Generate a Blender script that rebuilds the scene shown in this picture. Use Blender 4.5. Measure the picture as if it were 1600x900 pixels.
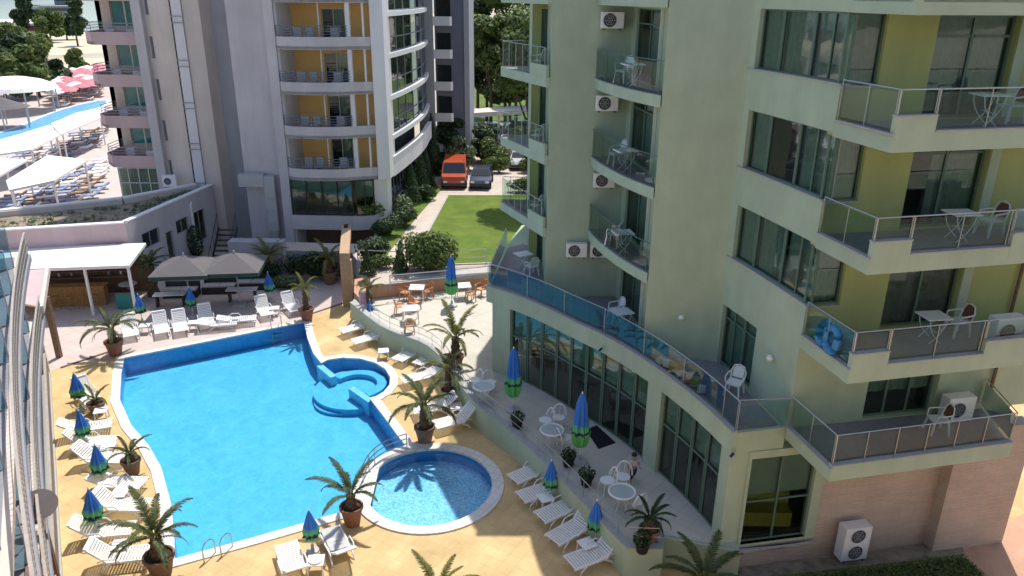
import bpy, math, random
from mathutils import Vector, Matrix
random.seed(7)
R = math.radians
PI = math.pi
scn = bpy.context.scene
for o in list(bpy.data.objects):
    bpy.data.objects.remove(o)

# ---------------- camera ----------------
cam_d = bpy.data.cameras.new('camera')
cam = bpy.data.objects.new('camera', cam_d)
scn.collection.objects.link(cam)
scn.camera = cam
cam_d.sensor_width = 36.0
cam_d.lens = 27.0
cam_d.clip_start = 0.1
cam_d.clip_end = 9000
cam.location = (0, 0, 15.5)
cam.matrix_world = (Matrix.Translation((0, 0, 15.5)) @ Matrix.Rotation(R(90 - 21), 4, 'X') @ Matrix.Rotation(R(0.5), 4, 'Z'))

# ---------------- sky, sun, exposure ----------------
w = bpy.data.worlds.new('World')
scn.world = w
w.use_nodes = True
nt = w.node_tree
sky = nt.nodes.new('ShaderNodeTexSky')
sky.sky_type = 'NISHITA'
sky.sun_disc = False
sky.sun_elevation = R(63)
sky.sun_rotation = R(15.5)
sky.air_density = 1.0
sky.dust_density = 1.5
nt.links.new(sky.outputs[0], nt.nodes['Background'].inputs[0])
nt.nodes['Background'].inputs[1].default_value = 0.15
sl = bpy.data.lights.new('sun', 'SUN')
sl.energy = 4.0
sl.angle = R(0.5)
sl.color = (1.0, 0.955, 0.88)
so = bpy.data.objects.new('sun', sl)
scn.collection.objects.link(so)
so.rotation_euler = (R(-27), 0, R(-15.5))
scn.view_settings.view_transform = 'Standard'
scn.view_settings.look = 'None'
scn.view_settings.exposure = 0.32
scn.view_settings.gamma = 1.0
scn.render.engine = 'CYCLES'
scn.cycles.max_bounces = 8
scn.cycles.transparent_max_bounces = 16
scn.cycles.caustics_reflective = False
scn.cycles.caustics_refractive = False

COL = scn.collection

# ---------------- materials ----------------
def mat(name, col, rough=0.8, var=0.12, scale=3.0, bump=0.0, bscale=None, spec=0.4, metal=0.0, col2=None, detail=5, wear=0.0):
    m = bpy.data.materials.new(name)
    m.use_nodes = True
    n = m.node_tree.nodes
    l = m.node_tree.links
    b = n['Principled BSDF']
    b.inputs['Roughness'].default_value = rough
    b.inputs['Metallic'].default_value = metal
    b.inputs['Specular IOR Level'].default_value = spec
    tc = n.new('ShaderNodeTexCoord')
    nz = n.new('ShaderNodeTexNoise')
    nz.inputs['Scale'].default_value = scale
    nz.inputs['Detail'].default_value = detail
    l.new(tc.outputs['Object'], nz.inputs['Vector'])
    cr = n.new('ShaderNodeValToRGB')
    cr.color_ramp.elements[0].position = 0.3
    cr.color_ramp.elements[1].position = 0.7
    c = Vector(col)
    if col2 is None:
        a = c * (1 - var)
        d = c * (1 + var)
    else:
        a, d = c, Vector(col2)
    cr.color_ramp.elements[0].color = (*[max(0, v) for v in a], 1)
    cr.color_ramp.elements[1].color = (*[min(0.95, v) for v in d], 1)
    l.new(nz.outputs['Fac'], cr.inputs['Fac'])
    out = cr.outputs['Color']
    if wear > 0:
        n2 = n.new('ShaderNodeTexNoise')
        n2.inputs['Scale'].default_value = 0.35
        n2.inputs['Detail'].default_value = 8
        n2.inputs['Roughness'].default_value = 0.65
        mp = n.new('ShaderNodeMapping')
        mp.inputs['Scale'].default_value = (2.2, 2.2, 0.4)
        l.new(tc.outputs['Object'], mp.inputs['Vector'])
        l.new(mp.outputs['Vector'], n2.inputs['Vector'])
        r2 = n.new('ShaderNodeValToRGB')
        r2.color_ramp.elements[0].position = 0.42
        r2.color_ramp.elements[1].position = 0.62
        r2.color_ramp.elements[0].color = (1 - wear, 1 - wear, 1 - wear, 1)
        r2.color_ramp.elements[1].color = (1, 1, 1, 1)
        l.new(n2.outputs['Fac'], r2.inputs['Fac'])
        mx = n.new('ShaderNodeMix')
        mx.data_type = 'RGBA'
        mx.blend_type = 'MULTIPLY'
        mx.inputs['Factor'].default_value = 1
        l.new(out, mx.inputs['A'])
        l.new(r2.outputs['Color'], mx.inputs['B'])
        out = mx.outputs['Result']
    l.new(out, b.inputs['Base Color'])
    if bump > 0:
        nb = n.new('ShaderNodeTexNoise')
        nb.inputs['Scale'].default_value = bscale or scale * 8
        nb.inputs['Detail'].default_value = 6
        l.new(tc.outputs['Object'], nb.inputs['Vector'])
        bp = n.new('ShaderNodeBump')
        bp.inputs['Strength'].default_value = bump
        bp.inputs['Distance'].default_value = 0.02
        l.new(nb.outputs['Fac'], bp.inputs['Height'])
        l.new(bp.outputs['Normal'], b.inputs['Normal'])
    return m

def brickmat(name, c1, c2, cm, bw, bh, rough=0.85, scale=1.0, mortar=0.012, axis='XZ', rot=0, offset=0.5, var=0.25, wear=0.15, bump=0.3):
    m = bpy.data.materials.new(name)
    m.use_nodes = True
    n = m.node_tree.nodes
    l = m.node_tree.links
    b = n['Principled BSDF']
    b.inputs['Roughness'].default_value = rough
    b.inputs['Specular IOR Level'].default_value = 0.3
    tc = n.new('ShaderNodeTexCoord')
    mp = n.new('ShaderNodeMapping')
    if axis == 'XZ':
        mp.inputs['Rotation'].default_value = (R(-90), 0, 0)
    else:
        mp.inputs['Rotation'].default_value = (0, 0, rot)
    br = n.new('ShaderNodeTexBrick')
    br.offset = offset
    br.inputs['Color1'].default_value = (*c1, 1)
    br.inputs['Color2'].default_value = (*c2, 1)
    br.inputs['Mortar'].default_value = (*cm, 1)
    br.inputs['Scale'].default_value = scale
    br.inputs['Mortar Size'].default_value = mortar
    br.inputs['Brick Width'].default_value = bw
    br.inputs['Row Height'].default_value = bh
    br.inputs['Bias'].default_value = 0.0
    l.new(tc.outputs['Object'], mp.inputs['Vector'])
    l.new(mp.outputs['Vector'], br.inputs['Vector'])
    nz = n.new('ShaderNodeTexNoise')
    nz.inputs['Scale'].default_value = 0.8
    nz.inputs['Detail'].default_value = 8
    nz.inputs['Roughness'].default_value = 0.65
    l.new(tc.outputs['Object'], nz.inputs['Vector'])
    r2 = n.new('ShaderNodeValToRGB')
    r2.color_ramp.elements[0].position = 0.35
    r2.color_ramp.elements[1].position = 0.65
    r2.color_ramp.elements[0].color = (1 - wear, 1 - wear, 1 - wear * 1.1, 1)
    r2.color_ramp.elements[1].color = (1, 1, 1, 1)
    l.new(nz.outputs['Fac'], r2.inputs['Fac'])
    mx = n.new('ShaderNodeMix')
    mx.data_type = 'RGBA'
    mx.blend_type = 'MULTIPLY'
    mx.inputs['Factor'].default_value = 1
    l.new(br.outputs['Color'], mx.inputs['A'])
    l.new(r2.outputs['Color'], mx.inputs['B'])
    l.new(mx.outputs['Result'], b.inputs['Base Color'])
    bp = n.new('ShaderNodeBump')
    bp.inputs['Strength'].default_value = bump
    bp.inputs['Distance'].default_value = 0.01
    bp.invert = True
    l.new(br.outputs['Fac'], bp.inputs['Height'])
    l.new(bp.outputs['Normal'], b.inputs['Normal'])
    return m

def glassmat(name, tint, refl=0.1, rough=0.03, trans=1.0, bump=0.0):
    """window glass: tinted see-through mixed with a mirror coat by angle"""
    m = bpy.data.materials.new(name)
    m.use_nodes = True
    n = m.node_tree.nodes
    l = m.node_tree.links
    n.remove(n['Principled BSDF'])
    tr = n.new('ShaderNodeBsdfTransparent')
    tr.inputs[0].default_value = (*tint, 1)
    gl = n.new('ShaderNodeBsdfGlossy')
    gl.inputs['Roughness'].default_value = rough
    gl.inputs['Color'].default_value = (0.95, 1, 0.98, 1)
    fr = n.new('ShaderNodeFresnel')
    fr.inputs['IOR'].default_value = 1.5
    ad = n.new('ShaderNodeMath')
    ad.operation = 'ADD'
    ad.use_clamp = True
    ad.inputs[1].default_value = refl
    l.new(fr.outputs[0], ad.inputs[0])
    mx = n.new('ShaderNodeMixShader')
    l.new(ad.outputs[0], mx.inputs[0])
    l.new(tr.outputs[0], mx.inputs[1])
    l.new(gl.outputs[0], mx.inputs[2])
    l.new(mx.outputs[0], n['Material Output'].inputs['Surface'])
    if bump > 0:
        tc = n.new('ShaderNodeTexCoord')
        nb = n.new('ShaderNodeTexNoise')
        nb.inputs['Scale'].default_value = 0.7
        nb.inputs['Detail'].default_value = 2
        l.new(tc.outputs['Object'], nb.inputs['Vector'])
        bp = n.new('ShaderNodeBump')
        bp.inputs['Strength'].default_value = bump
        bp.inputs['Distance'].default_value = 0.03
        l.new(nb.outputs['Fac'], bp.inputs['Height'])
        l.new(bp.outputs['Normal'], gl.inputs['Normal'])
    return m

def watermat(name, tint, wave=0.25, scale=2.2):
    m = bpy.data.materials.new(name)
    m.use_nodes = True
    n = m.node_tree.nodes
    l = m.node_tree.links
    n.remove(n['Principled BSDF'])
    tr = n.new('ShaderNodeBsdfTransparent')
    tr.inputs[0].default_value = (*tint, 1)
    gl = n.new('ShaderNodeBsdfGlossy')
    gl.inputs['Roughness'].default_value = 0.04
    fr = n.new('ShaderNodeFresnel')
    fr.inputs['IOR'].default_value = 1.33
    mx = n.new('ShaderNodeMixShader')
    tc = n.new('ShaderNodeTexCoord')
    nb = n.new('ShaderNodeTexNoise')
    nb.inputs['Scale'].default_value = scale
    nb.inputs['Detail'].default_value = 4
    nb.inputs['Distortion'].default_value = 0.6
    l.new(tc.outputs['Object'], nb.inputs['Vector'])
    bp = n.new('ShaderNodeBump')
    bp.inputs['Strength'].default_value = wave
    bp.inputs['Distance'].default_value = 0.08
    l.new(nb.outputs['Fac'], bp.inputs['Height'])
    l.new(bp.outputs['Normal'], gl.inputs['Normal'])
    l.new(bp.outputs['Normal'], fr.inputs['Normal'])
    l.new(fr.outputs[0], mx.inputs[0])
    l.new(tr.outputs[0], mx.inputs[1])
    l.new(gl.outputs[0], mx.inputs[2])
    l.new(mx.outputs[0], n['Material Output'].inputs['Surface'])
    return m

def pooltile(name, c1, c2, speck=0.0, size=0.05):
    """mosaic tiles: small cells with slight colour differences plus soft blotches"""
    m = bpy.data.materials.new(name)
    m.use_nodes = True
    n = m.node_tree.nodes
    l = m.node_tree.links
    b = n['Principled BSDF']
    b.inputs['Roughness'].default_value = 0.4
    tc = n.new('ShaderNodeTexCoord')
    vo = n.new('ShaderNodeTexVoronoi')
    vo.distance = 'CHEBYCHEV'
    vo.inputs['Scale'].default_value = 1 / size
    vo.inputs['Randomness'].default_value = 0.25
    l.new(tc.outputs['Object'], vo.inputs['Vector'])
    nz = n.new('ShaderNodeTexNoise')
    nz.inputs['Scale'].default_value = 1.1
    nz.inputs['Detail'].default_value = 6
    nz.inputs['Distortion'].default_value = 1.2
    l.new(tc.outputs['Object'], nz.inputs['Vector'])
    cr = n.new('ShaderNodeValToRGB')
    cr.color_ramp.elements[0].position = 0.35
    cr.color_ramp.elements[1].position = 0.68
    cr.color_ramp.elements[0].color = (*c1, 1)
    cr.color_ramp.elements[1].color = (*c2, 1)
    l.new(nz.outputs['Fac'], cr.inputs['Fac'])
    sp = n.new('ShaderNodeSeparateColor')
    l.new(vo.outputs['Color'], sp.inputs[0])
    mr = n.new('ShaderNodeMapRange')
    mr.inputs['To Min'].default_value = 1 - speck
    mr.inputs['To Max'].default_value = 1 + speck
    l.new(sp.outputs[0], mr.inputs['Value'])
    mx = n.new('ShaderNodeVectorMath')
    mx.operation = 'MULTIPLY'
    l.new(cr.outputs['Color'], mx.inputs[0])
    l.new(mr.outputs[0], mx.inputs[1])
    l.new(mx.outputs[0], b.inputs['Base Color'])
    return m

def leafmat(name, c1, c2, trans=0.25):
    m = bpy.data.materials.new(name)
    m.use_nodes = True
    n = m.node_tree.nodes
    l = m.node_tree.links
    b = n['Principled BSDF']
    b.inputs['Roughness'].default_value = 0.55
    b.inputs['Specular IOR Level'].default_value = 0.3
    ge = n.new('ShaderNodeNewGeometry')
    cr = n.new('ShaderNodeValToRGB')
    cr.color_ramp.elements[0].color = (*c1, 1)
    cr.color_ramp.elements[1].color = (*c2, 1)
    l.new(ge.outputs['Random Per Island'], cr.inputs['Fac'])
    l.new(cr.outputs['Color'], b.inputs['Base Color'])
    tl = n.new('ShaderNodeBsdfTranslucent')
    l.new(cr.outputs['Color'], tl.inputs['Color'])
    mx = n.new('ShaderNodeMixShader')
    mx.inputs[0].default_value = trans
    l.new(b.outputs[0], mx.inputs[1])
    l.new(tl.outputs[0], mx.inputs[2])
    l.new(mx.outputs[0], n['Material Output'].inputs['Surface'])
    return m

def parasolmat(name, z_split, dark=True):
    """blue top, green hem, dark printed blotches where the two meet (object space z)"""
    m = bpy.data.materials.new(name)
    m.use_nodes = True
    n = m.node_tree.nodes
    l = m.node_tree.links
    b = n['Principled BSDF']
    b.inputs['Roughness'].default_value = 0.7
    tc = n.new('ShaderNodeTexCoord')
    sx = n.new('ShaderNodeSeparateXYZ')
    l.new(tc.outputs['Object'], sx.inputs[0])
    nz = n.new('ShaderNodeTexNoise')
    nz.inputs['Scale'].default_value = 9
    l.new(tc.outputs['Object'], nz.inputs['Vector'])
    ma = n.new('ShaderNodeMath')
    ma.operation = 'MULTIPLY_ADD'
    ma.inputs[1].default_value = 0.22
    l.new(nz.outputs['Fac'], ma.inputs[0])
    l.new(sx.outputs['Z'], ma.inputs[2])
    cr = n.new('ShaderNodeValToRGB')
    e = cr.color_ramp.elements
    mr = n.new('ShaderNodeMapRange')
    mr.inputs['From Min'].default_value = 0
    mr.inputs['From Max'].default_value = 3.2
    l.new(ma.outputs[0], mr.inputs['Value'])
    l.new(mr.outputs[0], cr.inputs['Fac'])
    k = (z_split + 0.11) / 3.2
    e[0].position = 0
    e[0].color = (0.10, 0.42, 0.12, 1)
    e[1].position = 1
    e[1].color = (0.04, 0.19, 0.62, 1)
    for p, c in ((k - 0.075, (0.10, 0.42, 0.12)), (k - 0.07, (0.012, 0.02, 0.07)), (k - 0.045, (0.012, 0.02, 0.07)), (k - 0.04, (0.12, 0.45, 0.16)), (k + 0.01, (0.1, 0.42, 0.25)), (k + 0.05, (0.03, 0.17, 0.6))):
        q = e.new(max(0.001, p))
        q.color = (*c, 1)
    l.new(cr.outputs['Color'], b.inputs['Base Color'])
    return m

M = {}
M['green'] = mat('green_render', (0.44, 0.525, 0.39), 0.9, 0.05, 1.6, 0.3, 60, wear=0.09)
M['lime'] = mat('lime_render', (0.42, 0.46, 0.19), 0.9, 0.05, 1.2, 0.2, 60, wear=0.08)
M['trim'] = mat('stone_cap', (0.40, 0.40, 0.39), 0.7, 0.08, 6)
M['frame'] = mat('window_frame', (0.10, 0.17, 0.13), 0.45, 0.05, 4, spec=0.5)
M['framelight'] = mat('light_frame', (0.62, 0.66, 0.6), 0.45, 0.05, 4, spec=0.5)
M['glass'] = glassmat('window_glass', (0.50, 0.65, 0.59), 0.04, bump=0.25)
M['railglass'] = glassmat('rail_glass', (0.70, 0.86, 0.79), -0.012)
M['blueglass'] = glassmat('blue_rail_glass', (0.34, 0.52, 0.60), 0.0)
M['curtain'] = mat('curtain_cloth', (0.48, 0.54, 0.50), 0.95, 0.10, 6)
M['curtainpink'] = mat('curtain_pink', (0.55, 0.42, 0.38), 0.95, 0.10, 6)
M['blind'] = mat('roller_blind', (0.46, 0.58, 0.50), 0.9, 0.04, 2)
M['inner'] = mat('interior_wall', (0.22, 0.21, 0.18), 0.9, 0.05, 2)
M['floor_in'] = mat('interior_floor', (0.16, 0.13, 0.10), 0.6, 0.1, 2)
M['steel'] = mat('stainless_steel', (0.48, 0.49, 0.48), 0.38, 0.05, 5, metal=1.0)
M['darkmetal'] = mat('dark_metal', (0.05, 0.05, 0.05), 0.5, 0.1, 5, metal=0.5)
M['balcfloor'] = mat('balcony_tile', (0.27, 0.27, 0.30), 0.6, 0.08, 5, wear=0.1)
M['brick'] = brickmat('thin_stone_brick', (0.62, 0.49, 0.40), (0.54, 0.44, 0.365), (0.45, 0.38, 0.32), 0.5, 0.08, mortar=0.008, bump=0.6)
M['white'] = mat('white_plastic', (0.80, 0.80, 0.80), 0.4, 0.03, 5, spec=0.5)
M['whitewall'] = mat('white_wall', (0.74, 0.71, 0.73), 0.9, 0.04, 0.6, 0.15, 40, wear=0.08)
M['purple'] = mat('lilac_render', (0.58, 0.535, 0.55), 0.9, 0.05, 0.8, 0.2, 40, wear=0.12)
M['beige'] = mat('beige_render', (0.68, 0.59, 0.53), 0.9, 0.05, 0.8, 0.2, 40, wear=0.12)
M['pink'] = mat('pink_render', (0.58, 0.43, 0.43), 0.9, 0.05, 0.8, 0.2, 40, wear=0.10)
M['graywall'] = mat('gray_render', (0.38, 0.38, 0.41), 0.9, 0.05, 0.8, 0.2, 40, wear=0.1)
M['darkwall'] = mat('slate_render', (0.20, 0.205, 0.27), 0.9, 0.05, 0.8, wear=0.1)
M['orange'] = mat('orange_wall', (0.88, 0.55, 0.20), 0.9, 0.05, 1)
M['deck'] = brickmat('ochre_paving', (0.69, 0.50, 0.255), (0.63, 0.45, 0.225), (0.55, 0.39, 0.19), 0.42, 0.42, axis='XY', rot=R(31), offset=0.0, mortar=0.008, wear=0.26, bump=0.15)
M['pinktile'] = brickmat('pinkish_paving', (0.60, 0.50, 0.46), (0.56, 0.47, 0.43), (0.45, 0.37, 0.34), 0.5, 0.5, axis='XY', rot=R(31), offset=0.0, mortar=0.010, wear=0.12, bump=0.12)
M['terrace'] = brickmat('terrace_paving', (0.60, 0.56, 0.48), (0.55, 0.52, 0.45), (0.44, 0.41, 0.36), 0.6, 0.6, axis='XY', rot=R(-50), offset=0.0, mortar=0.008, wear=0.10, bump=0.1)
M['path'] = brickmat('path_paving', (0.62, 0.52, 0.44), (0.55, 0.47, 0.40), (0.40, 0.34, 0.30), 0.4, 0.2, axis='XY', mortar=0.012, wear=0.14, bump=0.15)
M['coping'] = brickmat('pool_coping', (0.72, 0.70, 0.68), (0.68, 0.66, 0.64), (0.5, 0.47, 0.44), 0.33, 0.33, axis='XY', rot=R(31), offset=0.0, mortar=0.01, wear=0.12, bump=0.15)
M['pooltile'] = pooltile('pool_tiles', (0.075, 0.46, 0.74), (0.115, 0.53, 0.79), 0.07, 0.14)
M['poolwall'] = pooltile('pool_wall_tiles', (0.07, 0.37, 0.70), (0.10, 0.43, 0.75), 0.08, 0.14)
M['kidtile'] = pooltile('shallow_pool_tiles', (0.22, 0.58, 0.82), (0.34, 0.68, 0.88), 0.36, 0.048)
M['steptile'] = pooltile('step_tiles', (0.22, 0.60, 0.84), (0.30, 0.68, 0.88), 0.08, 0.1)
M['water'] = watermat('pool_water', (0.80, 0.94, 0.99), 0.3, 2.5)
M['lawn'] = mat('lawn_grass', (0.085, 0.15, 0.012), 0.95, 0.2, 0.8, 0.9, 40, col2=(0.15, 0.205, 0.022), detail=12, wear=0.2)
M['ground'] = mat('dry_ground', (0.36, 0.31, 0.24), 0.95, 0.2, 0.05, 0.3, 4, col2=(0.46, 0.41, 0.33))
M['sand'] = mat('beach_sand', (0.60, 0.50, 0.36), 0.95, 0.1, 0.1)
M['asphalt'] = mat('asphalt', (0.11, 0.11, 0.11), 0.9, 0.12, 2, 0.3, 60)
M['sea'] = mat('sea_water', (0.10, 0.24, 0.30), 0.12, 0.15, 0.02, 0.4, 0.3, spec=0.6)
M['hill'] = mat('far_hill', (0.13, 0.13, 0.12), 0.95, 0.3, 0.01)
M['terracotta'] = mat('terracotta', (0.28, 0.115, 0.075), 0.75, 0.15, 8, 0.3, 40)
M['soil'] = mat('soil', (0.05, 0.035, 0.025), 0.95, 0.3, 20, 0.8, 60)
M['bark'] = mat('palm_bark', (0.13, 0.085, 0.055), 0.95, 0.35, 22, 1.0, 40)
M['wood'] = mat('tree_bark', (0.12, 0.09, 0.07), 0.95, 0.3, 8, 0.8, 30)
M['frond'] = leafmat('palm_frond', (0.05, 0.075, 0.03), (0.15, 0.175, 0.07), 0.2)
M['frondyellow'] = leafmat('palm_frond_yellow', (0.10, 0.12, 0.03), (0.26, 0.25, 0.08), 0.25)
M['leaf'] = leafmat('leaf_mid', (0.04, 0.08, 0.02), (0.20, 0.26, 0.07), 0.35)
M['leafdark'] = leafmat('leaf_dark', (0.018, 0.042, 0.015), (0.07, 0.115, 0.04), 0.25)
M['leaflight'] = leafmat('leaf_light', (0.07, 0.12, 0.025), (0.20, 0.27, 0.06), 0.3)
M['leafgrey'] = leafmat('leaf_grey', (0.08, 0.12, 0.05), (0.25, 0.30, 0.16), 0.3)
M['canvas'] = mat('white_canvas', (0.80, 0.79, 0.78), 0.85, 0.03, 2)
M['greycanvas'] = mat('grey_canvas', (0.13, 0.12, 0.125), 0.9, 0.05, 2)
M['darkgreen'] = mat('dark_green_awning', (0.02, 0.06, 0.045), 0.8, 0.1, 3)
M['redcanvas'] = mat('pink_canvas', (0.62, 0.20, 0.24), 0.85, 0.1, 1)
M['bluecloth'] = mat('blue_sunbed_cloth', (0.25, 0.32, 0.48), 0.9, 0.1, 3)
M['thatch'] = mat('reed_matting', (0.34, 0.19, 0.07), 0.95, 0.35, 14, 0.8, 30)
M['orangechair'] = mat('orange_rattan', (0.55, 0.26, 0.13), 0.6, 0.15, 20)
M['brown'] = mat('brown_wood', (0.20, 0.12, 0.08), 0.7, 0.2, 8)
M['planter'] = mat('salmon_planter', (0.55, 0.33, 0.22), 0.9, 0.08, 1.5, 0.2, 30, wear=0.12)
M['pillar'] = brickmat('tan_cladding', (0.50, 0.34, 0.22), (0.46, 0.31, 0.2), (0.36, 0.25, 0.17), 0.5, 0.3, axis='XZ', mortar=0.012, wear=0.15)
M['redcar'] = mat('red_car_paint', (0.42, 0.07, 0.025), 0.25, 0.03, 2, spec=0.6)
M['bluecar'] = mat('dark_blue_car_paint', (0.035, 0.04, 0.07), 0.2, 0.03, 2, spec=0.7)
M['silvercar'] = mat('silver_car_paint', (0.5, 0.5, 0.5), 0.25, 0.03, 2, spec=0.7, metal=0.3)
M['carglass'] = mat('car_glass', (0.015, 0.018, 0.02), 0.05, 0.03, 2, spec=0.9)
M['rubber'] = mat('rubber', (0.02, 0.02, 0.02), 0.8, 0.1, 5)
M['grey'] = mat('grey_plastic', (0.45, 0.45, 0.46), 0.5, 0.05, 5)
M['fan'] = mat('fan_grille', (0.055, 0.055, 0.06), 0.6, 0.2, 30)
M['gravel'] = mat('gravel_and_weeds', (0.18, 0.15, 0.11), 0.95, 0.4, 3, 0.8, 20, col2=(0.36, 0.30, 0.22), detail=10)
M['parasol_s'] = parasolmat('parasol_cloth_small', 0.95)
M['parasol_l'] = parasolmat('parasol_cloth_large', 1.45)
M['skin'] = mat('skin', (0.42, 0.25, 0.17), 0.6, 0.05, 5)
M['shirt'] = mat('pale_shirt', (0.55, 0.55, 0.60), 0.9, 0.1, 8)
M['denim'] = mat('dark_blue_cloth', (0.05, 0.06, 0.12), 0.9, 0.1, 8)
M['hair'] = mat('dark_hair', (0.03, 0.02, 0.015), 0.7, 0.2, 30)
M['pinktowel'] = mat('pink_towel', (0.62, 0.35, 0.38), 0.95, 0.2, 12)
M['blueinflate'] = mat('blue_swim_ring', (0.05, 0.25, 0.50), 0.4, 0.1, 5)
M['yellow'] = mat('yellow_plastic', (0.65, 0.50, 0.12), 0.6, 0.1, 5)
M['mat'] = mat('black_doormat', (0.012, 0.012, 0.02), 0.95, 0.2, 30)

# ---------------- mesh helpers ----------------
class MB:
    def __init__(s):
        s.v = []
        s.f = []
        s.mi = []
        s.cur = 0
    def add(s, vs, fs):
        k = len(s.v)
        s.v += [tuple(v) for v in vs]
        for f in fs:
            s.f.append(tuple(i + k for i in f))
            s.mi.append(s.cur)
        return s
    def quad(s, a, b, c, d):
        return s.add([a, b, c, d], [(0, 1, 2, 3)])
    def box(s, c, size, rz=0, mtx=None):
        x, y, z = size[0] / 2, size[1] / 2, size[2] / 2
        vs = [Vector((i * x, j * y, k * z)) for k in (-1, 1) for j in (-1, 1) for i in (-1, 1)]
        m = mtx if mtx is not None else Matrix.Rotation(rz, 3, 'Z')
        vs = [m @ v + Vector(c) for v in vs]
        return s.add(vs, [(0, 2, 3, 1), (4, 5, 7, 6), (0, 1, 5, 4), (2, 6, 7, 3), (0, 4, 6, 2), (1, 3, 7, 5)])
    def beam(s, p, q, wdt, h=None):
        """bar of rectangular section between two points"""
        h = h or wdt
        p, q = Vector(p), Vector(q)
        d = (q - p)
        L = d.length
        if L < 1e-6:
            return s
        d.normalize()
        up = Vector((0, 0, 1)) if abs(d.z) < 0.95 else Vector((1, 0, 0))
        sx = d.cross(up).normalized()
        uz = sx.cross(d).normalized()
        m = Matrix((d, sx, uz)).transposed()
        return s.box((p + q) / 2, (L, wdt, h), mtx=m)
    def tube(s, pts, r, n=6, cap=True):
        pts = [Vector(p) for p in pts]
        rs = r if isinstance(r, (list, tuple)) else [r] * len(pts)
        rings = []
        for i, p in enumerate(pts):
            d = (pts[min(i + 1, len(pts) - 1)] - pts[max(i - 1, 0)])
            if d.length < 1e-9:
                d = Vector((0, 0, 1))
            d.normalize()
            up = Vector((0, 0, 1)) if abs(d.z) < 0.9 else Vector((1, 0, 0))
            a = d.cross(up).normalized()
            b = d.cross(a).normalized()
            rings.append([p + (a * math.cos(2 * PI * k / n) + b * math.sin(2 * PI * k / n)) * rs[i] for k in range(n)])
        vs = [v for rg in rings for v in rg]
        fs = []
        for i in range(len(pts) - 1):
            for k in range(n):
                fs.append((i * n + k, i * n + (k + 1) % n, (i + 1) * n + (k + 1) % n, (i + 1) * n + k))
        if cap:
            fs.append(tuple(range(n))[::-1])
            fs.append(tuple((len(pts) - 1) * n + k for k in range(n)))
        return s.add(vs, fs)
    def lathe(s, prof, n=16, c=(0, 0, 0), wob=None):
        vs = []
        for i, (r, z) in enumerate(prof):
            for k in range(n):
                a = 2 * PI * k / n
                rr = r * (wob(k, i) if wob else 1)
                vs.append((c[0] + rr * math.cos(a), c[1] + rr * math.sin(a), c[2] + z))
        fs = []
        for i in range(len(prof) - 1):
            for k in range(n):
                fs.append((i * n + k, i * n + (k + 1) % n, (i + 1) * n + (k + 1) % n, (i + 1) * n + k))
        fs.append(tuple(range(n))[::-1])
        fs.append(tuple((len(prof) - 1) * n + k for k in range(n)))
        return s.add(vs, fs)
    def prism(s, poly, z0, z1):
        """closed solid from a plan polygon (may be concave)"""
        n = len(poly)
        area = sum(poly[i][0] * poly[(i + 1) % n][1] - poly[(i + 1) % n][0] * poly[i][1] for i in range(n))
        if area < 0:
            poly = poly[::-1]
        vs = [(p[0], p[1], z0) for p in poly] + [(p[0], p[1], z1) for p in poly]
        fs = [tuple(range(n))[::-1], tuple(range(n, 2 * n))]
        for i in range(n):
            fs.append((i, (i + 1) % n, n + (i + 1) % n, n + i))
        return s.add(vs, fs)
    def build(s, name, mats, parent=None, loc=None, smooth=False, bevel=0):
        me = bpy.data.meshes.new(name)
        me.from_pydata(s.v, [], s.f)
        if not isinstance(mats, (list, tuple)):
            mats = [mats]
        for m in mats:
            me.materials.append(m)
        me.polygons.foreach_set('material_index', s.mi)
        if smooth:
            me.polygons.foreach_set('use_smooth', [True] * len(s.f))
        me.update()
        o = bpy.data.objects.new(name, me)
        COL.objects.link(o)
        if parent is not None:
            o.parent = parent
            if loc:
                o.location = loc
            elif parent.get('abs'):
                o.matrix_parent_inverse = parent.matrix_basis.inverted()
        elif loc:
            o.location = loc
        if bevel:
            bv = o.modifiers.new('bevel', 'BEVEL')
            bv.width = bevel
            bv.segments = 2
            bv.limit_method = 'ANGLE'
        return o

def tag(o, label=None, cat=None, group=None, kind=None):
    if label: o['label'] = label
    if cat: o['category'] = cat
    if group: o['group'] = group
    if kind: o['kind'] = kind
    return o

def thing(name, label, cat, loc=(0, 0, 0), rz=0, group=None):
    o = bpy.data.objects.new(name, None)
    COL.objects.link(o)
    o.empty_display_size = 0.2
    o.location = loc
    o.rotation_euler = (0, 0, rz)
    return tag(o, label, cat, group)

def athing(name, label, cat, loc=(0, 0, 0), group=None):
    """an Empty at the thing's base whose parts are written in world coordinates"""
    o = thing(name, label, cat, loc, 0, group)
    o['abs'] = 1
    o.matrix_basis = Matrix.Translation(loc)
    return o

def dup(root, loc, rz, label=None, group=None, sc=None):
    r = root.copy()
    COL.objects.link(r)
    r.location = loc
    r.rotation_euler = (0, 0, rz)
    if sc: r.scale = (sc, sc, sc)
    if label: r['label'] = label
    if group: r['group'] = group
    for ch in list(root.children):
        c = ch.copy()
        COL.objects.link(c)
        c.parent = r
        for g2 in list(ch.children):
            d = g2.copy()
            COL.objects.link(d)
            d.parent = c
    return r

def struct(name, mb, m, **k):
    o = mb.build(name, m, **k)
    o['kind'] = 'structure'
    return o

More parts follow.
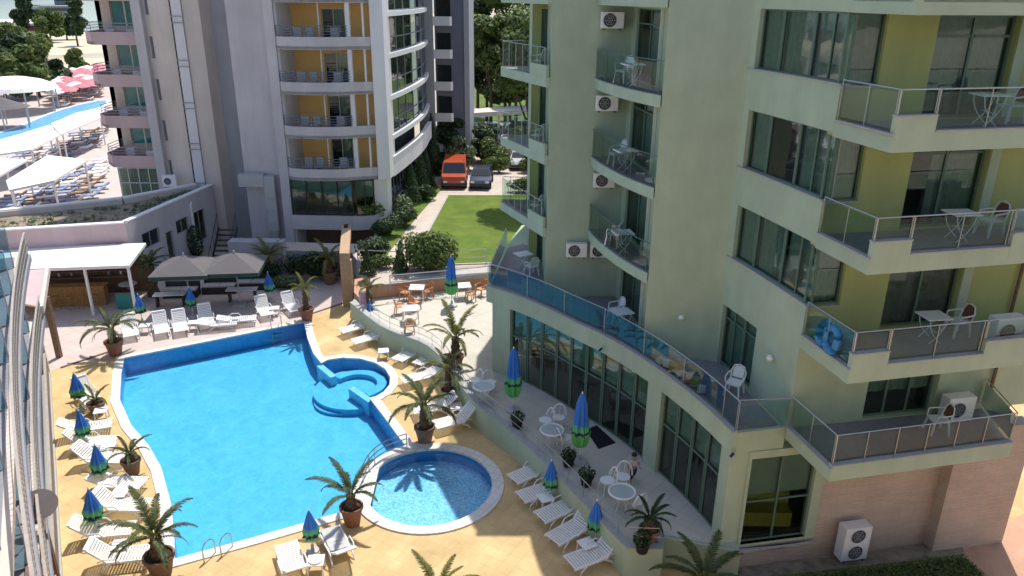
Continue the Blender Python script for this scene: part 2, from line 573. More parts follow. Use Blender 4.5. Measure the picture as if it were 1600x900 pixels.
import bmesh
def sheet(name, outer, holes, z, m, kind='structure'):
    bm = bmesh.new()
    es = []
    for loop in [outer] + holes:
        vs = [bm.verts.new((p[0], p[1], z)) for p in loop]
        for i in range(len(vs)):
            es.append(bm.edges.new((vs[i], vs[(i + 1) % len(vs)])))
    bmesh.ops.triangle_fill(bm, edges=es, use_beauty=True, use_dissolve=False, normal=(0, 0, 1))
    for f in bm.faces:
        if f.normal.z < 0:
            f.normal_flip()
    me = bpy.data.meshes.new(name)
    bm.to_mesh(me)
    bm.free()
    me.materials.append(m)
    o = bpy.data.objects.new(name, me)
    COL.objects.link(o)
    if kind: o['kind'] = kind
    return o

def offset_poly(poly, d):
    """move a closed outline sideways by d (positive = outwards for counter-clockwise)"""
    n = len(poly)
    area = sum(poly[i][0] * poly[(i + 1) % n][1] - poly[(i + 1) % n][0] * poly[i][1] for i in range(n))
    s = 1 if area > 0 else -1
    out = []
    for i in range(n):
        a, b, c = Vector(poly[i - 1]), Vector(poly[i]), Vector(poly[(i + 1) % n])
        e1 = (b - a).normalized()
        e2 = (c - b).normalized()
        n1 = Vector((e1.y, -e1.x)) * s
        n2 = Vector((e2.y, -e2.x)) * s
        nn = (n1 + n2)
        if nn.length < 1e-6: nn = n1
        nn.normalize()
        k = min(1.6, 1 / max(0.4, nn.dot(n1)))
        out.append(tuple(b + nn * d * k))
    return out

def smooth_closed(pts, it=2):
    for _ in range(it):
        q = []
        n = len(pts)
        for i in range(n):
            a, b = Vector(pts[i]), Vector(pts[(i + 1) % n])
            q.append(tuple(a * 0.75 + b * 0.25))
            q.append(tuple(a * 0.25 + b * 0.75))
        pts = q
    return pts

def smooth_open(pts, it=2):
    for _ in range(it):
        q = [tuple(pts[0])]
        for i in range(len(pts) - 1):
            a, b = Vector(pts[i]), Vector(pts[i + 1])
            if i > 0: q.append(tuple(a * 0.75 + b * 0.25))
            if i < len(pts) - 2: q.append(tuple(a * 0.25 + b * 0.75))
        q.append(tuple(pts[-1]))
        pts = q
    return pts

def wall(mb, P, Q, z0, z1, ops=(), t=0.25, ends=True):
    """wall on the line P-Q, outer face to the RIGHT of P->Q, with real openings (s0,s1,za,zb)"""
    P, Q = Vector(P), Vector(Q)
    d = Q - P
    L = d.length
    d.normalize()
    nr = Vector((d.y, -d.x))
    xs = sorted(set([0, L] + [min(max(o[i], 0), L) for o in ops for i in (0, 1)]))
    zs = sorted(set([z0, z1] + [min(max(o[i], z0), z1) for o in ops for i in (2, 3)]))
    def solid(i, j):
        if i < 0 or j < 0 or i >= len(xs) - 1 or j >= len(zs) - 1: return None
        cx, cz = (xs[i] + xs[i + 1]) / 2, (zs[j] + zs[j + 1]) / 2
        for o in ops:
            if o[0] - 1e-6 < cx < o[1] + 1e-6 and o[2] - 1e-6 < cz < o[3] + 1e-6: return False
        return True
    def pt(s_, z_, dep):
        p = P + d * s_ - nr * dep
        return (p.x, p.y, z_)
    for i in range(len(xs) - 1):
        for j in range(len(zs) - 1):
            if not solid(i, j): continue
            a, b, c, e = xs[i], xs[i + 1], zs[j], zs[j + 1]
            mb.quad(pt(a, c, 0), pt(b, c, 0), pt(b, e, 0), pt(a, e, 0))
            mb.quad(pt(b, c, t), pt(a, c, t), pt(a, e, t), pt(b, e, t))
            if not solid(i - 1, j) and (ends or solid(i - 1, j) is False): mb.quad(pt(a, c, t), pt(a, c, 0), pt(a, e, 0), pt(a, e, t))
            if not solid(i + 1, j) and (ends or solid(i + 1, j) is False): mb.quad(pt(b, c, 0), pt(b, c, t), pt(b, e, t), pt(b, e, 0))
            if not solid(i, j - 1): mb.quad(pt(a, c, 0), pt(a, c, t), pt(b, c, t), pt(b, c, 0))
            if not solid(i, j + 1): mb.quad(pt(a, e, 0), pt(b, e, 0), pt(b, e, t), pt(a, e, t))
    return mb

M['teal'] = mat('teal_film', (0.02, 0.19, 0.21), 0.5, 0.2, 2, col2=(0.03, 0.26, 0.24))
M['tealpane'] = mat('teal_reflective_glass', (0.02, 0.20, 0.23), 0.08, 0.25, 1.5, spec=0.8, col2=(0.04, 0.30, 0.28))
M['frosted'] = mat('frosted_glass', (0.42, 0.47, 0.46), 0.3, 0.05, 3)
M['railpaint'] = mat('rail_paint', (0.36, 0.32, 0.29), 0.7, 0.1, 4)
M['darkbacking'] = mat('painted_dark_rooms', (0.03, 0.035, 0.035), 0.9, 0.2, 2)  # near-black colour stands in for the shade of unlit rooms

def window(parent, P, Q, s0, s1, z0, z1, inset=0.12, cols=2, transom=None, fw=0.05, curtain=None, cfrac=(0, 1), blind=None, frame='frame', glass='glass', name='window', czr=(0, 1), room=True):
    """framed glazing in a wall opening: frame mesh, pane, and the curtain behind it as sub-parts"""
    P, Q = Vector(P), Vector(Q)
    d = (Q - P).normalized()
    nr = Vector((d.y, -d.x))
    def pt(s_, z_, dep):
        p = P + d * s_ - nr * dep
        return Vector((p.x, p.y, z_))
    fb = MB()
    g = 0.004
    def bar(a, b, c, e):
        # rectangle a..b along, c..e up
        m = Matrix((Vector((d.x, d.y, 0)), Vector((nr.x, nr.y, 0)), Vector((0, 0, 1)))).transposed()
        cc = pt((a + b) / 2, (c + e) / 2, inset)
        fb.box(cc, (b - a, 0.06, e - c), mtx=m)
    bar(s0 + g, s1 - g, z0 + g, z0 + fw)
    bar(s0 + g, s1 - g, z1 - fw, z1 - g)
    for k in range(cols + 1):
        x = s0 + (s1 - s0) * k / cols
        a = x - fw / 2 if 0 < k < cols else (x + g if k == 0 else x - fw)
        bar(a, a + fw - (g if k in (0, cols) else 0), z0 + fw + 0.001, z1 - fw - 0.001)
    if transom:
        for k in range(cols):
            x0 = s0 + (s1 - s0) * k / cols + fw / 2 + 0.026
            x1 = s0 + (s1 - s0) * (k + 1) / cols - fw / 2 - 0.026
            bar(x0, x1, transom - fw / 2, transom + fw / 2)
    fo = fb.build(name, M[frame], parent)
    pb = MB()
    pb.quad(pt(s0 + 0.02, z0 + 0.02, inset + 0.005), pt(s1 - 0.02, z0 + 0.02, inset + 0.005), pt(s1 - 0.02, z1 - 0.02, inset + 0.005), pt(s0 + 0.02, z1 - 0.02, inset + 0.005))
    po = pb.build('pane', M[glass], fo)
    if curtain:
        cb = MB()
        a0 = s0 + (s1 - s0) * cfrac[0]
        a1 = s0 + (s1 - s0) * cfrac[1]
        n = max(6, int((a1 - a0) / 0.05))
        ph = random.random() * 6
        zz0 = z0 + (z1 - z0) * czr[0] + 0.02
        zz1 = z0 + (z1 - z0) * czr[1] - 0.02
        vs = []
        for k in range(n + 1):
            x = a0 + (a1 - a0) * k / n
            dep = inset + 0.12 + 0.014 * math.sin(k * 1.9 + ph) + 0.012 * math.sin(k * 0.7 + ph)
            vs += [pt(x, zz0, dep), pt(x, zz1, dep)]
        cb.add(vs, [(2 * k, 2 * k + 2, 2 * k + 3, 2 * k + 1) for k in range(n)])
        cb.build('curtain', M[curtain], fo)
    if blind:
        bb = MB()
        m = Matrix((Vector((d.x, d.y, 0)), Vector((nr.x, nr.y, 0)), Vector((0, 0, 1)))).transposed()
        bb.box(pt((s0 + s1) / 2, (blind + z1 - 0.03) / 2, inset + 0.10), (s1 - s0 - 0.06, 0.01, z1 - 0.03 - blind), mtx=m)
        bb.build('blind', M['blind'], fo)
    return fo

def railing(parent, pts, z, h=1.0, glass='railglass', step=1.1, gz0=0.08, name='railing', posts=True, zlow=None, post_m='steel', r=0.018):
    """glass balustrade along a polyline: rail and posts in one mesh, panes as a sub-part"""
    rb = MB()
    gb = MB()
    pts = [Vector(p) for p in pts]
    rb.tube([(p.x, p.y, z + h) for p in pts], r, 6)
    L = 0
    nxt = 0.0
    for i in range(len(pts) - 1):
        a, b = pts[i], pts[i + 1]
        seg = (b - a).length
        d = (b - a).normalized()
        nr = Vector((d.y, -d.x))
        s_ = nxt
        while s_ < seg and posts:
            q = a + d * s_
            rb.tube([(q.x, q.y, z), (q.x, q.y, z + h)], 0.011, 5)
            s_ += step
        nxt = s_ - seg
        a2 = a + d * 0.01 - nr * 0.03
        b2 = b - d * 0.01 - nr * 0.03
        gb.quad((a2.x, a2.y, z + gz0), (b2.x, b2.y, z + gz0), (b2.x, b2.y, z + h - 0.07), (a2.x, a2.y, z + h - 0.07))
    if posts:
        q = pts[-1]
        rb.tube([(q.x, q.y, z), (q.x, q.y, z + h)], 0.011, 5)
    ro = rb.build(name, M[post_m], parent)
    if glass:
        gb.build('glass_panel', M[glass], ro)
    return ro

# =====================================================================
# THE SETTING: ground, sea, pool, decks
# =====================================================================
ZD = -1.0       # pool deck
ZT = 0.0        # raised terrace, green building's ground floor
ZU = 0.6        # lawn and paths behind

# pool outline (counter as seen from above)
far_side = [(-18.57, 33.11), (-15.14, 35.14), (-11.08, 37.57)]
right_side = [(-10.35, 35.47), (-9.65, 33.78), (-9.03, 32.75)]
jac = [(-8.80, 33.10), (-8.15, 33.35), (-7.30, 33.26), (-6.53, 32.87), (-5.90, 32.21), (-5.54, 31.38), (-5.46, 30.65), (-5.61, 29.99), (-5.88, 29.58)]
right2 = [(-6.13, 29.41), (-5.65, 28.54), (-5.05, 27.46), (-4.48, 26.39), (-4.08, 25.70)]
kidjoin = [(-4.45, 25.47), (-4.91, 24.98), (-5.23, 24.26), (-5.36, 23.45), (-5.33, 22.69), (-5.17, 22.04)]
near_side = [(-5.43, 21.72), (-6.74, 21.02), (-8.21, 20.26), (-10.39, 19.19)]
left_side = [(-10.91, 20.39), (-11.68, 21.98), (-12.90, 24.06), (-14.03, 25.55), (-15.40, 27.03), (-16.86, 29.11), (-17.93, 31.47)]
pool_out = far_side + right_side + jac + right2 + kidjoin + near_side + left_side
kc = Vector((-2.92, 23.10))
kr = 2.28
kc = Vector((((-5.13, 22.92)[0] + (-0.68, 23.44)[0]) / 2, ((-3.16, 25.45)[1] + (-2.68, 20.85)[1]) / 2))
kid = [(kc.x + kr * math.cos(2 * PI * i / 64), kc.y + (kr + 0.05) * math.sin(2 * PI * i / 64)) for i in range(64)]
kid_out = [(kc.x + (kr + 0.40) * math.cos(2 * PI * i / 64), kc.y + (kr + 0.42) * math.sin(2 * PI * i / 64)) for i in range(64)]

# deck outline with the pool cut out
cop = offset_poly(pool_out, 0.36)
big = 12
def rect(x0, y0, x1, y1): return [(x0, y0), (x1, y0), (x1, y1), (x0, y1)]

hole_all = [p for p in cop if (Vector(p) - kc).length > kr + 0.42]
# order kept; where the coping meets the round pool the hole follows the round pool
def in_kid(p, r): return (Vector(p) - kc).length < r
pool_hole = offset_poly(pool_out, 0.02)
pool_hole = [p for p in pool_hole if not in_kid(p, kr + 0.20)]
kid_hole = [(kc.x + (kr + 0.02) * math.cos(2 * PI * i / 64), kc.y + (kr + 0.07) * math.sin(2 * PI * i / 64)) for i in range(64)]

tb = [(-21.02, 32.05), (-19.43, 34.01), (-15.54, 36.23), (-11.15, 38.52), (-9.22, 40.72)]   # seam ochre / pink paving
deck_outer = [(-30, 4), (8, 4), (16, 4), (18, 20), (18, 26), (-3, 42), (-8.5, 41.0)]
sheet('pool_deck_ground', [(-40, -6), (26, -6), (26, 45), (-40, 45)], [pool_hole, kid_hole], ZD, M['deck'])
pk = [(-40, 25.0), (-22.6, 31.0)] + [tuple(p) for p in tb] + [(-8.2, 41.5), (-8.2, 44.99), (-40, 44.99)]
holecut = None
# the pink paving lies beyond the seam, stopping at the pool edge
pinkpoly = [(-22.6, 30.8)] + [(p[0], p[1]) for p in tb[:1]] + [(-19.07, 33.38)] + [(-15.31, 35.60), (-11.18, 38.08), (-8.98, 41.02)] + [(-8.0, 44.9), (-40, 44.9), (-40, 30.8)]
sheet('pink_paving', pinkpoly, [], ZD + 0.004, M['pinktile'])
sheet('ground', [(-900, -300), (900, -300), (900, 1500), (-60, 1500), (-95, 420), (-180, 330), (-330, 260), (-900, 160)], [rect(-40, -6, 26, 45)], ZD - 0.02, M['ground'])
sheet('sea_water', [(-6000, -500), (-300, -500), (-60, 600), (200, 1600), (3000, 6000), (-6000, 6000)], [], ZD - 1.2, M['sea'])

hb = MB()
for i in range(30):
    x0 = -2600 + i * 80
    for yy, hh in ((2300, 1),):
        pass
pts_h = []
for i in range(41):
    x = -3200 + i * 70
    h = 26 + 16 * math.sin(i * 0.37) + 8 * math.sin(i * 1.3) + 0.35 * i
    pts_h.append((x, 2300 + 60 * math.sin(i), max(4, h)))
for i in range(40):
    a, b = pts_h[i], pts_h[i + 1]
    hb.quad((a[0], a[1] - 260, -3), (b[0], b[1] - 260, -3), (b[0], b[1], b[2]), (a[0], a[1], a[2]))
    hb.quad((a[0], a[1], a[2]), (b[0], b[1], b[2]), (b[0], b[1] + 300, -3), (a[0], a[1] + 300, -3))
struct('far_hills', hb, M['hill'])

sm_ = MB()
for i in range(len(tb) - 1):
    a, b = Vector(tb[i]), Vector(tb[i + 1])
    d = (b - a).normalized(); nr = Vector((-d.y, d.x)) * 0.05
    if 1 <= i <= 2: continue
    sm_.prism([tuple(a - nr), tuple(b - nr), tuple(b + nr), tuple(a + nr)], ZD + 0.006, ZD + 0.05)
struct('paving_edge', sm_, M['brown'])
# ---- pool shell -----
DEPTH = 0.88
pb = MB()
n = len(pool_hole)
if sum(pool_hole[i][0] * pool_hole[(i + 1) % n][1] - pool_hole[(i + 1) % n][0] * pool_hole[i][1] for i in range(n)) > 0:
    ph = pool_hole
else:
    ph = pool_hole[::-1]
for i in range(n):
    a, b = ph[i], ph[(i + 1) % n]
    pb.quad((b[0], b[1], ZD - 0.001), (a[0], a[1], ZD - 0.001), (a[0], a[1], ZD - DEPTH), (b[0], b[1], ZD - DEPTH))
pool = athing('swimming_pool', 'large irregular blue swimming pool with a round step bay on its side', 'pool', (-9, 26, ZD))
pb.build('wall', M['poolwall'], pool)
o = sheet('floor', ph, [], ZD - DEPTH, M['pooltile'], None)
o.parent = pool; o.matrix_parent_inverse = pool.matrix_basis.inverted()
o = sheet('water_surface', offset_poly(ph, -0.01), [], ZD - 0.07, M['water'], None)
o.parent = pool; o.matrix_parent_inverse = pool.matrix_basis.inverted()
# coping: a raised ring of pale slabs
def ring(mb, inner, outer, z0, z1):
    m_ = len(inner)
    for i in range(m_):
        j = (i + 1) % m_
        a, b, c, d = inner[i], inner[j], outer[j], outer[i]
        mb.quad((a[0], a[1], z1), (b[0], b[1], z1), (c[0], c[1], z1), (d[0], d[1], z1))
        mb.quad((d[0], d[1], z0), (c[0], c[1], z0), (c[0], c[1], z1), (d[0], d[1], z1))
        mb.quad((b[0], b[1], z0), (a[0], a[1], z0), (a[0], a[1], z1), (b[0], b[1], z1))
cb = MB()
inn = offset_poly(ph, -0.03)
out = offset_poly(ph, 0.34)
ring(cb, inn, out, ZD - 0.04, ZD + 0.04)
cb.build('coping', M['coping'], pool)
# low partitions and the round bay's bench and steps
def strip_wall(mb, pts, wd, z0, z1):
    for i in range(len(pts) - 1):
        a, b = Vector(pts[i]), Vector(pts[i + 1])
        d = (b - a).normalized()
        nr = Vector((-d.y, d.x)) * wd / 2
        mb.prism([tuple(a - nr), tuple(b - nr), tuple(b + nr), tuple(a + nr)], z0, z1)
sb = MB()
strip_wall(sb, [(-9.12, 32.75), (-8.20, 31.59)], 0.30, ZD - DEPTH, ZD - 0.085)
sb.build('divider', M['steptile'], pool)
sb = MB()
strip_wall(sb, [(-7.17, 30.56), (-6.07, 29.35)], 0.30, ZD - DEPTH, ZD - 0.085)
sb.build('divider', M['steptile'], pool)
jc = Vector((((-8.83, 32.29)[0] + (-5.49, 31.07)[0]) / 2, ((-7.31, 33.33)[1] + (-6.61, 29.57)[1]) / 2))
jc = Vector((-7.12, 31.36))
def arc_steps(mb, c, r0, r1, a0, a1, z0, z1, nn=28):
    inner = []
    outer = []
    for i in range(nn + 1):
        a = a0 + (a1 - a0) * i / nn
        inner.append((c[0] + r0 * math.cos(a), c[1] + r0 * math.sin(a)))
        outer.append((c[0] + r1 * math.cos(a), c[1] + r1 * math.sin(a)))
    for i in range(nn):
        mb.prism([inner[i], outer[i], outer[i + 1], inner[i + 1]], z0, z1)
jb = MB()
arc_steps(jb, jc, 0.95, 1.38, R(-55), R(150), ZD - DEPTH, ZD - 0.32)
jb.build('bench', M['pooltile'], pool)
jb = MB()
jb.lathe([(0.001, 0), (1.95, 0), (1.95, 0.32)] + [(0.001, 0.32)], 40, (jc.x, jc.y, ZD - DEPTH + 0.005))
arc_steps(jb, Vector((-7.57, 30.73)), 0.9, 1.35, R(150), R(300), ZD - DEPTH + 0.01, ZD - 0.74)
arc_steps(jb, Vector((-7.57, 30.73)), 0.45, 0.9, R(150), R(300), ZD - DEPTH + 0.01, ZD - 0.62)
jb.build('steps', M['pooltile'], pool)

def ladder(label, p, q, drop_dir):
    """two bent chrome grab rails with rungs down into the water"""
    t = athing('pool_ladder', label, 'ladder', (p[0], p[1], ZD), 'chrome ladders at the pool edge')
    dv = Vector(drop_dir).normalized()
    for nm, c in (('rail', p), ('rail', q)):
        mb = MB()
        pts = []
        for i in range(9):
            a = PI * i / 8
            off = -0.24 * math.cos(a)
            pts.append((c[0] + dv.x * off, c[1] + dv.y * off, ZD + 0.42 + 0.24 * math.sin(a)))
        pts = [(pts[0][0], pts[0][1], ZD)] + pts + [(pts[-1][0], pts[-1][1], ZD - 0.86)]
        mb.tube(pts, 0.022, 6)
        mb.build('rail', M['steel'], t)
    for k in range(3):
        mb = MB()
        z = ZD - 0.35 - 0.25 * k
        a = (p[0] + dv.x * 0.24, p[1] + dv.y * 0.24, z)
        b = (q[0] + dv.x * 0.24, q[1] + dv.y * 0.24, z)
        mb.beam(a, b, 0.06, 0.03)
        mb.build('rung', M['steel'], t)
ladder('chrome ladder at the near left corner of the large pool', (-9.33, 19.29), (-8.90, 19.58), (0.45, 1))
ladder('chrome ladder on the far edge of the large pool before a sunbed', (-12.62, 36.86), (-12.18, 37.21), (0.35, -1))

# ---- round children's pool ----
kp = athing('wading_pool', 'small round shallow pool with speckled blue mosaic floor', 'pool', (kc.x, kc.y, ZD))
mb = MB()
for i in range(64):
    a, b = kid[i], kid[(i + 1) % 64]
    mb.quad((b[0], b[1], ZD + 0.03), (a[0], a[1], ZD + 0.03), (a[0], a[1], ZD - 0.5), (b[0], b[1], ZD - 0.5))
mb.build('wall', M['poolwall'], kp)
o = sheet('floor', kid, [], ZD - 0.5, M['kidtile'], None)
o.parent = kp; o.matrix_parent_inverse = kp.matrix_basis.inverted()
o = sheet('water_surface', offset_poly(kid, -0.01), [], ZD - 0.06, M['water'], None)
o.parent = kp; o.matrix_parent_inverse = kp.matrix_basis.inverted()
cb = MB()
ring(cb, offset_poly(kid, -0.03), kid_out, ZD - 0.04, ZD + 0.06)
cb.build('coping', M['coping'], kp)
# little railing between the pools
t = athing('pool_railing', 'short chrome railing where the round pool meets the large pool', 'railing', (*(-4.80, 24.90), ZD))
mb = MB()
rp = [(-5.28, 23.26), (-5.21, 24.05), (-4.80, 24.90), (-4.00, 25.44)]
rp = smooth_open(rp, 2)
for h in (0.28, 0.5, 0.72):
    mb.tube([(p[0], p[1], ZD + h) for p in rp], 0.02, 5)
mb.build('rail', M['steel'], t)
for i in (0, 2, 4, len(rp) - 1):
    q = rp[min(i, len(rp) - 1)]
    mb = MB()
    mb.tube([(q[0], q[1], ZD), (q[0], q[1], ZD + 0.72)], 0.022, 5)
    mb.build('post', M['steel'], t)

# ---- raised terrace and its green retaining wall ----
ret_top = [(-8.57, 37.82), (-7.91, 36.86), (-7.09, 35.62), (-6.27, 34.52), (-5.21, 33.64), (-4.04, 32.79), (-3.17, 31.44), (-2.38, 29.34), (-1.37, 27.06), (0.05, 25.10), (1.39, 22.74), (2.53, 20.51), (3.50, 18.63)]
ret = smooth_open(ret_top, 1)
endw = [(4.55, 18.58), (4.68, 19.22)]
tpoly = ret + endw + [(6.9, 18.6), (6.9, 42.6), (-8.4, 42.6)]
tb_ = MB()
tb_.prism(tpoly, ZD - 0.01, ZT - 0.02)
struct('terrace_ground', tb_, M['green'])
sheet('terrace_paving', offset_poly(tpoly, -0.12), [], ZT, M['terrace'])
tw = athing('retaining_wall', 'long curved low green wall holding up the paved terrace beside the pool', 'wall', (ret[0][0], ret[0][1], ZD))
mb = MB()
rin = []
chain = ret + endw
def chain_wall(mb, chain, wd, z0, z1):
    """solid wall following a plan line, thickness to its left"""
    k = len(chain)
    L = []
    for i in range(k):
        a = Vector(chain[max(i - 1, 0)]); b = Vector(chain[min(i + 1, k - 1)])
        d = (b - a).normalized()
        L.append((Vector(chain[i]) + Vector((-d.y, d.x)) * wd))
    vs = []
    for i in range(k):
        c = chain[i]
        vs += [(c[0], c[1], z0), (c[0], c[1], z1), (L[i].x, L[i].y, z1), (L[i].x, L[i].y, z0)]
    fs = []
    for i in range(k - 1):
        for j in range(4):
            fs.append((i * 4 + j, i * 4 + (j + 1) % 4, (i + 1) * 4 + (j + 1) % 4, (i + 1) * 4 + j))
    fs += [(3, 2, 1, 0), tuple((k - 1) * 4 + j for j in range(4))]
    mb.add(vs, fs)
out_chain = [(p[0], p[1]) for p in chain]
# shift slightly outwards so that the wall stands proud of the terrace block
oc = []
for i in range(len(out_chain)):
    a = Vector(out_chain[max(i - 1, 0)]); b = Vector(out_chain[min(i + 1, len(out_chain) - 1)])
    d = (b - a).normalized()
    oc.append(tuple(Vector(out_chain[i]) - Vector((-d.y, d.x)) * 0.04))
chain_wall(mb, oc, 0.26, ZD - 0.005, ZT + 0.08)
mb.build('wall', M['green'], tw)
mb = MB()
oc2 = []
for i in range(len(oc)):
    a = Vector(oc[max(i - 1, 0)]); b = Vector(oc[min(i + 1, len(oc) - 1)])
    d = (b - a).normalized()
    oc2.append(tuple(Vector(oc[i]) - Vector((-d.y, d.x)) * 0.02))
chain_wall(mb, oc2, 0.30, ZT + 0.083, ZT + 0.12)
mb.build('cap', M['trim'], tw)
# light metal railing on the wall, with dark planters behind it
tr = athing('terrace_railing', 'thin metal and glass railing running along the curved green terrace wall', 'railing', (ret[3][0], ret[3][1], ZT))
rl = []
for i in range(len(oc)):
    a = Vector(oc[max(i - 1, 0)]); b = Vector(oc[min(i + 1, len(oc) - 1)])
    d = (b - a).normalized()
    rl.append(tuple(Vector(oc[i]) + Vector((-d.y, d.x)) * 0.16))
railing(tr, rl[3:], ZT + 0.12, 0.62, None, 1.0)
mb = MB()
mb.tube([(p[0], p[1], ZT + 0.42) for p in rl[3:]], 0.012, 5)
mb.build('middle_rail', M['steel'], tr)

# ---- upper ground: lawn, paths, parking ----
ub = MB()
upoly = [(-17.5, 45.2), (-9.9, 44.7), (-8.35, 41.35), (-7.55, 38.75), (-1.3, 40.9), (30, 40.9), (60, 200), (-9.1, 200), (-9.1, 46.4), (-17.5, 46.9)]
ub.prism(upoly, ZD - 0.3, ZU - 0.02)
struct('upper_ground', ub, M['graywall'])
sheet('upper_paving', offset_poly(upoly, -0.06), [], ZU - 0.012, M['path'])
lawnp = [(-5.98, 42.21), (-0.20, 42.93), (8, 43.4), (8, 59.4), (-5.09, 58.89)]
sheet('lawn', lawnp, [], ZU + 0.02, M['lawn'])
sheet('garden_lawn', [(-7.72, 43.08), (-8.31, 41.70), (-8.76, 41.15), (-8.9, 44), (-8.7, 52), (-8.0, 60), (-7.3, 66), (-5.81, 60.75), (-6.72, 53.42), (-7.30, 47.68)], [], ZU + 0.016, M['lawn'])
sheet('parking_asphalt', [(-7.0, 59.9), (30, 59.9), (30, 75.0), (-7, 75.0)], [], ZU - 0.004, M['path'])
sheet('road_asphalt', [(-9, 84), (30, 84), (30, 95), (-9, 95)], [], ZU - 0.004, M['asphalt'])
sheet('far_verge_grass', [(-9, 75.2), (30, 75.2), (30, 83.8), (-9, 83.8)], [], ZU + 0.012, M['lawn'])
sheet('far_ground_grass', [(-9, 96), (30, 96), (30, 140), (-9, 140)], [], ZU + 0.012, M['lawn'])
kb = MB()
for a, b in (((-5.98, 42.21), (-5.09, 58.89)), ((-5.98, 42.21), (-0.20, 42.93)), ((-5.09, 58.89), (8, 59.4))):
    strip_wall(kb, [a, b], 0.12, ZU - 0.01, ZU + 0.06)
struct('lawn_kerb', kb, M['trim'])

# beach and the neighbour's sunny terrace at the far left
sheet('neighbour_paving', [(-26, 47), (-24, 60), (-40, 95), (-75, 150), (-130, 120), (-90, 60), (-38, 40)], [], ZD + 0.03, M['pinktile'])
sheet('beach_sand', [(-900, 165), (-330, 262), (-180, 332), (-95, 420), (-60, 700), (-50, 700), (-70, 260), (-140, 200), (-330, 200), (-900, 120)], [], ZD + 0.012, M['sand'])
sheet('sand_patch', [(-104, 150), (-76, 150), (-82, 205), (-128, 205)], [], ZD + 0.02, M['sand'])

# =====================================================================
# GREEN HOTEL (right)
# =====================================================================
S = (6.32, 18.90); C = (7.95, 19.22); Kp = (8.40, 17.10)
E1 = (15.85, 20.75)
A = (6.90, 23.45)
P2L = (4.55, 24.1)
P1L = (1.35, 29.3); RC = (4.25, 29.35); RD = (4.85, 25.3)
W0 = (0.75, 40.0); W1 = (0.75, 33.8); W2 = (1.38, 33.8)
strip = [A, (7.25, 22.2), (7.60, 20.8), C]
FL = {1: 3.9, 2: 6.8, 3: 9.7, 4: 12.6, 5: 15.5}
TOP = 17.1
gh = athing('green_hotel', 'pale green hotel block with stacked glass balconies and a curved terrace', 'building', (8, 26, 0))

# --- floor slabs and roof (solid bodies) ---
core = [W0, W1, W2, P1L, RC, RD, P2L, A] + [tuple(p) for p in strip[1:]] + [E1, (15.85, 40)]
inset = offset_poly(core, -0.26)
for f in (2, 3, 4, 5):
    mb = MB()
    mb.prism(inset, FL[f] - 0.28, FL[f] - 0.02)
    mb.build('floor_slab', M['floor_in'], gh)
mb = MB()
mb.prism(offset_poly(core, 0.0), TOP - 0.3, TOP)
mb.build('roof', M['green'], gh)
mb = MB()
mb.prism([(-1.0, 29.9), (0.3, 29.0), (3.4, 25.0), (6.0, 19.3), (15.6, 20.9), (15.6, 39.8), (-0.2, 39.8)], -0.3, -0.05)
mb.build('ground_slab', M['floor_in'], gh)

# --- curved first floor terrace slab ---
edge = [(-1.09, 30.42), (0.0, 29.55), (1.28, 28.19), (2.43, 26.63), (3.49, 25.33), (4.41, 23.77), (5.2, 22.15), (5.85, 20.5), (6.32, 18.90)]
edge = smooth_open(edge, 1)
mb = MB()
mb.prism(edge + [(C[0] - 0.02, C[1] + 0.02), (C[0], C[1] + 0.3), (15.5, 21.0), (15.5, 39.7), (0.5, 39.7), (-0.33, 35.9)], 3.2, 3.88)
mb.build('terrace_slab', M['green'], gh)
mb = MB()
e_in = [edge[0]] + edge[1:]
chain_wall(mb, [tuple(Vector(p) - Vector((0.03, 0.02))) for p in edge], 0.16, 3.883, 3.94)
mb.build('terrace_edging', M['trim'], gh)
o = sheet('terrace_floor', offset_poly(edge + [(7.9, 19.25), (7.2, 23.4), (6, 26), (5.2, 29.6), (4, 34), (0.5, 36.5), (-0.33, 35.8)], -0.14), [], 3.90, M['balcfloor'], None)
o.parent = gh; o.matrix_parent_inverse = gh.matrix_basis.inverted()

# --- ground floor front ---
def inset_edge(d): return [tuple(p) for p in offset_poly(edge + [(30, 20), (30, 40), (-0.3, 40)], -d)[:len(edge)]]
gfe = inset_edge(0.10)
def along(chain, s_):
    for i in range(len(chain) - 1):
        a, b = Vector(chain[i]), Vector(chain[i + 1])
        L = (b - a).length
        if s_ <= L: return a + (b - a) * s_ / L
        s_ -= L
    return Vector(chain[-1])
Ltot = sum((Vector(gfe[i + 1]) - Vector(gfe[i])).length for i in range(len(gfe) - 1))
def sof(pt):
    best = None
    for k in range(801):
        s_ = Ltot * k / 800
        d = (along(gfe, s_) - Vector(pt)).length
        if best is None or d < best[0]: best = (d, s_)
    return best[1]
sA = sof((-0.2, 29.5)); sB = sof((4.64, 23.3)); sC = sof((4.95, 22.6)); sD = sof((6.10, 19.5))
def pier(s0, s1, z0, z1, nm='pier'):
    a, b = along(gfe, s0), along(gfe, s1)
    d = (b - a).normalized()
    nr = Vector((-d.y, d.x))
    m_ = MB()
    m_.prism([tuple(a - nr * 0.06), tuple(b - nr * 0.06), tuple(b + nr * 0.5), tuple(a + nr * 0.5)], z0, z1)
    return m_.build(nm, M['green'], gh)
pier(0.25, sA, -0.02, 3.199)
pier(sB, sC, -0.02, 3.199)
mb = MB()
a = along(gfe, sD)
mb.prism([tuple(a), (S[0] + 0.02, S[1] + 0.05), (6.95, 19.05), (6.9, 19.6), (6.5, 20.0)], -0.3, 3.199)
mb.build('corner_pier', M['green'], gh)
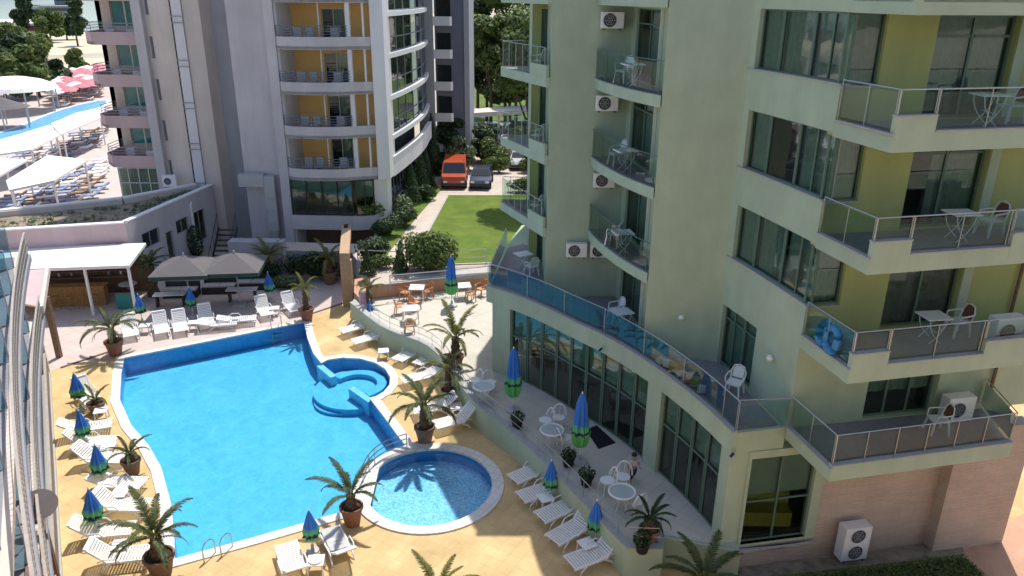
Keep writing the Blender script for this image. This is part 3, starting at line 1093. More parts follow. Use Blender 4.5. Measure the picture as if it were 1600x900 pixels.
def glazed_run(s0, s1, nbay):
    for k in range(nbay):
        a = along(gfe, s0 + (s1 - s0) * k / nbay)
        b = along(gfe, s0 + (s1 - s0) * (k + 1) / nbay)
        L = (b - a).length
        # outer face to the right of P->Q: the run goes from back-left to front-right, outside is on its right
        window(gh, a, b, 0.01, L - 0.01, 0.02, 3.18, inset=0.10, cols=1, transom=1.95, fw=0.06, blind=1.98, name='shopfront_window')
glazed_run(sA, sB, 9)
glazed_run(sC, sD, 4)
# dark floor inside the ground floor so that the rooms read as rooms
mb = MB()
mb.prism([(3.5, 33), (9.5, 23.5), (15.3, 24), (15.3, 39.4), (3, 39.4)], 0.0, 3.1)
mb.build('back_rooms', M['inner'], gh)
for (x, y, rz, m_) in ((7.9, 20.5, 0.2, 'yellow'), (1.8, 30.2, 0.4, 'brown'), (3.5, 28.2, 0.6, 'brown'), (4.6, 26.0, 0.2, 'brown'), (7.6, 22.0, 0.3, 'brown'), (8.2, 20.6, 0.1, 'yellow')):
    mb = MB()
    mb.box((0, 0, 0.72), (1.2, 0.7, 0.04))
    for i in (-1, 1):
        for j in (-1, 1):
            mb.box((i * 0.52, j * 0.28, 0.35), (0.05, 0.05, 0.70))
    mb.box((0, 0.8, 0.22), (1.1, 0.5, 0.44))
    mb.box((0, 1.02, 0.62), (1.1, 0.12, 0.40))
    t = mb.build('lounge_furniture', M[m_], gh)
    t.location = (x - 8, y - 26, 0.0)
    t.matrix_parent_inverse = Matrix.Identity(4)
    t.rotation_euler = (0, 0, rz)

# M line: outer wall facing the camera, from S to E1
Sv, Ev = Vector(S), Vector(E1)
Md = (Ev - Sv).normalized()
def ms(x): return (x - S[0]) / Md.x
MP = (S[0], S[1])
mb = MB()
wall(mb, (S[0] + Md.x * 0.62, S[1] + Md.y * 0.62), E1, -1.0, 3.195, [(ms(7.0) - 0.62, ms(9.10) - 0.62, -0.1, 2.95)], 0.3)
bw = mb.build('brick_wall', M['brick'], gh)
mb = MB()
wall(mb, (S[0] + Md.x * 0.60 + Md.y * 0.02, S[1] + Md.y * 0.60 - Md.x * 0.02), (9.40, 19.42 + 0.065), -0.18, 3.196, [(ms(7.0) - 0.6, ms(9.10) - 0.6, -0.1, 2.95)], 0.28)
mb.build('window_surround', M['green'], gh)
window(gh, MP, E1, ms(7.0), ms(9.10), -0.1, 2.95, inset=0.14, cols=2, transom=1.35, fw=0.06, blind=1.5, name='corner_window')
mb = MB()
q0 = Sv + Md * ms(13.35); q1 = Sv + Md * (ms(15.85) + 0.02)
nM = Vector((Md.y, -Md.x))
mb.prism([tuple(q0 + nM * 0.42), tuple(q1 + nM * 0.42), tuple(q1 - nM * 0.05), tuple(q0 - nM * 0.05)], -1.0, 3.44)
mb.build('brick_pilaster', M['brick'], gh)
mb = MB()
wall(mb, E1, (15.85, 40), -1.0, 3.19, [], 0.3)
mb.build('brick_wall', M['brick'], gh)
mb = MB()
mb.prism([(Kp[0] + 0.3, 19.2), (S[0] + 0.6, 18.95), (S[0] + 0.65, 18.85), (9.4, 19.38)], -0.3, -0.19)
mb.build('window_sill', M['trim'], gh)

# --- upper walls ---
G_ = M['green']
def upwall(P, Q, ops, z0=3.9, z1=TOP - 0.3, m='green', name='wall', t=0.25):
    mb = MB()
    wall(mb, P, Q, z0, z1, ops, t)
    return mb.build(name, M[m], gh)
# left flank W0-W1, hidden mostly
upwall(W0, (0.75, 34.07), [])
# strip at W1-W2 and door wall continuing behind the pier
dops = []
upwall(W1, (3.0, 33.8), [(0.38, 1.30, FL[f] + 0.02, FL[f] + 2.3) for f in (1, 2, 3, 4, 5)], m='lime')
for f in (1, 2, 3, 4, 5):
    window(gh, W1, (3.0, 33.8), 0.38, 1.30, FL[f] + 0.02, FL[f] + 2.3, cols=1, curtain='curtain', name='balcony_door')
# left part of pier: returns
upwall((1.38, 33.79), (1.38, 29.56), [], t=0.2)
upwall(P1L, RC, [])
doorw = Vector(RD) - Vector(RC)
upwall(RC, RD, [(0.55, doorw.length - 0.75, FL[f] + 0.02, FL[f] + 2.45) for f in (1, 2, 3, 4, 5)], m='green')
for f in (1, 2, 3, 4, 5):
    window(gh, RC, RD, 0.55, doorw.length - 0.75, FL[f] + 0.02, FL[f] + 2.45, cols=2, transom=FL[f] + 1.95, curtain='curtain', cfrac=(0.3, 1), name='balcony_door')
    mb = MB()
    q = Vector(RC) + doorw.normalized() * (doorw.length - 0.62)
    mb.box((q.x - 0.05, q.y, FL[f] + 1.3), (0.10, 0.12, 2.55))
    mb.build('door_post', M['framelight'], gh)
upwall(RD, P2L, [])
# big pier face P2L-A
upwall(P2L, A, [])
# curved window strip A..C : bands
def band_ops(a, b):
    return []
nst = len(strip)
cum = [0]
for i in range(nst - 1):
    cum.append(cum[-1] + (Vector(strip[i + 1]) - Vector(strip[i])).length)
for i in range(nst - 1):
    a, b = strip[i], strip[i + 1]
    L = cum[i + 1] - cum[i]
    x0 = 0.30 if i == 0 else -0.001
    ops = [(x0, L + 0.001, 13.5, 15.15), (x0, L + 0.001, 10.6, 12.33), (x0, L + 0.001, 7.7, 9.43)]
    if i == 0: ops.append((0.12, L + 0.001, 3.9, 6.05))
    if i == 1: ops.append((-0.001, min(0.85, L + 0.001), 3.9, 6.05))
    zc = 3.9
    for (za, zb) in sorted(set((o_[2], o_[3]) for o_ in ops if o_[2] > 7)) + [(TOP - 0.3, TOP - 0.3)]:
        mb = MB()
        wall(mb, a, b, zc, za, [o_ for o_ in ops if o_[2] < 7] if zc == 3.9 else [], 0.25)
        mb.build('curved_wall', G_, gh)
        if i == 0 and zb > za:
            mb = MB()
            wall(mb, a, Vector(a).lerp(Vector(b), 0.30 / L), za, zb, [], 0.25)
            mb.build('curved_wall', G_, gh)
        zc = zb
# continuous ribbon windows (two facets each) and the door on the first floor
for (z0, z1, cu) in ((13.5, 15.15, 'curtain'), (10.6, 12.33, 'curtain'), (7.7, 9.43, 'curtain')):
    for i in range(nst - 1):
        a, b = Vector(strip[i]), Vector(strip[i + 1])
        L = (b - a).length
        window(gh, a, b, 0.30 if i == 0 else 0.0, L, z0, z1, inset=0.16, cols=2 if i == nst - 2 else 1, fw=0.05, curtain=cu if random.random() < 0.85 else None, cfrac=(0.0, random.choice((1, 1, 0.85))), name='ribbon_window')
a, b = Vector(strip[0]), Vector(strip[1])
window(gh, a, b, 0.12, (b - a).length, 3.95, 6.05, inset=0.16, cols=2, transom=5.6, curtain='blind', name='terrace_door')
a, b = Vector(strip[1]), Vector(strip[2])
window(gh, a, b, 0.0, min(0.85, (b - a).length), 3.95, 6.05, inset=0.16, cols=1, transom=5.6, curtain='blind', name='terrace_door')
mb = MB(); mb.box((7.95, 19.95, 0.35), (1.5, 0.6, 0.5)); mb.box((7.95, 20.3, 0.6), (1.6, 0.25, 0.8)); mb.build('yellow_sofa', M['yellow'], gh)
# stone cap on each band
for zc in (7.7, 10.6, 13.5):
    mb = MB()
    chain_wall(mb, [tuple(Vector(p) + Vector((-0.035, -0.01))) for p in strip], 0.2, zc - 0.03, zc + 0.012)
    mb.build('band_cap', M['trim'], gh)
# M side, upper
LM = (Ev - Vector(C)).length
Mc = (Ev - Vector(C)).normalized()
def mc(x): return (x - C[0]) / Mc.x
ops = []
for (z0, z1) in ((13.46, 15.14), (10.56, 12.25), (7.66, 9.35)):
    ops.append((0.0 - 0.001, mc(8.93), z0, z1))
for f in (1, 2, 3, 4):
    ops.append((mc(10.28), mc(12.50), FL[f] + 0.02, FL[f] + (2.50 if f > 1 else 2.35)))
# three colours of render: window part, yellow-green piers, all in one wall per storey
for f in (1, 2, 3, 4, 5):
    mb = MB()
    z0 = FL[f]
    z1 = FL[f] + 2.9 if f < 5 else TOP - 0.3
    Cs = tuple(Vector(C) + Mc * 0.03)
    wall(mb, Cs, E1, z0, z1, [(max(-0.001, o_[0] - 0.03), o_[1] - 0.03, o_[2], o_[3]) for o_ in ops], 0.3)
    mb.build('wall', M['lime' if f in (2, 3, 4) else 'green'], gh)
for i, (z0, z1) in enumerate(((13.46, 15.14), (10.56, 12.25), (7.66, 9.35))):
    window(gh, C, E1, 0.0, mc(8.93), z0, z1, inset=0.14, cols=1, curtain='curtain', cfrac=(0.25, 1), name='side_window')
    mb = MB()
    mb.prism([(C[0] - 0.0, C[1] - 0.06), (8.93, C[1] + 0.20 - 0.06), (8.93, C[1] + 0.2), (C[0], C[1])], z0 - 0.05, z0 - 0.002)
    mb.build('window_sill', M['trim'], gh)
for f, cu in ((1, 'curtain'), (2, 'curtainpink'), (3, 'curtain'), (4, 'curtain')):
    h = 2.50 if f > 1 else 2.35
    window(gh, C, E1, mc(10.28), mc(12.50), FL[f] + 0.02, FL[f] + h, inset=0.18, cols=3 if f == 1 else 2, transom=FL[f] + 2.0, fw=0.07, curtain=cu, cfrac=(0.0, 1) if f != 3 else (0.36, 1), czr=(0.30, 1) if f == 1 else (0, 1), name='balcony_door')
    mb = MB()
    wq = Vector(C) + Mc * (mc(12.50) + 0.17)
    mb.box((wq.x, wq.y - 0.02, FL[f] + 1.25), (0.30, 0.06, 2.45), rz=math.atan2(Mc.y, Mc.x))
    mb.build('door_jamb', M['green'], gh)
upwall(E1, (15.85, 40), [], m='green')
upwall((15.85, 40), W0, [], z0=-1, m='green')
mb = MB()
mb.tube([(14.32, 20.36, 3.9), (14.32, 20.36, 15.0)], 0.05, 6)
mb.build('downpipe', M['brown'], gh)

# --- soffits / balconies ---
# right hand balconies
Fd = Vector((13.9 - 8.4, 18.35 - 17.1)).normalized()
def fp(x, off=0.0):
    p = Vector(Kp) + Fd * ((x - Kp[0]) / Fd.x)
    return (p.x + Fd.y * off, p.y - Fd.x * off)
Ccl = (C[0] - 0.02, C[1] - 0.02)
for f in (1, 2, 3, 4, 5):
    z = FL[f]
    xr = 13.9 if f == 1 else 15.4
    back = [(xr + 0.35, C[1] + (xr + 0.35 - C[0]) * Mc.y / Mc.x - 0.005), (C[0], C[1] - 0.005)]
    outl = [Ccl, Kp, fp(xr)] + back[:1] + [(C[0] + 0.02, C[1] - 0.004)]
    bal = MB()
    bal.prism(outl, z - 0.36, z)
    bo = bal.build('balcony_slab', M['green'], gh)
    mb = MB()
    mb.prism(offset_poly(outl, -0.05), z + 0.001, z + 0.012)
    mb.build('balcony_floor', M['balcfloor'], bo)
    if f == 5: continue
    pm = MB()
    cp = MB()
    def low(x0, x1, hh):
        a, b = Vector(fp(x0)), Vector(fp(x1))
        nb = Vector((-Fd.y, Fd.x))
        pm.prism([tuple(a - nb * 0.003), tuple(b - nb * 0.003), tuple(b + nb * 0.14), tuple(a + nb * 0.14)], z - 0.2, z + hh)
        cp.prism([tuple(a - nb * 0.03), tuple(b - nb * 0.03), tuple(b + nb * 0.17), tuple(a + nb * 0.17)], z + hh + 0.001, z + hh + 0.035)
    if f == 1:
        low(8.42, xr, 0.10)
    else:
        low(8.42, 9.44, 0.43)
        low(9.445, 12.20, 0.08)
        low(12.205, xr, 0.43)
    pm.build('balcony_parapet', M['green'], gh)
    # side kerb C->K
    a, b = Vector(Ccl), Vector(Kp)
    cp.prism([(a.x - 0.03, a.y), (b.x - 0.03, b.y - 0.03), (b.x + 0.12, b.y + 0.04), (a.x + 0.12, a.y)], z + 0.013, z + 0.06)
    cp.build('balcony_cap', M['trim'], gh)
    rr = [(Ccl[0] + 0.05, Ccl[1] - 0.03), (Kp[0] + 0.04, Kp[1] + 0.07)]
    railing(gh, rr, z + 0.06, 0.95, 'railglass', 1.0, name='balcony_rail')
    zz = z + 0.10
    nb = Vector((-Fd.y, Fd.x)) * 0.07
    pts = [tuple(Vector(fp(x)) + nb) for x in (8.48, 9.44)]
    if f == 1:
        railing(gh, [tuple(Vector(fp(x)) + nb) for x in (8.48, xr - 0.03)] + [(xr + 0.25, C[1] + (xr - C[0]) * 0.2 - 0.05)], zz, 0.90, 'railglass', 0.92, name='balcony_rail')
    else:
        railing(gh, pts, z + 0.45, 0.56, 'railglass', 0.94, name='balcony_rail')
        railing(gh, [tuple(Vector(fp(x)) + nb) for x in (9.46, 12.18)], z + 0.10, 0.91, 'railglass', 1.35, name='balcony_rail')
        railing(gh, [tuple(Vector(fp(x)) + nb) for x in (12.22, xr - 0.05)], z + 0.45, 0.56, 'railglass', 1.2, name='balcony_rail')
# fifth-floor band and parapets above the eye line
mb = MB()
chain_wall(mb, [tuple(p) for p in ([Kp] + [fp(15.4)])], 0.15, FL[5] - 0.1, FL[5] + 1.0)
chain_wall(mb, [Ccl, Kp], 0.15, FL[5] - 0.1, FL[5] + 1.0)
mb.build('balcony_parapet', M['green'], gh)

# recess balconies between the piers
rb_front = smooth_open([(2.98, 29.28), (3.12, 28.1), (3.62, 26.2), (4.12, 24.9), (4.52, 24.12)], 1)
for f in (2, 3, 4, 5):
    z = FL[f]
    mb = MB()
    mb.prism(rb_front + [(4.84, 25.3), (4.24, 29.34)], z - 0.36, z)
    bo = mb.build('balcony_slab', M['green'], gh)
    mb = MB()
    mb.prism(offset_poly(rb_front + [(4.84, 25.3), (4.24, 29.34)], -0.05), z + 0.001, z + 0.012)
    mb.build('balcony_floor', M['balcfloor'], bo)
    if f == 5:
        mb = MB(); chain_wall(mb, rb_front, 0.12, z + 0.02, z + 0.9); mb.build('balcony_parapet', M['green'], gh)
    else:
        rf = [tuple(Vector(p) + Vector((0.06, 0.02))) for p in rb_front]
        railing(gh, rf, z + 0.02, 1.0, 'railglass', 1.3, name='balcony_rail', post_m='frame')
# left tip balconies
lt = [(-0.55, 33.4), (1.2, 29.32), (1.34, 29.32), (1.36, 33.78), (0.74, 33.82), (-0.5, 33.9)]
for f in (2, 3, 4, 5):
    z = FL[f]
    mb = MB()
    mb.prism(lt, z - 0.36, z)
    bo = mb.build('balcony_slab', M['green'], gh)
    mb = MB()
    mb.prism(offset_poly(lt, -0.05), z + 0.001, z + 0.012)
    mb.build('balcony_floor', M['balcfloor'], bo)
    if f == 5:
        mb = MB(); chain_wall(mb, [(-0.55, 33.4), (1.2, 29.32)], 0.12, z + 0.02, z + 0.9); mb.build('balcony_parapet', M['green'], gh)
        continue
    mb = MB()
    a, b = Vector((0.62, 30.68)), Vector((1.2, 29.33))
    chain_wall(mb, [tuple(a), tuple(b)], 0.12, z + 0.002, z + 0.42)
    mb.build('balcony_parapet', M['green'], gh)
    railing(gh, [(0.60, 33.74), (-0.44, 33.82), (-0.46, 33.44), (1.14, 29.6)], z + 0.02, 1.02, 'railglass', 0.7, name='balcony_rail')
# curved terrace balustrade
er = [tuple(p) for p in edge]
rl = []
for i in range(len(er)):
    a = Vector(er[max(i - 1, 0)]); b = Vector(er[min(i + 1, len(er) - 1)])
    d = (b - a).normalized()
    rl.append(tuple(Vector(er[i]) + Vector((-d.y, d.x)) * 0.10))
railing(gh, [(-0.30, 35.8), (-0.95, 30.55)], 3.94, 0.95, 'railglass', 1.1, name='terrace_rail')
railing(gh, rl, 3.94, 0.95, 'blueglass', 2.2, name='terrace_rail')
railing(gh, [(S[0] + 0.08, S[1] + 0.1), (C[0] - 0.03, C[1] - 0.08)], 3.94, 0.95, 'railglass', 1.5, name='terrace_rail')

# =====================================================================
# hotel wing the picture is taken from (behind the camera) -- its sunny face lights the shaded fronts
# =====================================================================
hw = athing('hotel_wing', 'pale sunlit hotel wing facing the green block across the deck', 'building', (8, -4, ZD))
mb = MB()
ops = []
for f in range(6):
    for k in range(12):
        ops.append((1.2 + k * 3.4, 3.4 + k * 3.4, ZD + 1.2 + f * 2.9, ZD + 3.0 + f * 2.9))
wall(mb, (28, -1.6), (-14, -1.6), ZD, 18.5, ops, 0.3)
mb.build('wall', M['beige'], hw)
mb = MB()
mb.prism([(28, -1.95), (-14, -1.95), (-14, -12), (28, -12)], ZD, 18.4)
mb.build('rooms', M['inner'], hw)
for (s0, s1, z0, z1) in ops:
    a, b = 28 - s0, 28 - s1
    mb = MB()
    mb.quad((a, -1.75, z0), (b, -1.75, z0), (b, -1.75, z1), (a, -1.75, z1))
    mb.build('window', M['glass'], hw)

# =====================================================================
# LILAC HOTEL (left, behind the pool)
# =====================================================================
gb_ = athing('lilac_hotel', 'tall lilac and beige hotel tower with stacked balconies and a curved glass side', 'building', (-12, 50, -1))
BT = 22.0
def bpart(name, mb, m): return mb.build(name, M[m], gb_)
PT = [13.15, 10.70, 8.22, 5.75]           # parapet tops of the storeys you see
def levels(): return [PT[0] + 2.47 * 2, PT[0] + 2.47] + PT
# --- big lilac wall and the column beside the balcony bay ---
mb = MB(); wall(mb, (-16.3, 46.0), (-13.95, 45.9), -1, BT, [], 0.4); bpart('wall', mb, 'purple')
mb = MB(); mb.prism([(-13.95, 45.2), (-13.35, 45.0), (-13.35, 46.2), (-13.95, 46.2)], -1, BT); bpart('column', mb, 'purple')
mb = MB(); wall(mb, (-16.3, 52.0), (-16.3, 46.0), -1, BT, [], 0.4); bpart('wall', mb, 'purple')
# --- grey slot with the dark stair windows ---
for k in range(6):
    z = 15.6 - 2.47 * k
mb = MB()
ops = []
for k in range(7):
    z1 = 17.2 - 2.47 * k
    ops += [(1.0, 1.75, z1 - 1.35, z1 - 0.02), (1.0, 1.75, z1 - 2.15, z1 - 1.45)]
wall(mb, (-18.05, 48.4), (-16.05, 48.4), -1, BT, ops, 0.3); bpart('wall', mb, 'graywall')
for (s0, s1, z0, z1) in ops:
    mb = MB(); mb.box((-18.05 + (s0 + s1) / 2, 48.55, (z0 + z1) / 2), (s1 - s0 + 0.1, 0.02, z1 - z0 + 0.05)); bpart('stair_window', mb, 'carglass')
mb = MB(); wall(mb, (-18.35, 47.5), (-18.05, 48.4), -1, BT, [], 0.3); bpart('wall', mb, 'beige')
# --- beige walls, pale sheet panel strip ---
mb = MB(); wall(mb, (-19.35, 47.5), (-18.35, 47.5), -1, BT, [], 0.3); bpart('wall', mb, 'beige')
mb = MB(); mb.prism([(-19.98, 47.45), (-19.38, 47.40), (-19.38, 47.9), (-19.98, 47.9)], 2.3, BT); bpart('service_duct', mb, 'whitewall')
mb = MB()
for k in range(7):
    for dz in (0, 0.35):
        mb.box((-19.68, 47.385, 16.2 - 2.47 * k + dz), (0.66, 0.07, 0.05))
bpart('duct_band', mb, 'graywall')
mb = MB(); mb.prism([(-20.08, 47.5), (-19.99, 47.5), (-19.99, 47.8), (-20.08, 47.8)], 2.3, BT); bpart('seam', mb, 'rubber')
mb = MB()
ops = [(0.12, 0.34, 14.15 - 2.47 * k, 15.4 - 2.47 * k) for k in range(6)]
wall(mb, (-21.85, 48.0), (-20.05, 47.6), -1, BT, ops, 0.3); bpart('wall', mb, 'beige')
for (s0, s1, z0, z1) in ops:
    mb = MB(); mb.box((-21.62, 48.07, (z0 + z1) / 2), (0.3, 0.02, z1 - z0)); bpart('slit_window', mb, 'darkwall')
mb = MB(); mb.prism([(-22.40, 47.6), (-21.85, 47.6), (-21.85, 48.4), (-22.40, 48.4)], -1, BT); bpart('column', mb, 'purple')
# --- left balcony stack ---
SL, SR = -25.75, -22.40
sY = 49.6
mb = MB(); wall(mb, (-26.4, 51.4), (-22.3, 51.4), -1, BT, [(0.9, 3.6, p + 0.1, p + 2.0) for p in levels()], 0.3); bpart('wall', mb, 'beige')
for i, p in enumerate(levels() + [3.28]):
    top = p
    if i < 6:
        mb = MB()
        poly = [(SL + 0.5, 48.0), (SR, 47.95), (SR, 51.3), (SL - 0.4, 51.3), (SL - 0.3, 49.0)]
        mb.prism(poly, top - 0.72, top - 0.55)
        bpart('balcony_slab', mb, 'pink')
        mb = MB()
        chain_wall(mb, [(SL - 0.4, 51.3), (SL - 0.3, 49.0), (SL + 0.5, 48.0), (SR - 0.005, 47.95)], 0.12, top - 0.73, top)
        bpart('balcony_parapet', mb, 'pink')
        rp_ = [(SL - 0.3, 51.2), (SL - 0.22, 49.1), (SL + 0.55, 48.08), (SR - 0.05, 48.02)]
        mb = MB()
        for h in (0.16, 0.32, 0.5):
            mb.tube([(q[0], q[1], top + h) for q in rp_], 0.02, 4)
        for q in rp_:
            mb.tube([(q[0], q[1], top), (q[0], q[1], top + 0.5)], 0.02, 4)
        bpart('balcony_rail', mb, 'graywall')
        # bright divider post, teal reflecting doors
        mb = MB(); mb.box((-23.95, 50.1, top + 0.65), (0.09, 0.09, 2.35)); bpart('divider_post', mb, 'framelight')
        window(gb_, (-26.4, 51.4), (-22.3, 51.4), 0.9, 3.6, p + 0.1, p + 1.95, inset=0.12, cols=2, frame='framelight', glass='tealpane')
        mb = MB()
        mb.box((-25.2, 50.6, top - 0.2), (0.5, 0.5, 0.5))
        bpart('balcony_seat', mb, 'white')
        mb = MB()
        mb.box((-23.2, 49.0, top - 0.15), (0.45, 0.45, 0.6))
        bpart('balcony_seat', mb, 'white')
mb = MB(); mb.prism([(SL + 0.6, 48.2), (SR, 48.2), (SR, 51.3), (SL + 0.2, 51.3)], -1, 2.9); bpart('base', mb, 'pink')
window(gb_, (SL + 0.6, 48.15), (SR, 48.15), 0.05, 2.65, 2.95, 4.98, inset=-0.02, cols=4, transom=4.0, frame='framelight', curtain='blind')
# side return, upper wall of the stack
mb = MB(); wall(mb, (-26.4, 60), (-26.4, 51.4), -1, BT, [], 0.3); bpart('wall', mb, 'beige')
# --- balcony bay ---
BL, BR, BA, BC = -13.35, -9.55, -8.30, -7.45
bY = 45.0
back = 47.2
mb = MB(); wall(mb, (BL, back), (-8.2, back), -1, BT, [(2.15, 3.5, p - 0.45, p + 1.45) for p in levels()], 0.3); bpart('wall', mb, 'orange')
for p in levels():
    window(gb_, (BL, back), (-8.2, back), 2.15, 3.5, p - 0.45, p + 1.45, cols=2, curtain='curtain', cfrac=(0.5, 1), frame='framelight', name='balcony_door')
mb = MB(); mb.prism([(BL, 45.2), (BL + 0.12, 45.2), (BL + 0.40, back - 0.01), (BL, back - 0.01)], -1, BT); bpart('side_wall', mb, 'whitewall')
curve = smooth_open([(-13.34, 45.05), (-12.9, 44.62), (-11.4, 44.45), (-9.9, 44.55), (-9.3, 44.9), (-8.6, 45.1), (-7.95, 45.35)], 2)
for i, p in enumerate(levels()):
    poly = curve + [(-7.95, back - 0.01), (-13.34, back - 0.01)]
    mb = MB(); mb.prism(poly, p - 0.66, p - 0.5); bpart('balcony_slab', mb, 'purple')
    mb = MB(); chain_wall(mb, curve, 0.14, p - 0.68, p); bpart('balcony_parapet', mb, 'purple')
    mb = MB()
    cr_ = [tuple(Vector(q) + Vector((0, 0.07))) for q in curve if q[0] < -9.2]
    for h in (0.14, 0.28, 0.42, 0.58):
        mb.tube([(q[0], q[1], p + h) for q in cr_], 0.018, 4)
    for q in cr_[::2]:
        mb.tube([(q[0], q[1], p), (q[0], q[1], p + 0.58)], 0.018, 4)
    bpart('balcony_rail', mb, 'darkwall')
    mb = MB(); mb.box((-9.25, 45.1, p + 0.9), (0.22, 0.3, 1.85)); bpart('post', mb, 'whitewall')
    mb = MB(); mb.box((-10.95, 45.4, p + 0.88), (0.07, 0.07, 1.8)); bpart('post', mb, 'whitewall')
    mb = MB(); mb.box((-8.45, 45.35, p + 0.9), (0.10, 0.25, 1.85)); bpart('post', mb, 'whitewall')
    for (x, rz) in ((-12.3, 0.2), (-11.6, -0.3), (-10.2, 0.1)):
        mb = MB()
        mb.box((x, 45.6, p - 0.05), (0.5, 0.5, 0.05), rz=rz)
        mb.box((x, 45.85, p + 0.2), (0.45, 0.05, 0.5), rz=rz)
        mb.box((x - 0.2, 45.6, p - 0.25), (0.05, 0.4, 0.4), rz=rz)
        mb.box((x + 0.2, 45.6, p - 0.25), (0.05, 0.4, 0.4), rz=rz)
        bpart('balcony_chair', mb, 'grey')
# lowest glazed room of the bay
window(gb_, (BL, 45.0), (-9.45, 44.85), 0.05, 3.8, 2.88, 5.05, inset=0.0, cols=4, fw=0.07, blind=4.2, name='bay_window', frame='darkmetal')
window(gb_, (-9.42, 44.86), (-8.3, 45.1), 0.02, 1.1, 2.88, 5.05, inset=0.0, cols=2, fw=0.07, blind=4.0, name='bay_window', frame='darkmetal')
mb = MB(); mb.prism([(-13.34, 44.8), (-9.4, 44.7), (-8.2, 44.95), (-8.0, back), (-13.34, back)], 2.0, 2.86); bpart('bay_sill', mb, 'purple')
mb = MB(); mb.prism([(-13.3, 46.6), (-8.0, 46.6), (-8.0, 47.1), (-13.3, 47.1)], -1, 1.98); bpart('dark_undercroft', mb, 'brown')
mb = MB(); mb.prism([(-8.35, 45.3), (-7.6, 45.6), (-7.6, 47.1), (-8.35, 47.1)], 0.0, 5.0); bpart('corner_wall', mb, 'whitewall')
# --- white column and the curved glass flank ---
mb = MB(); mb.prism([(-8.05, 45.2), (-7.35, 45.4), (-7.30, 47.3), (-8.05, 47.3)], 5.02, BT); bpart('white_column', mb, 'whitewall')
ec = smooth_open([(-7.32, 46.6), (-6.85, 50.0), (-6.45, 54.0), (-6.35, 57.5), (-6.6, 61.5)], 1)
for i, p in enumerate([PT[0] + 2.47, 13.3, 10.9, 8.55]):
    mb = MB(); chain_wall(mb, ec, 0.6, p - 1.25 - 0.18, p - 1.25 + 0.1); bpart('curved_ledge', mb, 'white')
    for k in range(len(ec) - 1):
        a, b = Vector(ec[k]) + Vector((-0.25, 0)), Vector(ec[k + 1]) + Vector((-0.25, 0))
        L = (b - a).length
        window(gb_, a, b, 0.0, L, p - 1.13, p + 0.98, inset=0.0, cols=max(1, int(L / 1.3)), fw=0.06, transom=p - 0.3, name='curved_window', frame='darkwall', glass='glass')
# lower curved white terrace wall
mb = MB(); chain_wall(mb, ec[:-1] + [(-6.4, 60.5)], 0.25, 4.9, 6.05); bpart('curved_parapet', mb, 'whitewall')
mb = MB(); chain_wall(mb, [(q[0] + 0.03, q[1]) for q in ec[:-1]] + [(-6.37, 60.5)], 0.3, 6.053, 6.13); bpart('parapet_cap', mb, 'white')
ec2 = smooth_open([(-7.6, 47.0), (-7.55, 49.5), (-7.3, 53.5), (-7.0, 58.0), (-6.9, 62.0)], 1)
mb = MB(); chain_wall(mb, ec2, 0.3, 0.55, 2.5); bpart('plinth_wall', mb, 'whitewall')
mb = MB(); chain_wall(mb, [(q[0] + 0.12, q[1]) for q in ec2], 0.5, 2.503, 2.62); bpart('plinth_cap', mb, 'white')
for k in range(len(ec2) - 1):
    a, b = Vector(ec2[k]) + Vector((-0.5, 0)), Vector(ec2[k + 1]) + Vector((-0.5, 0))
    window(gb_, a, b, 0.0, (b - a).length, 2.6, 4.9, inset=0.0, cols=2, fw=0.06, name='restaurant_window', frame='darkwall')
mb = MB(); mb.prism([(-8.6, 47.6), (-8.1, 50.5), (-7.75, 54), (-7.6, 58), (-7.8, 61), (-16, 61), (-16, 47.7)], -1, BT - 0.2); bpart('core', mb, 'darkbacking')  # added solid backing, its dark colour makes the flank windows read unlit
mb = MB(); mb.prism([(-6.2, 63.8), (-3.8, 63.0), (-3.8, 71), (-6.2, 71)], 1.0, BT - 0.2); bpart('core', mb, 'darkbacking')  # same painted-dark backing added behind the far balcony openings
# --- far grey part with small balconies ---
mb = MB(); wall(mb, (-7.5, 62.0), (-6.25, 62.0), -1, BT, [], 0.4); bpart('wall', mb, 'graywall')
mb = MB(); wall(mb, (-6.25, 63.4), (-3.6, 62.6), 2.5, BT, [(0.05, 1.35, 15.8 - 2.42 * k, 17.4 - 2.42 * k) for k in range(6)], 0.3); bpart('wall', mb, 'darkwall')
for k in range(6):
    z = 15.7 - 2.42 * k
    mb = MB(); mb.prism([(-6.24, 62.05), (-4.95, 62.0), (-4.8, 62.2), (-4.85, 63.0), (-6.24, 63.35)], z - 0.12, z); bpart('balcony_slab', mb, 'graywall')
    mb = MB(); chain_wall(mb, [(-6.24, 62.04), (-4.95, 61.98), (-4.78, 62.2)], 0.1, z - 0.15, z + 0.52); bpart('balcony_parapet', mb, 'whitewall')
mb = MB(); wall(mb, (-3.6, 62.6), (-3.6, 72), 0.5, BT, [], 0.3); bpart('wall', mb, 'graywall')
mb = MB(); mb.prism([(-5.0, 63.3), (-3.75, 63.0), (-3.75, 66), (-5.0, 66)], 0.5, 2.5); bpart('ground_wall', mb, 'beige')
mb = MB(); mb.prism([(-26.2, 51.8), (-16.5, 48.9), (-16.2, 46.4), (-8.2, 47.8), (-7.9, 61.8), (-3.9, 63.5), (-3.9, 71.8), (-26.2, 62)], BT - 0.05, BT + 0.3); bpart('roof', mb, 'graywall')

gb_.scale = (1.1, 1.1, 1.1)
gb_.location = (-13.2, 55.0, -2.65)
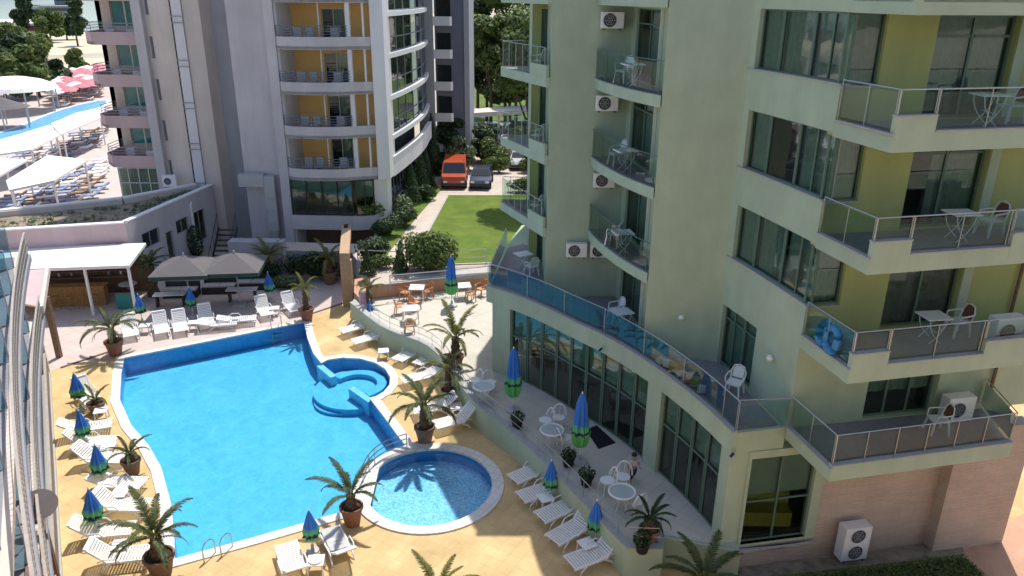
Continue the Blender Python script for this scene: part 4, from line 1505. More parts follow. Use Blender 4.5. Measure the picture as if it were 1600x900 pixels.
# silver ventilation duct on the lilac wall
vd = athing('ventilation_duct', 'silver bent air duct running down the lilac hotel wall', 'duct', (-14.8, 45.6, 1.3))
mb = MB(); mb.box((-15.75, 45.6, 4.85), (1.5, 0.55, 0.75)); mb.build('duct_box', M['grey'], vd)
mb = MB()
mb.box((-14.68, 45.6, 3.1), (0.62, 0.5, 2.7)); mb.build('duct', M['grey'], vd)
mb = MB()
mb.prism([(-15.0, 45.36), (-14.37, 45.36), (-14.37, 45.86), (-15.0, 45.86)], 4.452, 5.1)
mb.build('elbow', M['grey'], vd)
for z in (2.2, 3.0, 3.8):
    mb = MB(); mb.box((-14.68, 45.6, z), (0.68, 0.56, 0.04)); mb.build('flange', M['trim'], vd)
mb = MB(); mb.lathe([(0.36, 0.6), (0.2, 0), (0.18, -0.2)], 8, (-14.68, 45.6, 1.14)); mb.build('nozzle', M['grey'], vd)

vd.scale = (1.1, 1.1, 1.1)
vd.location = (-16.28, 50.16, -0.12)
# grey planter wall and dark steel stairs at the tower's foot
t = athing('service_wall', 'low grey rendered wall at the foot of the lilac tower', 'wall', (-15.6, 44.4, -1))
mb = MB(); mb.prism([(-17.2, 44.2), (-13.9, 44.2), (-13.9, 45.0), (-17.2, 45.0)], -1, 1.35); mb.build('wall', M['graywall'], t)
t = athing('steel_stairs', 'dark steel outside staircase beside the lilac tower', 'stairs', (-17.8, 45, -1))
for k in range(10):
    mb = MB(); mb.box((-17.9, 43.9 + k * 0.26, -0.85 + k * 0.26), (1.1, 0.26, 0.05)); mb.build('tread', M['darkmetal'], t)
for sx in (-0.58, 0.58):
    mb = MB(); mb.beam((-17.9 + sx, 43.7, -0.95), (-17.9 + sx, 46.4, 1.6), 0.05, 0.22)
    mb.tube([(-17.9 + sx, 43.7, -0.1), (-17.9 + sx, 46.4, 2.5)], 0.025, 5)
    for k in range(6): mb.tube([(-17.9 + sx, 43.8 + k * 0.5, -0.9 + k * 0.48), (-17.9 + sx, 43.8 + k * 0.5, 0 + k * 0.48)], 0.015, 4)
    mb.build('stringer', M['darkmetal'], t)

# =====================================================================
# LOW PINK ANNEXE with a planted flat roof
# =====================================================================
an = athing('pink_annexe', 'low pink flat roofed annexe with a gravel planted roof', 'building', (-24, 44, -1))
fr = [(-33.0, 39.6), (-22.3, 42.5), (-20.75, 52.0), (-22.0, 52.2), (-25.2, 48.2), (-34, 43.3)]
F1_, F2_ = Vector(fr[1]), Vector(fr[2])
mb = MB(); wall(mb, fr[0], fr[1], -1, 2.95, [], 0.3); mb.build('wall', M['pink'], an)
mb = MB()
ops = [(1.3, 3.0, 0.9, 1.9), (3.6, 4.3, -0.9, 1.3), (4.8, 6.2, 0.8, 1.7), (6.9, 8.2, -0.4, 1.7)]
wall(mb, fr[1], fr[2], -1, 2.95, ops, 0.3); mb.build('wall', M['purple'], an)
for (s0, s1, z0, z1) in ops:
    window(an, fr[1], fr[2], s0, s1, z0, z1, cols=2 if s1 - s0 > 1 else 1, name='window', frame='graywall')
mb = MB(); mb.prism(offset_poly(fr, -0.31), 2.3, 2.62); mb.build('planted_roof', M['gravel'], an)
mb = MB(); wall(mb, fr[3], fr[4], -1, 2.95, [], 0.3); wall(mb, fr[4], fr[5], -1, 2.95, [], 0.3); mb.build('back_wall', M['beige'], an)
mb = MB()
strip_wall(mb, [tuple(Vector(fr[0]) + Vector((0.0, 0.13))), tuple(Vector(fr[1]) + Vector((-0.1, 0.13)))], 0.36, 2.953, 3.03)
strip_wall(mb, [tuple(Vector(fr[1]) + Vector((-0.13, 0.3))), tuple(Vector(fr[2]) + Vector((-0.13, 0)))], 0.36, 2.953, 3.03)
strip_wall(mb, [fr[3], fr[4], fr[5]], 0.36, 2.953, 3.03)
mb.build('roof_edge', M['canvas'], an)
# low shrubs and stones on that roof
def leaf_cloud(mb, c, rad, n, s0, s1, seed=0, flat=1.0, shell=0.55):
    rnd = random.Random(seed)
    for _ in range(n):
        while True:
            v = Vector((rnd.uniform(-1, 1), rnd.uniform(-1, 1), rnd.uniform(-1, 1)))
            if 0.05 < v.length <= 1: break
        v = v.normalized() * (shell + (1 - shell) * rnd.random() ** 0.5) if rnd.random() < 0.8 else v
        p = Vector(c) + Vector((v.x * rad[0], v.y * rad[1], v.z * rad[2]))
        s = rnd.uniform(s0, s1)
        nrm = (v + Vector((rnd.uniform(-.8, .8), rnd.uniform(-.8, .8), rnd.uniform(-.3, 1.0)))).normalized()
        a = nrm.cross(Vector((rnd.uniform(-1, 1), rnd.uniform(-1, 1), rnd.uniform(-1, 1)))).normalized()
        b = nrm.cross(a)
        mb.quad(p - a * s - b * s * 0.2, p + b * s * 0.55, p + a * s + b * s * 0.1, p - b * s * 0.55)
mb = MB()
rnd = random.Random(3)
for k in range(70):
    u, v_ = rnd.random(), rnd.random()
    a = Vector(fr[0]).lerp(Vector(fr[1]), u * 0.9 + 0.08); b = Vector(fr[5]).lerp(Vector(fr[4]), u)
    p = a.lerp(b, 0.15 + 0.7 * v_)
    r_ = rnd.uniform(0.12, 0.4)
    leaf_cloud(mb, (p.x, p.y, 2.68), (r_, r_, r_ * 0.6), 22, 0.05, 0.12, k)
for k in range(40):
    u, v_ = rnd.random(), rnd.random()
    a = Vector(fr[1]).lerp(Vector(fr[2]), u * 0.75 + 0.05); b = Vector(fr[4]).lerp(Vector(fr[3]), u)
    p = a.lerp(b, 0.15 + 0.7 * v_)
    r_ = rnd.uniform(0.12, 0.4)
    leaf_cloud(mb, (p.x, p.y, 2.68), (r_, r_, r_ * 0.6), 22, 0.05, 0.12, 100 + k)
o = mb.build('roof_plants', M['leafgrey']); tag(o, 'scattered dry plants growing on the gravel roof of the pink annexe', 'ground cover', kind='stuff')
t = None
for (p, lab) in ((((-23.26, 45.81)), 'slim white pipe post standing by the annexe wall above the bar'), (((-21.23, 49.08)), 'tall white pipe post standing behind the clipped cone shrub')):
    mb = MB(); mb.tube([(p[0], p[1], -1), (p[0] - 0.0, p[1], 2.3), (p[0] - 0.02, p[1] + 0.15, 2.45)], 0.09, 8)
    o = mb.build('pipe_post', M['white'], loc=(0, 0, 0)); tag(o, lab, 'pipe')

# =====================================================================
# POOL BAR
# =====================================================================
bar = athing('pool_bar', 'open pool bar with a flat white canopy roof and reed counter', 'bar', (-23.5, 40, -1))
rz = [(-29.5, 37.2), (-20.35, 38.45), (-21.2, 42.35), (-29.5, 41.05)]
mb = MB(); mb.prism(rz, 1.68, 1.84); mb.build('roof', M['canvas'], bar)
for p in ((-20.5, 38.6), (-22.7, 38.35), (-25.6, 38.0), (-21.3, 42.1), (-26, 41.4)):
    mb = MB(); mb.box((p[0], p[1], 0.33), (0.12, 0.12, 2.68)); mb.build('post', M['canvas'], bar)
mb = MB(); mb.prism([(-27.5, 39.1), (-22.7, 39.75), (-22.75, 40.25), (-27.6, 39.6)], -1, 0.12); mb.build('reed_counter', M['thatch'], bar)
mb = MB(); mb.prism([(-27.6, 39.0), (-22.6, 39.65), (-22.65, 40.35), (-27.7, 39.7)], 0.123, 0.18); mb.build('counter_top', M['thatch'], bar)
mb = MB(); mb.prism([(-28, 41.0), (-21.4, 41.95), (-21.4, 42.1), (-28, 41.15)], -1, 1.67); mb.build('back_wall', M['brown'], bar)
rnd = random.Random(5)
for k in range(14):
    x = -26.5 + k * 0.33
    mb = MB(); mb.lathe([(0.06, 0), (0.06, 0.2), (0.02, 0.27), (0.02, 0.34)], 8, (x, 41.0 + (x + 26.5) * 0.14, 0.2 + (k % 2) * 0.35)); mb.build('bottle', M[rnd.choice(('white', 'grey', 'frame', 'terracotta'))], bar)
mb = MB(); mb.prism([(-27, 40.6), (-22, 41.3), (-22, 41.6), (-27, 40.9)], 0.12, 0.19); mb.prism([(-27, 40.6), (-22, 41.3), (-22, 41.6), (-27, 40.9)], 0.5, 0.54); mb.build('shelf', M['brown'], bar)
# bar stools (light metal frames in front of the counter)
def make_stool():
    t = thing('bar_stool', 'x', 'stool', (0, 0, 0))
    mb = MB(); mb.lathe([(0.001, 0.72), (0.17, 0.72), (0.18, 0.75), (0.17, 0.78)], 12); mb.build('seat', M['thatch'], t)
    for i in range(4):
        a = PI / 4 + i * PI / 2
        mb = MB(); mb.tube([(0.13 * math.cos(a), 0.13 * math.sin(a), 0.72), (0.24 * math.cos(a), 0.24 * math.sin(a), 0)], 0.014, 5); mb.build('leg', M['thatch'], t)
    return t
st = make_stool()
sl_ = ['leftmost bar stool at the reed counter under the white canopy', 'second bar stool from the left at the reed counter', 'third bar stool from the left at the reed counter', 'fourth bar stool from the left at the reed counter', 'fifth bar stool from the left at the reed counter', 'rightmost bar stool at the reed counter, nearest the teal fridge']
for k in range(6):
    x = -26.4 + k * 0.68
    loc = (x, 38.72 + (x + 27.5) * 0.135, -1)
    if k == 0:
        st.location = loc; st['label'] = sl_[0]; st['group'] = 'bar stools at the reed counter'
    else: dup(st, loc, 0.3 * k, sl_[k], 'bar stools at the reed counter')
t = thing('ice_cream_freezer', 'teal chest freezer standing at the right end of the pool bar', 'freezer', (-21.35, 39.5, -1), 0.15)
mb = MB(); mb.box((0, 0, 0.45), (1.0, 0.6, 0.9)); mb.build('body', mat('teal_paint', (0.03, 0.22, 0.21), 0.4, 0.05), t, bevel=0.04)
mb = MB(); mb.box((0, 0, 0.94), (0.96, 0.56, 0.06)); mb.build('lid', M['carglass'], t)
t = thing('cocktail_table', 'round pale table beside the teal freezer at the bar', 'table', (*(-22.08, 41.21), -1))
mb = MB(); mb.lathe([(0.001, 0.72), (0.5, 0.72), (0.5, 0.75)], 20); mb.build('table_top', M['canvas'], t)
mb = MB(); mb.lathe([(0.22, 0), (0.05, 0.05), (0.04, 0.72)], 10); mb.build('pedestal', M['grey'], t)

# =====================================================================
# LEFT WING: balconies seen from above, one long facade leaning away to the left
# =====================================================================
lw = athing('balcony_wing', 'pale hotel wing with long white balcony rails along the left of the pool', 'building', (-16, 21, -1))
L0 = Vector((-8.0, 9.0)); L1 = Vector((-21.0, 31.0))
L0 = Vector((-13.59, 18.45)); L1 = Vector((-21.07, 31.09))
Ld = (L1 - L0).normalized()
Ln = Vector((Ld.y, -Ld.x))      # towards the pool
Ls = L0 - Ld * 9.5
Le = L1 + Ld * 0.3
Lw = (Le - Ls).length
def lp(s_, off=0.0):
    p = Ls + Ld * s_ + Ln * off
    return (p.x, p.y)
# facade 1.7 m behind the balcony line
mb = MB()
ops = []
for z in (-1, 1.85, 4.75):
    k = 0.8
    while k < Lw - 2.4:
        ops.append((Lw - k - 2.2, Lw - k, z + 0.02, z + 2.2))
        k += 3.3
wall(mb, lp(Lw, -1.7), lp(0, -1.7), -1, 8.2, [(a, b, c, d) for (a, b, c, d) in ops], 0.3)
mb.build('wall', M['beige'], lw)
for (a, b, c, d) in ops:
    window(lw, lp(Lw, -1.7), lp(0, -1.7), a, b, c, d, cols=2, curtain='curtain', cfrac=(0, 0.5), name='balcony_door', frame='framelight')
for z in (1.85, 4.75):
    mb = MB(); mb.prism([lp(0, 0.0), lp(Lw, 0.0), lp(Lw, -1.72), lp(0, -1.72)], z - 0.25, z); mb.build('balcony_slab', M['beige'], lw)
    mb = MB(); mb.prism([lp(0.1, -0.2), lp(Lw - 0.1, -0.2), lp(Lw - 0.1, -1.69), lp(0.1, -1.69)], z + 0.001, z + 0.01); mb.build('balcony_floor', M['balcfloor'], lw)
    # stout pale handrail and close set bars, following the slight bend of the front
    def cv(k, o_=0.0): return lp(k, o_ + 0.03 + 0.20 * ((k - 14) / 8.5) ** 2)
    ks = [Lw * i / 14 for i in range(15)]
    mb = MB()
    for i in range(14):
        mb.prism([cv(ks[i], 0.03), cv(ks[i + 1], 0.03), cv(ks[i + 1], -0.04), cv(ks[i], -0.04)], z + 0.97, z + 1.02)
    mb.build('hand_rail', M['railpaint'], lw)
    mb = MB()
    for i in range(14):
        mb.prism([cv(ks[i], 0.06), cv(ks[i + 1], 0.06), cv(ks[i + 1], -0.10), cv(ks[i], -0.10)], z - 0.25, z + 0.03)
    mb.build('slab_edge', M['balcfloor'], lw)
    mb = MB()
    s_ = 0.1
    while s_ < Lw - 0.15:
        a, b = cv(s_, 0.0), cv(s_ + 0.05, 0.0)
        mb.beam((a[0], a[1], z + 0.05), (b[0], b[1], z + 0.97), 0.018, 0.018)
        s_ += 0.24
    for hh in (0.35, 0.65):
        mb.tube([(*cv(k, 0.0), z + hh) for k in ks], 0.012, 4)
    mb.build('balusters', M['railpaint'], lw)
    # dividing glass screens and small clutter on each balcony
    k = 3.0
    while k < Lw - 1:
        mb = MB(); a, b = lp(k, -0.2), lp(k, -1.68)
        mb.quad((a[0], a[1], z + 0.02), (b[0], b[1], z + 0.02), (b[0], b[1], z + 1.7), (a[0], a[1], z + 1.7)); mb.build('glass_screen', M['blueglass'], lw)
        mb = MB(); mb.tube([(a[0], a[1], z), (a[0], a[1], z + 1.7), (b[0], b[1], z + 1.7)], 0.025, 5); mb.build('screen_frame', M['grey'], lw)
        k += 3.3
# side beam and corner post at the far end
mb = MB(); mb.prism([lp(Lw + 0.02, 0.1), lp(Lw + 0.42, 0.1), lp(Lw + 0.42, -5.5), lp(Lw + 0.02, -5.5)], -1, 1.95); mb.build('end_wall', M['beige'], lw)
mb = MB(); mb.prism([(-24.9, 36.1), (-23.5, 36.45), (-20.8, 31.25), (-22.6, 31.9)], 2.15, 2.32); mb.build('side_roof', M['pink'], lw)
mb = MB(); mb.beam((-23.45, 36.5, 2.3), (-20.72, 31.2, 2.3), 0.16, 0.34); mb.build('roof_beam', M['beige'], lw)
mb = MB(); mb.beam((-20.9, 31.22, 2.28), (-22.7, 31.85, 2.28), 0.14, 0.3); mb.build('roof_beam', M['brown'], lw)
q = (-21.71, 33.19)
mb = MB(); mb.prism([(q[0] - 0.12, q[1] - 0.1), (q[0] + 0.12, q[1] - 0.1), (q[0] + 0.12, q[1] + 0.1), (q[0] - 0.12, q[1] + 0.1)], -1, 2.12); mb.build('corner_post', M['brown'], lw)
mb = MB(); mb.prism([lp(0, 0.12), lp(Lw, 0.12), lp(Lw, -1.69), lp(0, -1.69)], -1, -0.85); mb.build('ground_step', M['trim'], lw)
mb = MB()
s_ = 0.1
while s_ < Lw - 0.15:
    a = lp(s_, 0.05); mb.beam((a[0], a[1], -0.85), (a[0], a[1], 0.05), 0.025); s_ += 0.16
mb.prism([lp(0, 0.1), lp(Lw, 0.1), lp(Lw, 0.0), lp(0, 0.0)], 0.05, 0.11)
mb.build('ground_fence', M['railpaint'], lw)

# satellite dish on its bracket
sd = thing('satellite_dish', 'grey round satellite dish on a brown bracket over the left balconies', 'satellite dish', (*(-13.01, 17.57), 2.0))
p = Vector((-12.58, 17.06))
sd.location = (p.x, p.y, 2.6)
mb = MB()
prof = [(0.001, 0.0)] + [(0.42 * k / 6, 0.10 * (k / 6) ** 2) for k in range(1, 7)]
rot = Matrix.Rotation(R(38), 3, 'X') @ Matrix.Rotation(R(12), 3, 'Y')
t_ = MB(); t_.lathe(prof[1:], 28)
t_.v = [tuple(rot @ Vector((v[0] * 1.12, v[1], v[2]))) for v in t_.v]
t_.build('dish', mat('dish_paint', (0.16, 0.14, 0.14), 0.5, 0.05), sd, smooth=False)
mb = MB(); mb.tube([(0, 0, 0), (0.0, -0.55, 0.35)], 0.015, 5); mb.box((0, -0.56, 0.36), (0.09, 0.09, 0.09)); mb.build('feed_arm', M['darkmetal'], sd)
mb = MB(); mb.tube([(0, 0, 0.02), (-0.12, 0.02, -0.45), (-0.6, -0.2, -0.50)], 0.03, 6); mb.build('bracket', M['brown'], sd)
# brown pergola frames below the dish
t = athing('balcony_pergola', 'brown steel frame standing under the grey satellite dish', 'frame', (p.x, p.y - 1, -1))
a = Vector((-13.18, 17.28)); b = Vector((-12.81, 17.37))
for (u, v_) in ((a, b), (a, a - Ld * 2.6), (b, b - Ld * 2.6), (a - Ld * 2.6, b - Ld * 2.6)):
    mb = MB(); mb.beam((u.x, u.y, 1.9), (v_.x, v_.y, 1.9), 0.1, 0.12); mb.build('beam', M['brown'], t)
for u in (a, b, a - Ld * 2.6, b - Ld * 2.6):
    mb = MB(); mb.beam((u.x, u.y, -0.84), (u.x, u.y, 1.84), 0.09); mb.build('post', M['brown'], t)

# tan clad frame beside the pool: beam running back from a post
fm = athing('clad_portal', 'tall tan stone clad post carrying a long beam behind the pool corner', 'pillar', (-9.15, 39.9, -1))
mb = MB(); mb.prism([(-9.45, 39.75), (-8.85, 39.75), (-8.85, 40.15), (-9.45, 40.15)], -1, 1.75); mb.build('post', M['pillar'], fm)
mb = MB(); mb.prism([(-9.42, 39.7), (-8.88, 39.7), (-9.85, 45.0), (-10.39, 45.0)], 1.753, 2.2); mb.build('beam', M['pillar'], fm)
mb = MB(); mb.prism([(-10.3, 44.3), (-9.9, 44.3), (-9.9, 44.65), (-10.3, 44.65)], -1, 1.75); mb.build('post', M['pillar'], fm)
mb = MB(); mb.box((-10.05, 44.6, 2.3), (0.22, 0.22, 0.18)); mb.build('lamp_box', M['darkmetal'], fm)

# canopy walkway far behind the lawn
cw = athing('covered_walkway', 'long low pale canopy roof over a walkway in front of the street trees', 'canopy', (1, 80, 0.6))
mb = MB(); mb.prism([(-5.3, 77.2), (3.5, 81.6), (3.0, 84.6), (-5.3, 80.5)], 3.85, 4.3); mb.build('roof', M['beige'], cw)
for p in ((-4.9, 77.9), (-1.5, 79.6), (2.6, 81.7), (-4.5, 80.2), (2.2, 83.6)):
    mb = MB(); mb.box((p[0], p[1], 2.2), (0.25, 0.25, 3.3)); mb.build('post', M['whitewall'], cw)
fz = athing('street_wall', 'low pale boundary wall crossing behind the parking area', 'wall', (3, 76, 0.6))
mb = MB(); mb.prism([(-3.0, 75.6), (20, 76.0), (20, 76.25), (-3.0, 75.85)], 0.55, 1.2); mb.build('wall', M['trim'], fz)

# planter walls around the terrace's far side
pw = athing('planter_wall', 'long salmon coloured planter wall along the far edge of the terrace', 'planter', (-4.5, 39.5, 0))
mb = MB(); mb.prism([(-7.5, 38.55), (-1.25, 40.72), (-1.32, 40.92), (-7.58, 38.76)], 0.0, 0.72); mb.build('wall', M['planter'], pw)
mb = MB(); mb.prism([(-7.56, 38.5), (-1.19, 40.67), (-1.32, 40.97), (-7.64, 38.8)], 0.723, 0.78); mb.build('cap', M['trim'], pw)
def post_rail(label, pts, z, h=1.0, rails=(0.5, 1.0), step=1.6, m='grey', name='metal_railing', group=None):
    t = athing(name, label, 'railing', (pts[0][0], pts[0][1], z), group)
    for r_ in rails:
        mb = MB(); mb.tube([(p[0], p[1], z + h * r_) for p in pts], 0.03, 5); mb.build('rail', M[m], t)
    for i in range(len(pts) - 1):
        a, b = Vector(pts[i]), Vector(pts[i + 1])
        k = max(1, int((b - a).length / step))
        for j in range(k + (1 if i == len(pts) - 2 else 0)):
            q = a.lerp(b, j / k)
            mb = MB(); mb.tube([(q.x, q.y, z), (q.x, q.y, z + h)], 0.03, 5); mb.build('post', M[m], t)
    return t
post_rail('grey railing crossing the path behind the terrace', [(-8.97, 42.24), (-5.95, 41.99), (-1.52, 42.67)], ZU, 0.95)
post_rail('pale railing on the ramp just behind the terrace tables', [(-6.53, 38.46), (-3.51, 39.32), (-0.90, 40.19)], ZU, 0.8)
mb = MB(); mb.prism([(-5.72, 40.17), (-1.28, 41.12), (-1.26, 40.49), (-5.61, 39.36)], ZU - 0.01, ZU + 0.3)
o = mb.build('low_planter', M['trim']); tag(o, 'low pale planter kerb between the two railings by the lawn', 'planter')
mb = MB(); mb.prism([(-8.95, 40.9), (-8.6, 38.9), (-8.1, 38.0), (-7.7, 38.6), (-8.5, 41.2)], ZD, ZT + 0.25)
o = mb.build('corner_planter', M['planter']); tag(o, 'small salmon planter at the corner next to the tan stone post', 'planter')

# =====================================================================
# PROPS
# =====================================================================
DK = -1.0
# ---------- sun lounger: white slatted plastic, raised back ----------
def make_lounger(back_deg, lab):
    t = thing('sun_lounger', lab, 'sun lounger')
    W = 0.66
    mb = MB()
    for s in (-1, 1):
        mb.beam((0.0, s * W / 2, 0.33), (1.22, s * W / 2, 0.33), 0.05, 0.07)
    for k in range(13):
        mb.box((0.05 + k * 0.094, 0, 0.345), (0.062, W - 0.05, 0.022))
    mb.build('seat', M['white'], t)
    mb = MB()
    a = R(back_deg + 10)
    def bp_(u, y, dz=0): return (1.22 + u * math.cos(a) - dz * math.sin(a), y, 0.34 + u * math.sin(a) + dz * math.cos(a))
    for s in (-1, 1):
        mb.beam(bp_(0, s * (W / 2 - 0.02)), bp_(0.72, s * (W / 2 - 0.02)), 0.05, 0.06)
    mb.beam(bp_(0.74, -W / 2 + 0.02), bp_(0.74, W / 2 - 0.02), 0.10, 0.05)
    for k in range(8):
        u = 0.05 + k * 0.088
        c = Vector(bp_(u, 0, 0.01))
        m_ = Matrix.Rotation(-a, 3, 'Y')
        mb.box(c, (0.06, W - 0.08, 0.02), mtx=m_)
    mb.build('backrest', M['white'], t)
    for (x, e) in ((0.22, 1), (1.35, 0)):
        for s in (-1, 1):
            mb = MB()
            if e:
                mb.tube([(x + 0.25, s * W / 2, 0.31), (x + 0.02, s * (W / 2 + 0.02), 0.16), (x - 0.02, s * (W / 2 + 0.02), 0.0)], 0.028, 6)
            else:
                mb.tube([(x - 0.28, s * W / 2, 0.31), (x, s * (W / 2 + 0.02), 0.14), (x + 0.1, s * (W / 2 + 0.02), 0.0)], 0.028, 6)
            mb.build('leg', M['white'], t)
    for s in (-1, 1):
        mb = MB()
        mb.tube([(0.78, s * (W / 2 + 0.05), 0.34), (0.92, s * (W / 2 + 0.07), 0.50), (1.25, s * (W / 2 + 0.07), 0.52), (1.45, s * (W / 2 + 0.04), 0.40)], 0.022, 6)
        mb.build('armrest', M['white'], t)
    return t
GLP = 'white sun loungers around the pool'
loungers = [
 # foot, head, back angle, label
 ((0.06, 23.07), (1.38, 24.03), 40, 'white lounger in shade by the green wall, first of five from the pool end'),
 ((0.33, 22.04), (1.69, 22.79), 30, 'white lounger in shade by the green wall, second of five, beside a small table'),
 ((0.96, 20.96), (2.37, 21.90), 40, 'white lounger by the green wall, third of five, its foot just in the sun'),
 ((1.33, 19.84), (2.73, 20.99), 40, 'white lounger by the green wall, fourth of five, below the blue parasol'),
 ((1.80, 18.80), (3.22, 19.56), 40, 'nearest white lounger by the green wall, at the terrace corner'),
 ((-3.08, 26.70), (-1.58, 27.51), 35, 'white lounger directly behind the palm pot at the round pool'),
 ((-4.08, 27.88), (-2.58, 28.43), 25, 'white lounger behind the palm at the round pool, farther of that pair'),
 ((-8.72, 35.74), (-7.43, 36.81), 25, 'white lounger beside the small parasol at the terrace wall end'),
 ((-7.85, 34.47), (-6.55, 35.47), 35, 'white lounger beyond the step bay, nearer of the pair by the wall end'),
 ((-5.40, 32.49), (-4.51, 33.88), 50, 'white lounger against the green wall beyond the step bay, left of two'),
 ((-4.36, 32.05), (-3.49, 33.41), 50, 'white lounger against the green wall beyond the step bay, right of two'),
 ((-4.89, 30.48), (-3.42, 31.30), 10, 'flat white lounger half hidden by palm fronds right of the step bay'),
 ((-11.03, 19.15), (-12.53, 18.90), 35, 'nearest white lounger on the left side, behind the big front palm'),
 ((-12.10, 20.28), (-13.01, 20.14), 30, 'white lounger second from the front in the left row'),
 ((-12.15, 21.45), (-13.62, 21.50), 35, 'white lounger third from the front in the left row'),
 ((-12.84, 22.66), (-14.44, 22.78), 10, 'flat white lounger fourth from the front in the left row'),
 ((-14.29, 24.20), (-15.65, 24.27), 35, 'white lounger left of the small dark palm pot'),
 ((-15.15, 25.39), (-16.87, 25.28), 35, 'white lounger in the left row just past the small dark palm pot'),
 ((-15.93, 26.68), (-17.20, 26.19), 25, 'white lounger in the left row beside the second parasol from far end'),
 ((-17.46, 28.28), (-18.68, 29.47), 45, 'farthest white lounger of the left row, next to the dry little palm'),
 ((-7.03, 19.61), (-6.43, 18.40), 25, 'white lounger on the near side, left of the small parasol'),
 ((-5.85, 20.36), (-5.13, 19.11), 25, 'white lounger with a grey towel on the near side, right of the parasol'),
 ((-19.00, 34.91), (-20.22, 37.03), 40, 'leftmost white lounger of the far row by the far palm'),
 ((-17.61, 35.32), (-18.66, 37.32), 40, 'second white lounger from the left in the far row'),
 ((-16.77, 35.57), (-17.75, 37.59), 40, 'third white lounger from the left in the far row'),
 ((-15.73, 36.39), (-16.76, 38.49), 45, 'fourth white lounger from the left in the far row, tall white back'),
 ((-14.35, 36.83), (-15.40, 36.56), 5, 'flat white lounger lying along the far pool edge, left of two'),
 ((-13.53, 37.43), (-14.53, 37.15), 5, 'flat white lounger lying along the far pool edge, right of two'),
 ((-13.00, 37.70), (-14.12, 39.65), 40, 'white lounger at the far ladder under the far right parasol'),
 ((-11.63, 38.34), (-12.77, 40.05), 40, 'white lounger beside the reddish palm pot on the far edge'),
]
protos = {}
for (ft, hd, ang, lab) in loungers:
    d = Vector(hd) - Vector(ft)
    rz_ = math.atan2(d.y, d.x)
    key = ang
    if key not in protos:
        t = make_lounger(ang, lab)
        t.location = (ft[0], ft[1], DK)
        t.rotation_euler = (0, 0, rz_)
        t['group'] = GLP
        protos[key] = t
    else:
        dup(protos[key], (ft[0], ft[1], DK), rz_, lab, GLP)

# towel on the near right lounger; striped towel hung on an upright lounger
def cloth(name, c, size, rz, z, m, label, tilt=0):
    mb = MB()
    n_ = 8
    vs = []
    for i in range(n_ + 1):
        for j in range(5):
            x = (i / n_ - 0.5) * size[0]
            y = (j / 4 - 0.5) * size[1]
            vs.append((x, y, 0.02 * math.sin(i * 1.7 + j) + 0.015 * math.cos(j * 2.1) + tilt * x))
    fs = [(i * 5 + j, i * 5 + j + 1, (i + 1) * 5 + j + 1, (i + 1) * 5 + j) for i in range(n_) for j in range(4)]
    mb.add(vs, fs)
    k = len(mb.v)
    mb.add([(v[0], v[1], v[2] - 0.012) for v in vs], [f[::-1] for f in fs])
    o = mb.build(name, M[m])
    o.location = (c[0], c[1], z)
    o.rotation_euler = (0, 0, rz)
    tag(o, label, 'towel')
    return o
q = Vector((-5.85, 20.36)); q2 = Vector((-5.13, 19.11)); dd = (q2 - q).normalized()
cloth('towel', q + dd * 0.65, (1.15, 0.6), math.atan2(dd.y, dd.x), DK + 0.40, 'grey', 'crumpled grey towel spread over the near right lounger')
# upright folded sunbed with a pink striped cover
t = thing('folded_sunbed', 'upright folded sunbed with a pink cover leaning by the tan post', 'sun lounger', (*(-7.72, 37.30), DK), R(100))
mb = MB()
m_ = Matrix.Rotation(R(-62), 3, 'Y')
mb.box((0.42, 0, 0.85), (1.75, 0.6, 0.05), mtx=m_); mb.build('frame', M['white'], t)
mb = MB(); mb.box((0.37, 0, 0.86), (1.6, 0.42, 0.05), mtx=m_); mb.build('cover', M['pinktowel'], t)
mb = MB(); mb.tube([(0.8, 0.25, 0.9), (1.1, 0.25, 0)], 0.02, 5); mb.build('leg', M['white'], t)
mb = MB(); mb.tube([(0.8, -0.25, 0.9), (1.1, -0.25, 0)], 0.02, 5); mb.build('leg', M['white'], t)

# ---------- low white side tables ----------
def make_table(lab, s=0.5, h=0.42):
    t = thing('side_table', lab, 'table')
    mb = MB(); mb.box((0, 0, h), (s, s, 0.03)); mb.box((0, 0, h - 0.03), (s - 0.06, s - 0.06, 0.03)); mb.build('table_top', M['white'], t)
    for i in (-1, 1):
        for j in (-1, 1):
            mb = MB(); mb.beam((i * (s / 2 - 0.05), j * (s / 2 - 0.05), h - 0.03), (i * (s / 2 - 0.02), j * (s / 2 - 0.02), 0), 0.045); mb.build('leg', M['white'], t)
    return t
tabs = [((1.21, 21.95), 0.4, 'low white table between the first loungers by the green wall'),
        ((2.43, 19.61), 0.5, 'low white table between the two nearest loungers at the green wall'),
        ((-2.29, 28.12), 0.2, 'low white table between the loungers behind the round pool palm'),
        ((-5.87, 18.73), 0.1, 'low white table under the small parasol on the near side'),
        ((-12.08, 19.37), 0.2, 'low white table between the two nearest left loungers'),
        ((-13.38, 21.99), 0.1, 'low white table in the middle of the left row of loungers'),
        ((-16.80, 27.51), 0.3, 'low white table by the dry little palm on the left side'),
        ((-15.19, 24.87), 0.3, 'low white table left of the small dark palm pot'),
        ((-18.85, 36.08), 0.2, 'low table between the two leftmost loungers of the far row'),
        ((-16.55, 36.53), 0.2, 'low table in the middle of the far lounger row'),
        ((-12.91, 38.57), 0.2, 'low table between the two rightmost loungers of the far row'),
        ((-6.15, 33.36), 0.2, 'low white table in front of the curved green wall beyond the step bay')]
tp = None
for (c, r_, lab) in tabs:
    if tp is None:
        tp = make_table(lab); tp.location = (c[0], c[1], DK); tp.rotation_euler = (0, 0, r_); tp['group'] = 'low white tables by the loungers'
    else:
        dup(tp, (c[0], c[1], DK), r_, lab, 'low white tables by the loungers')
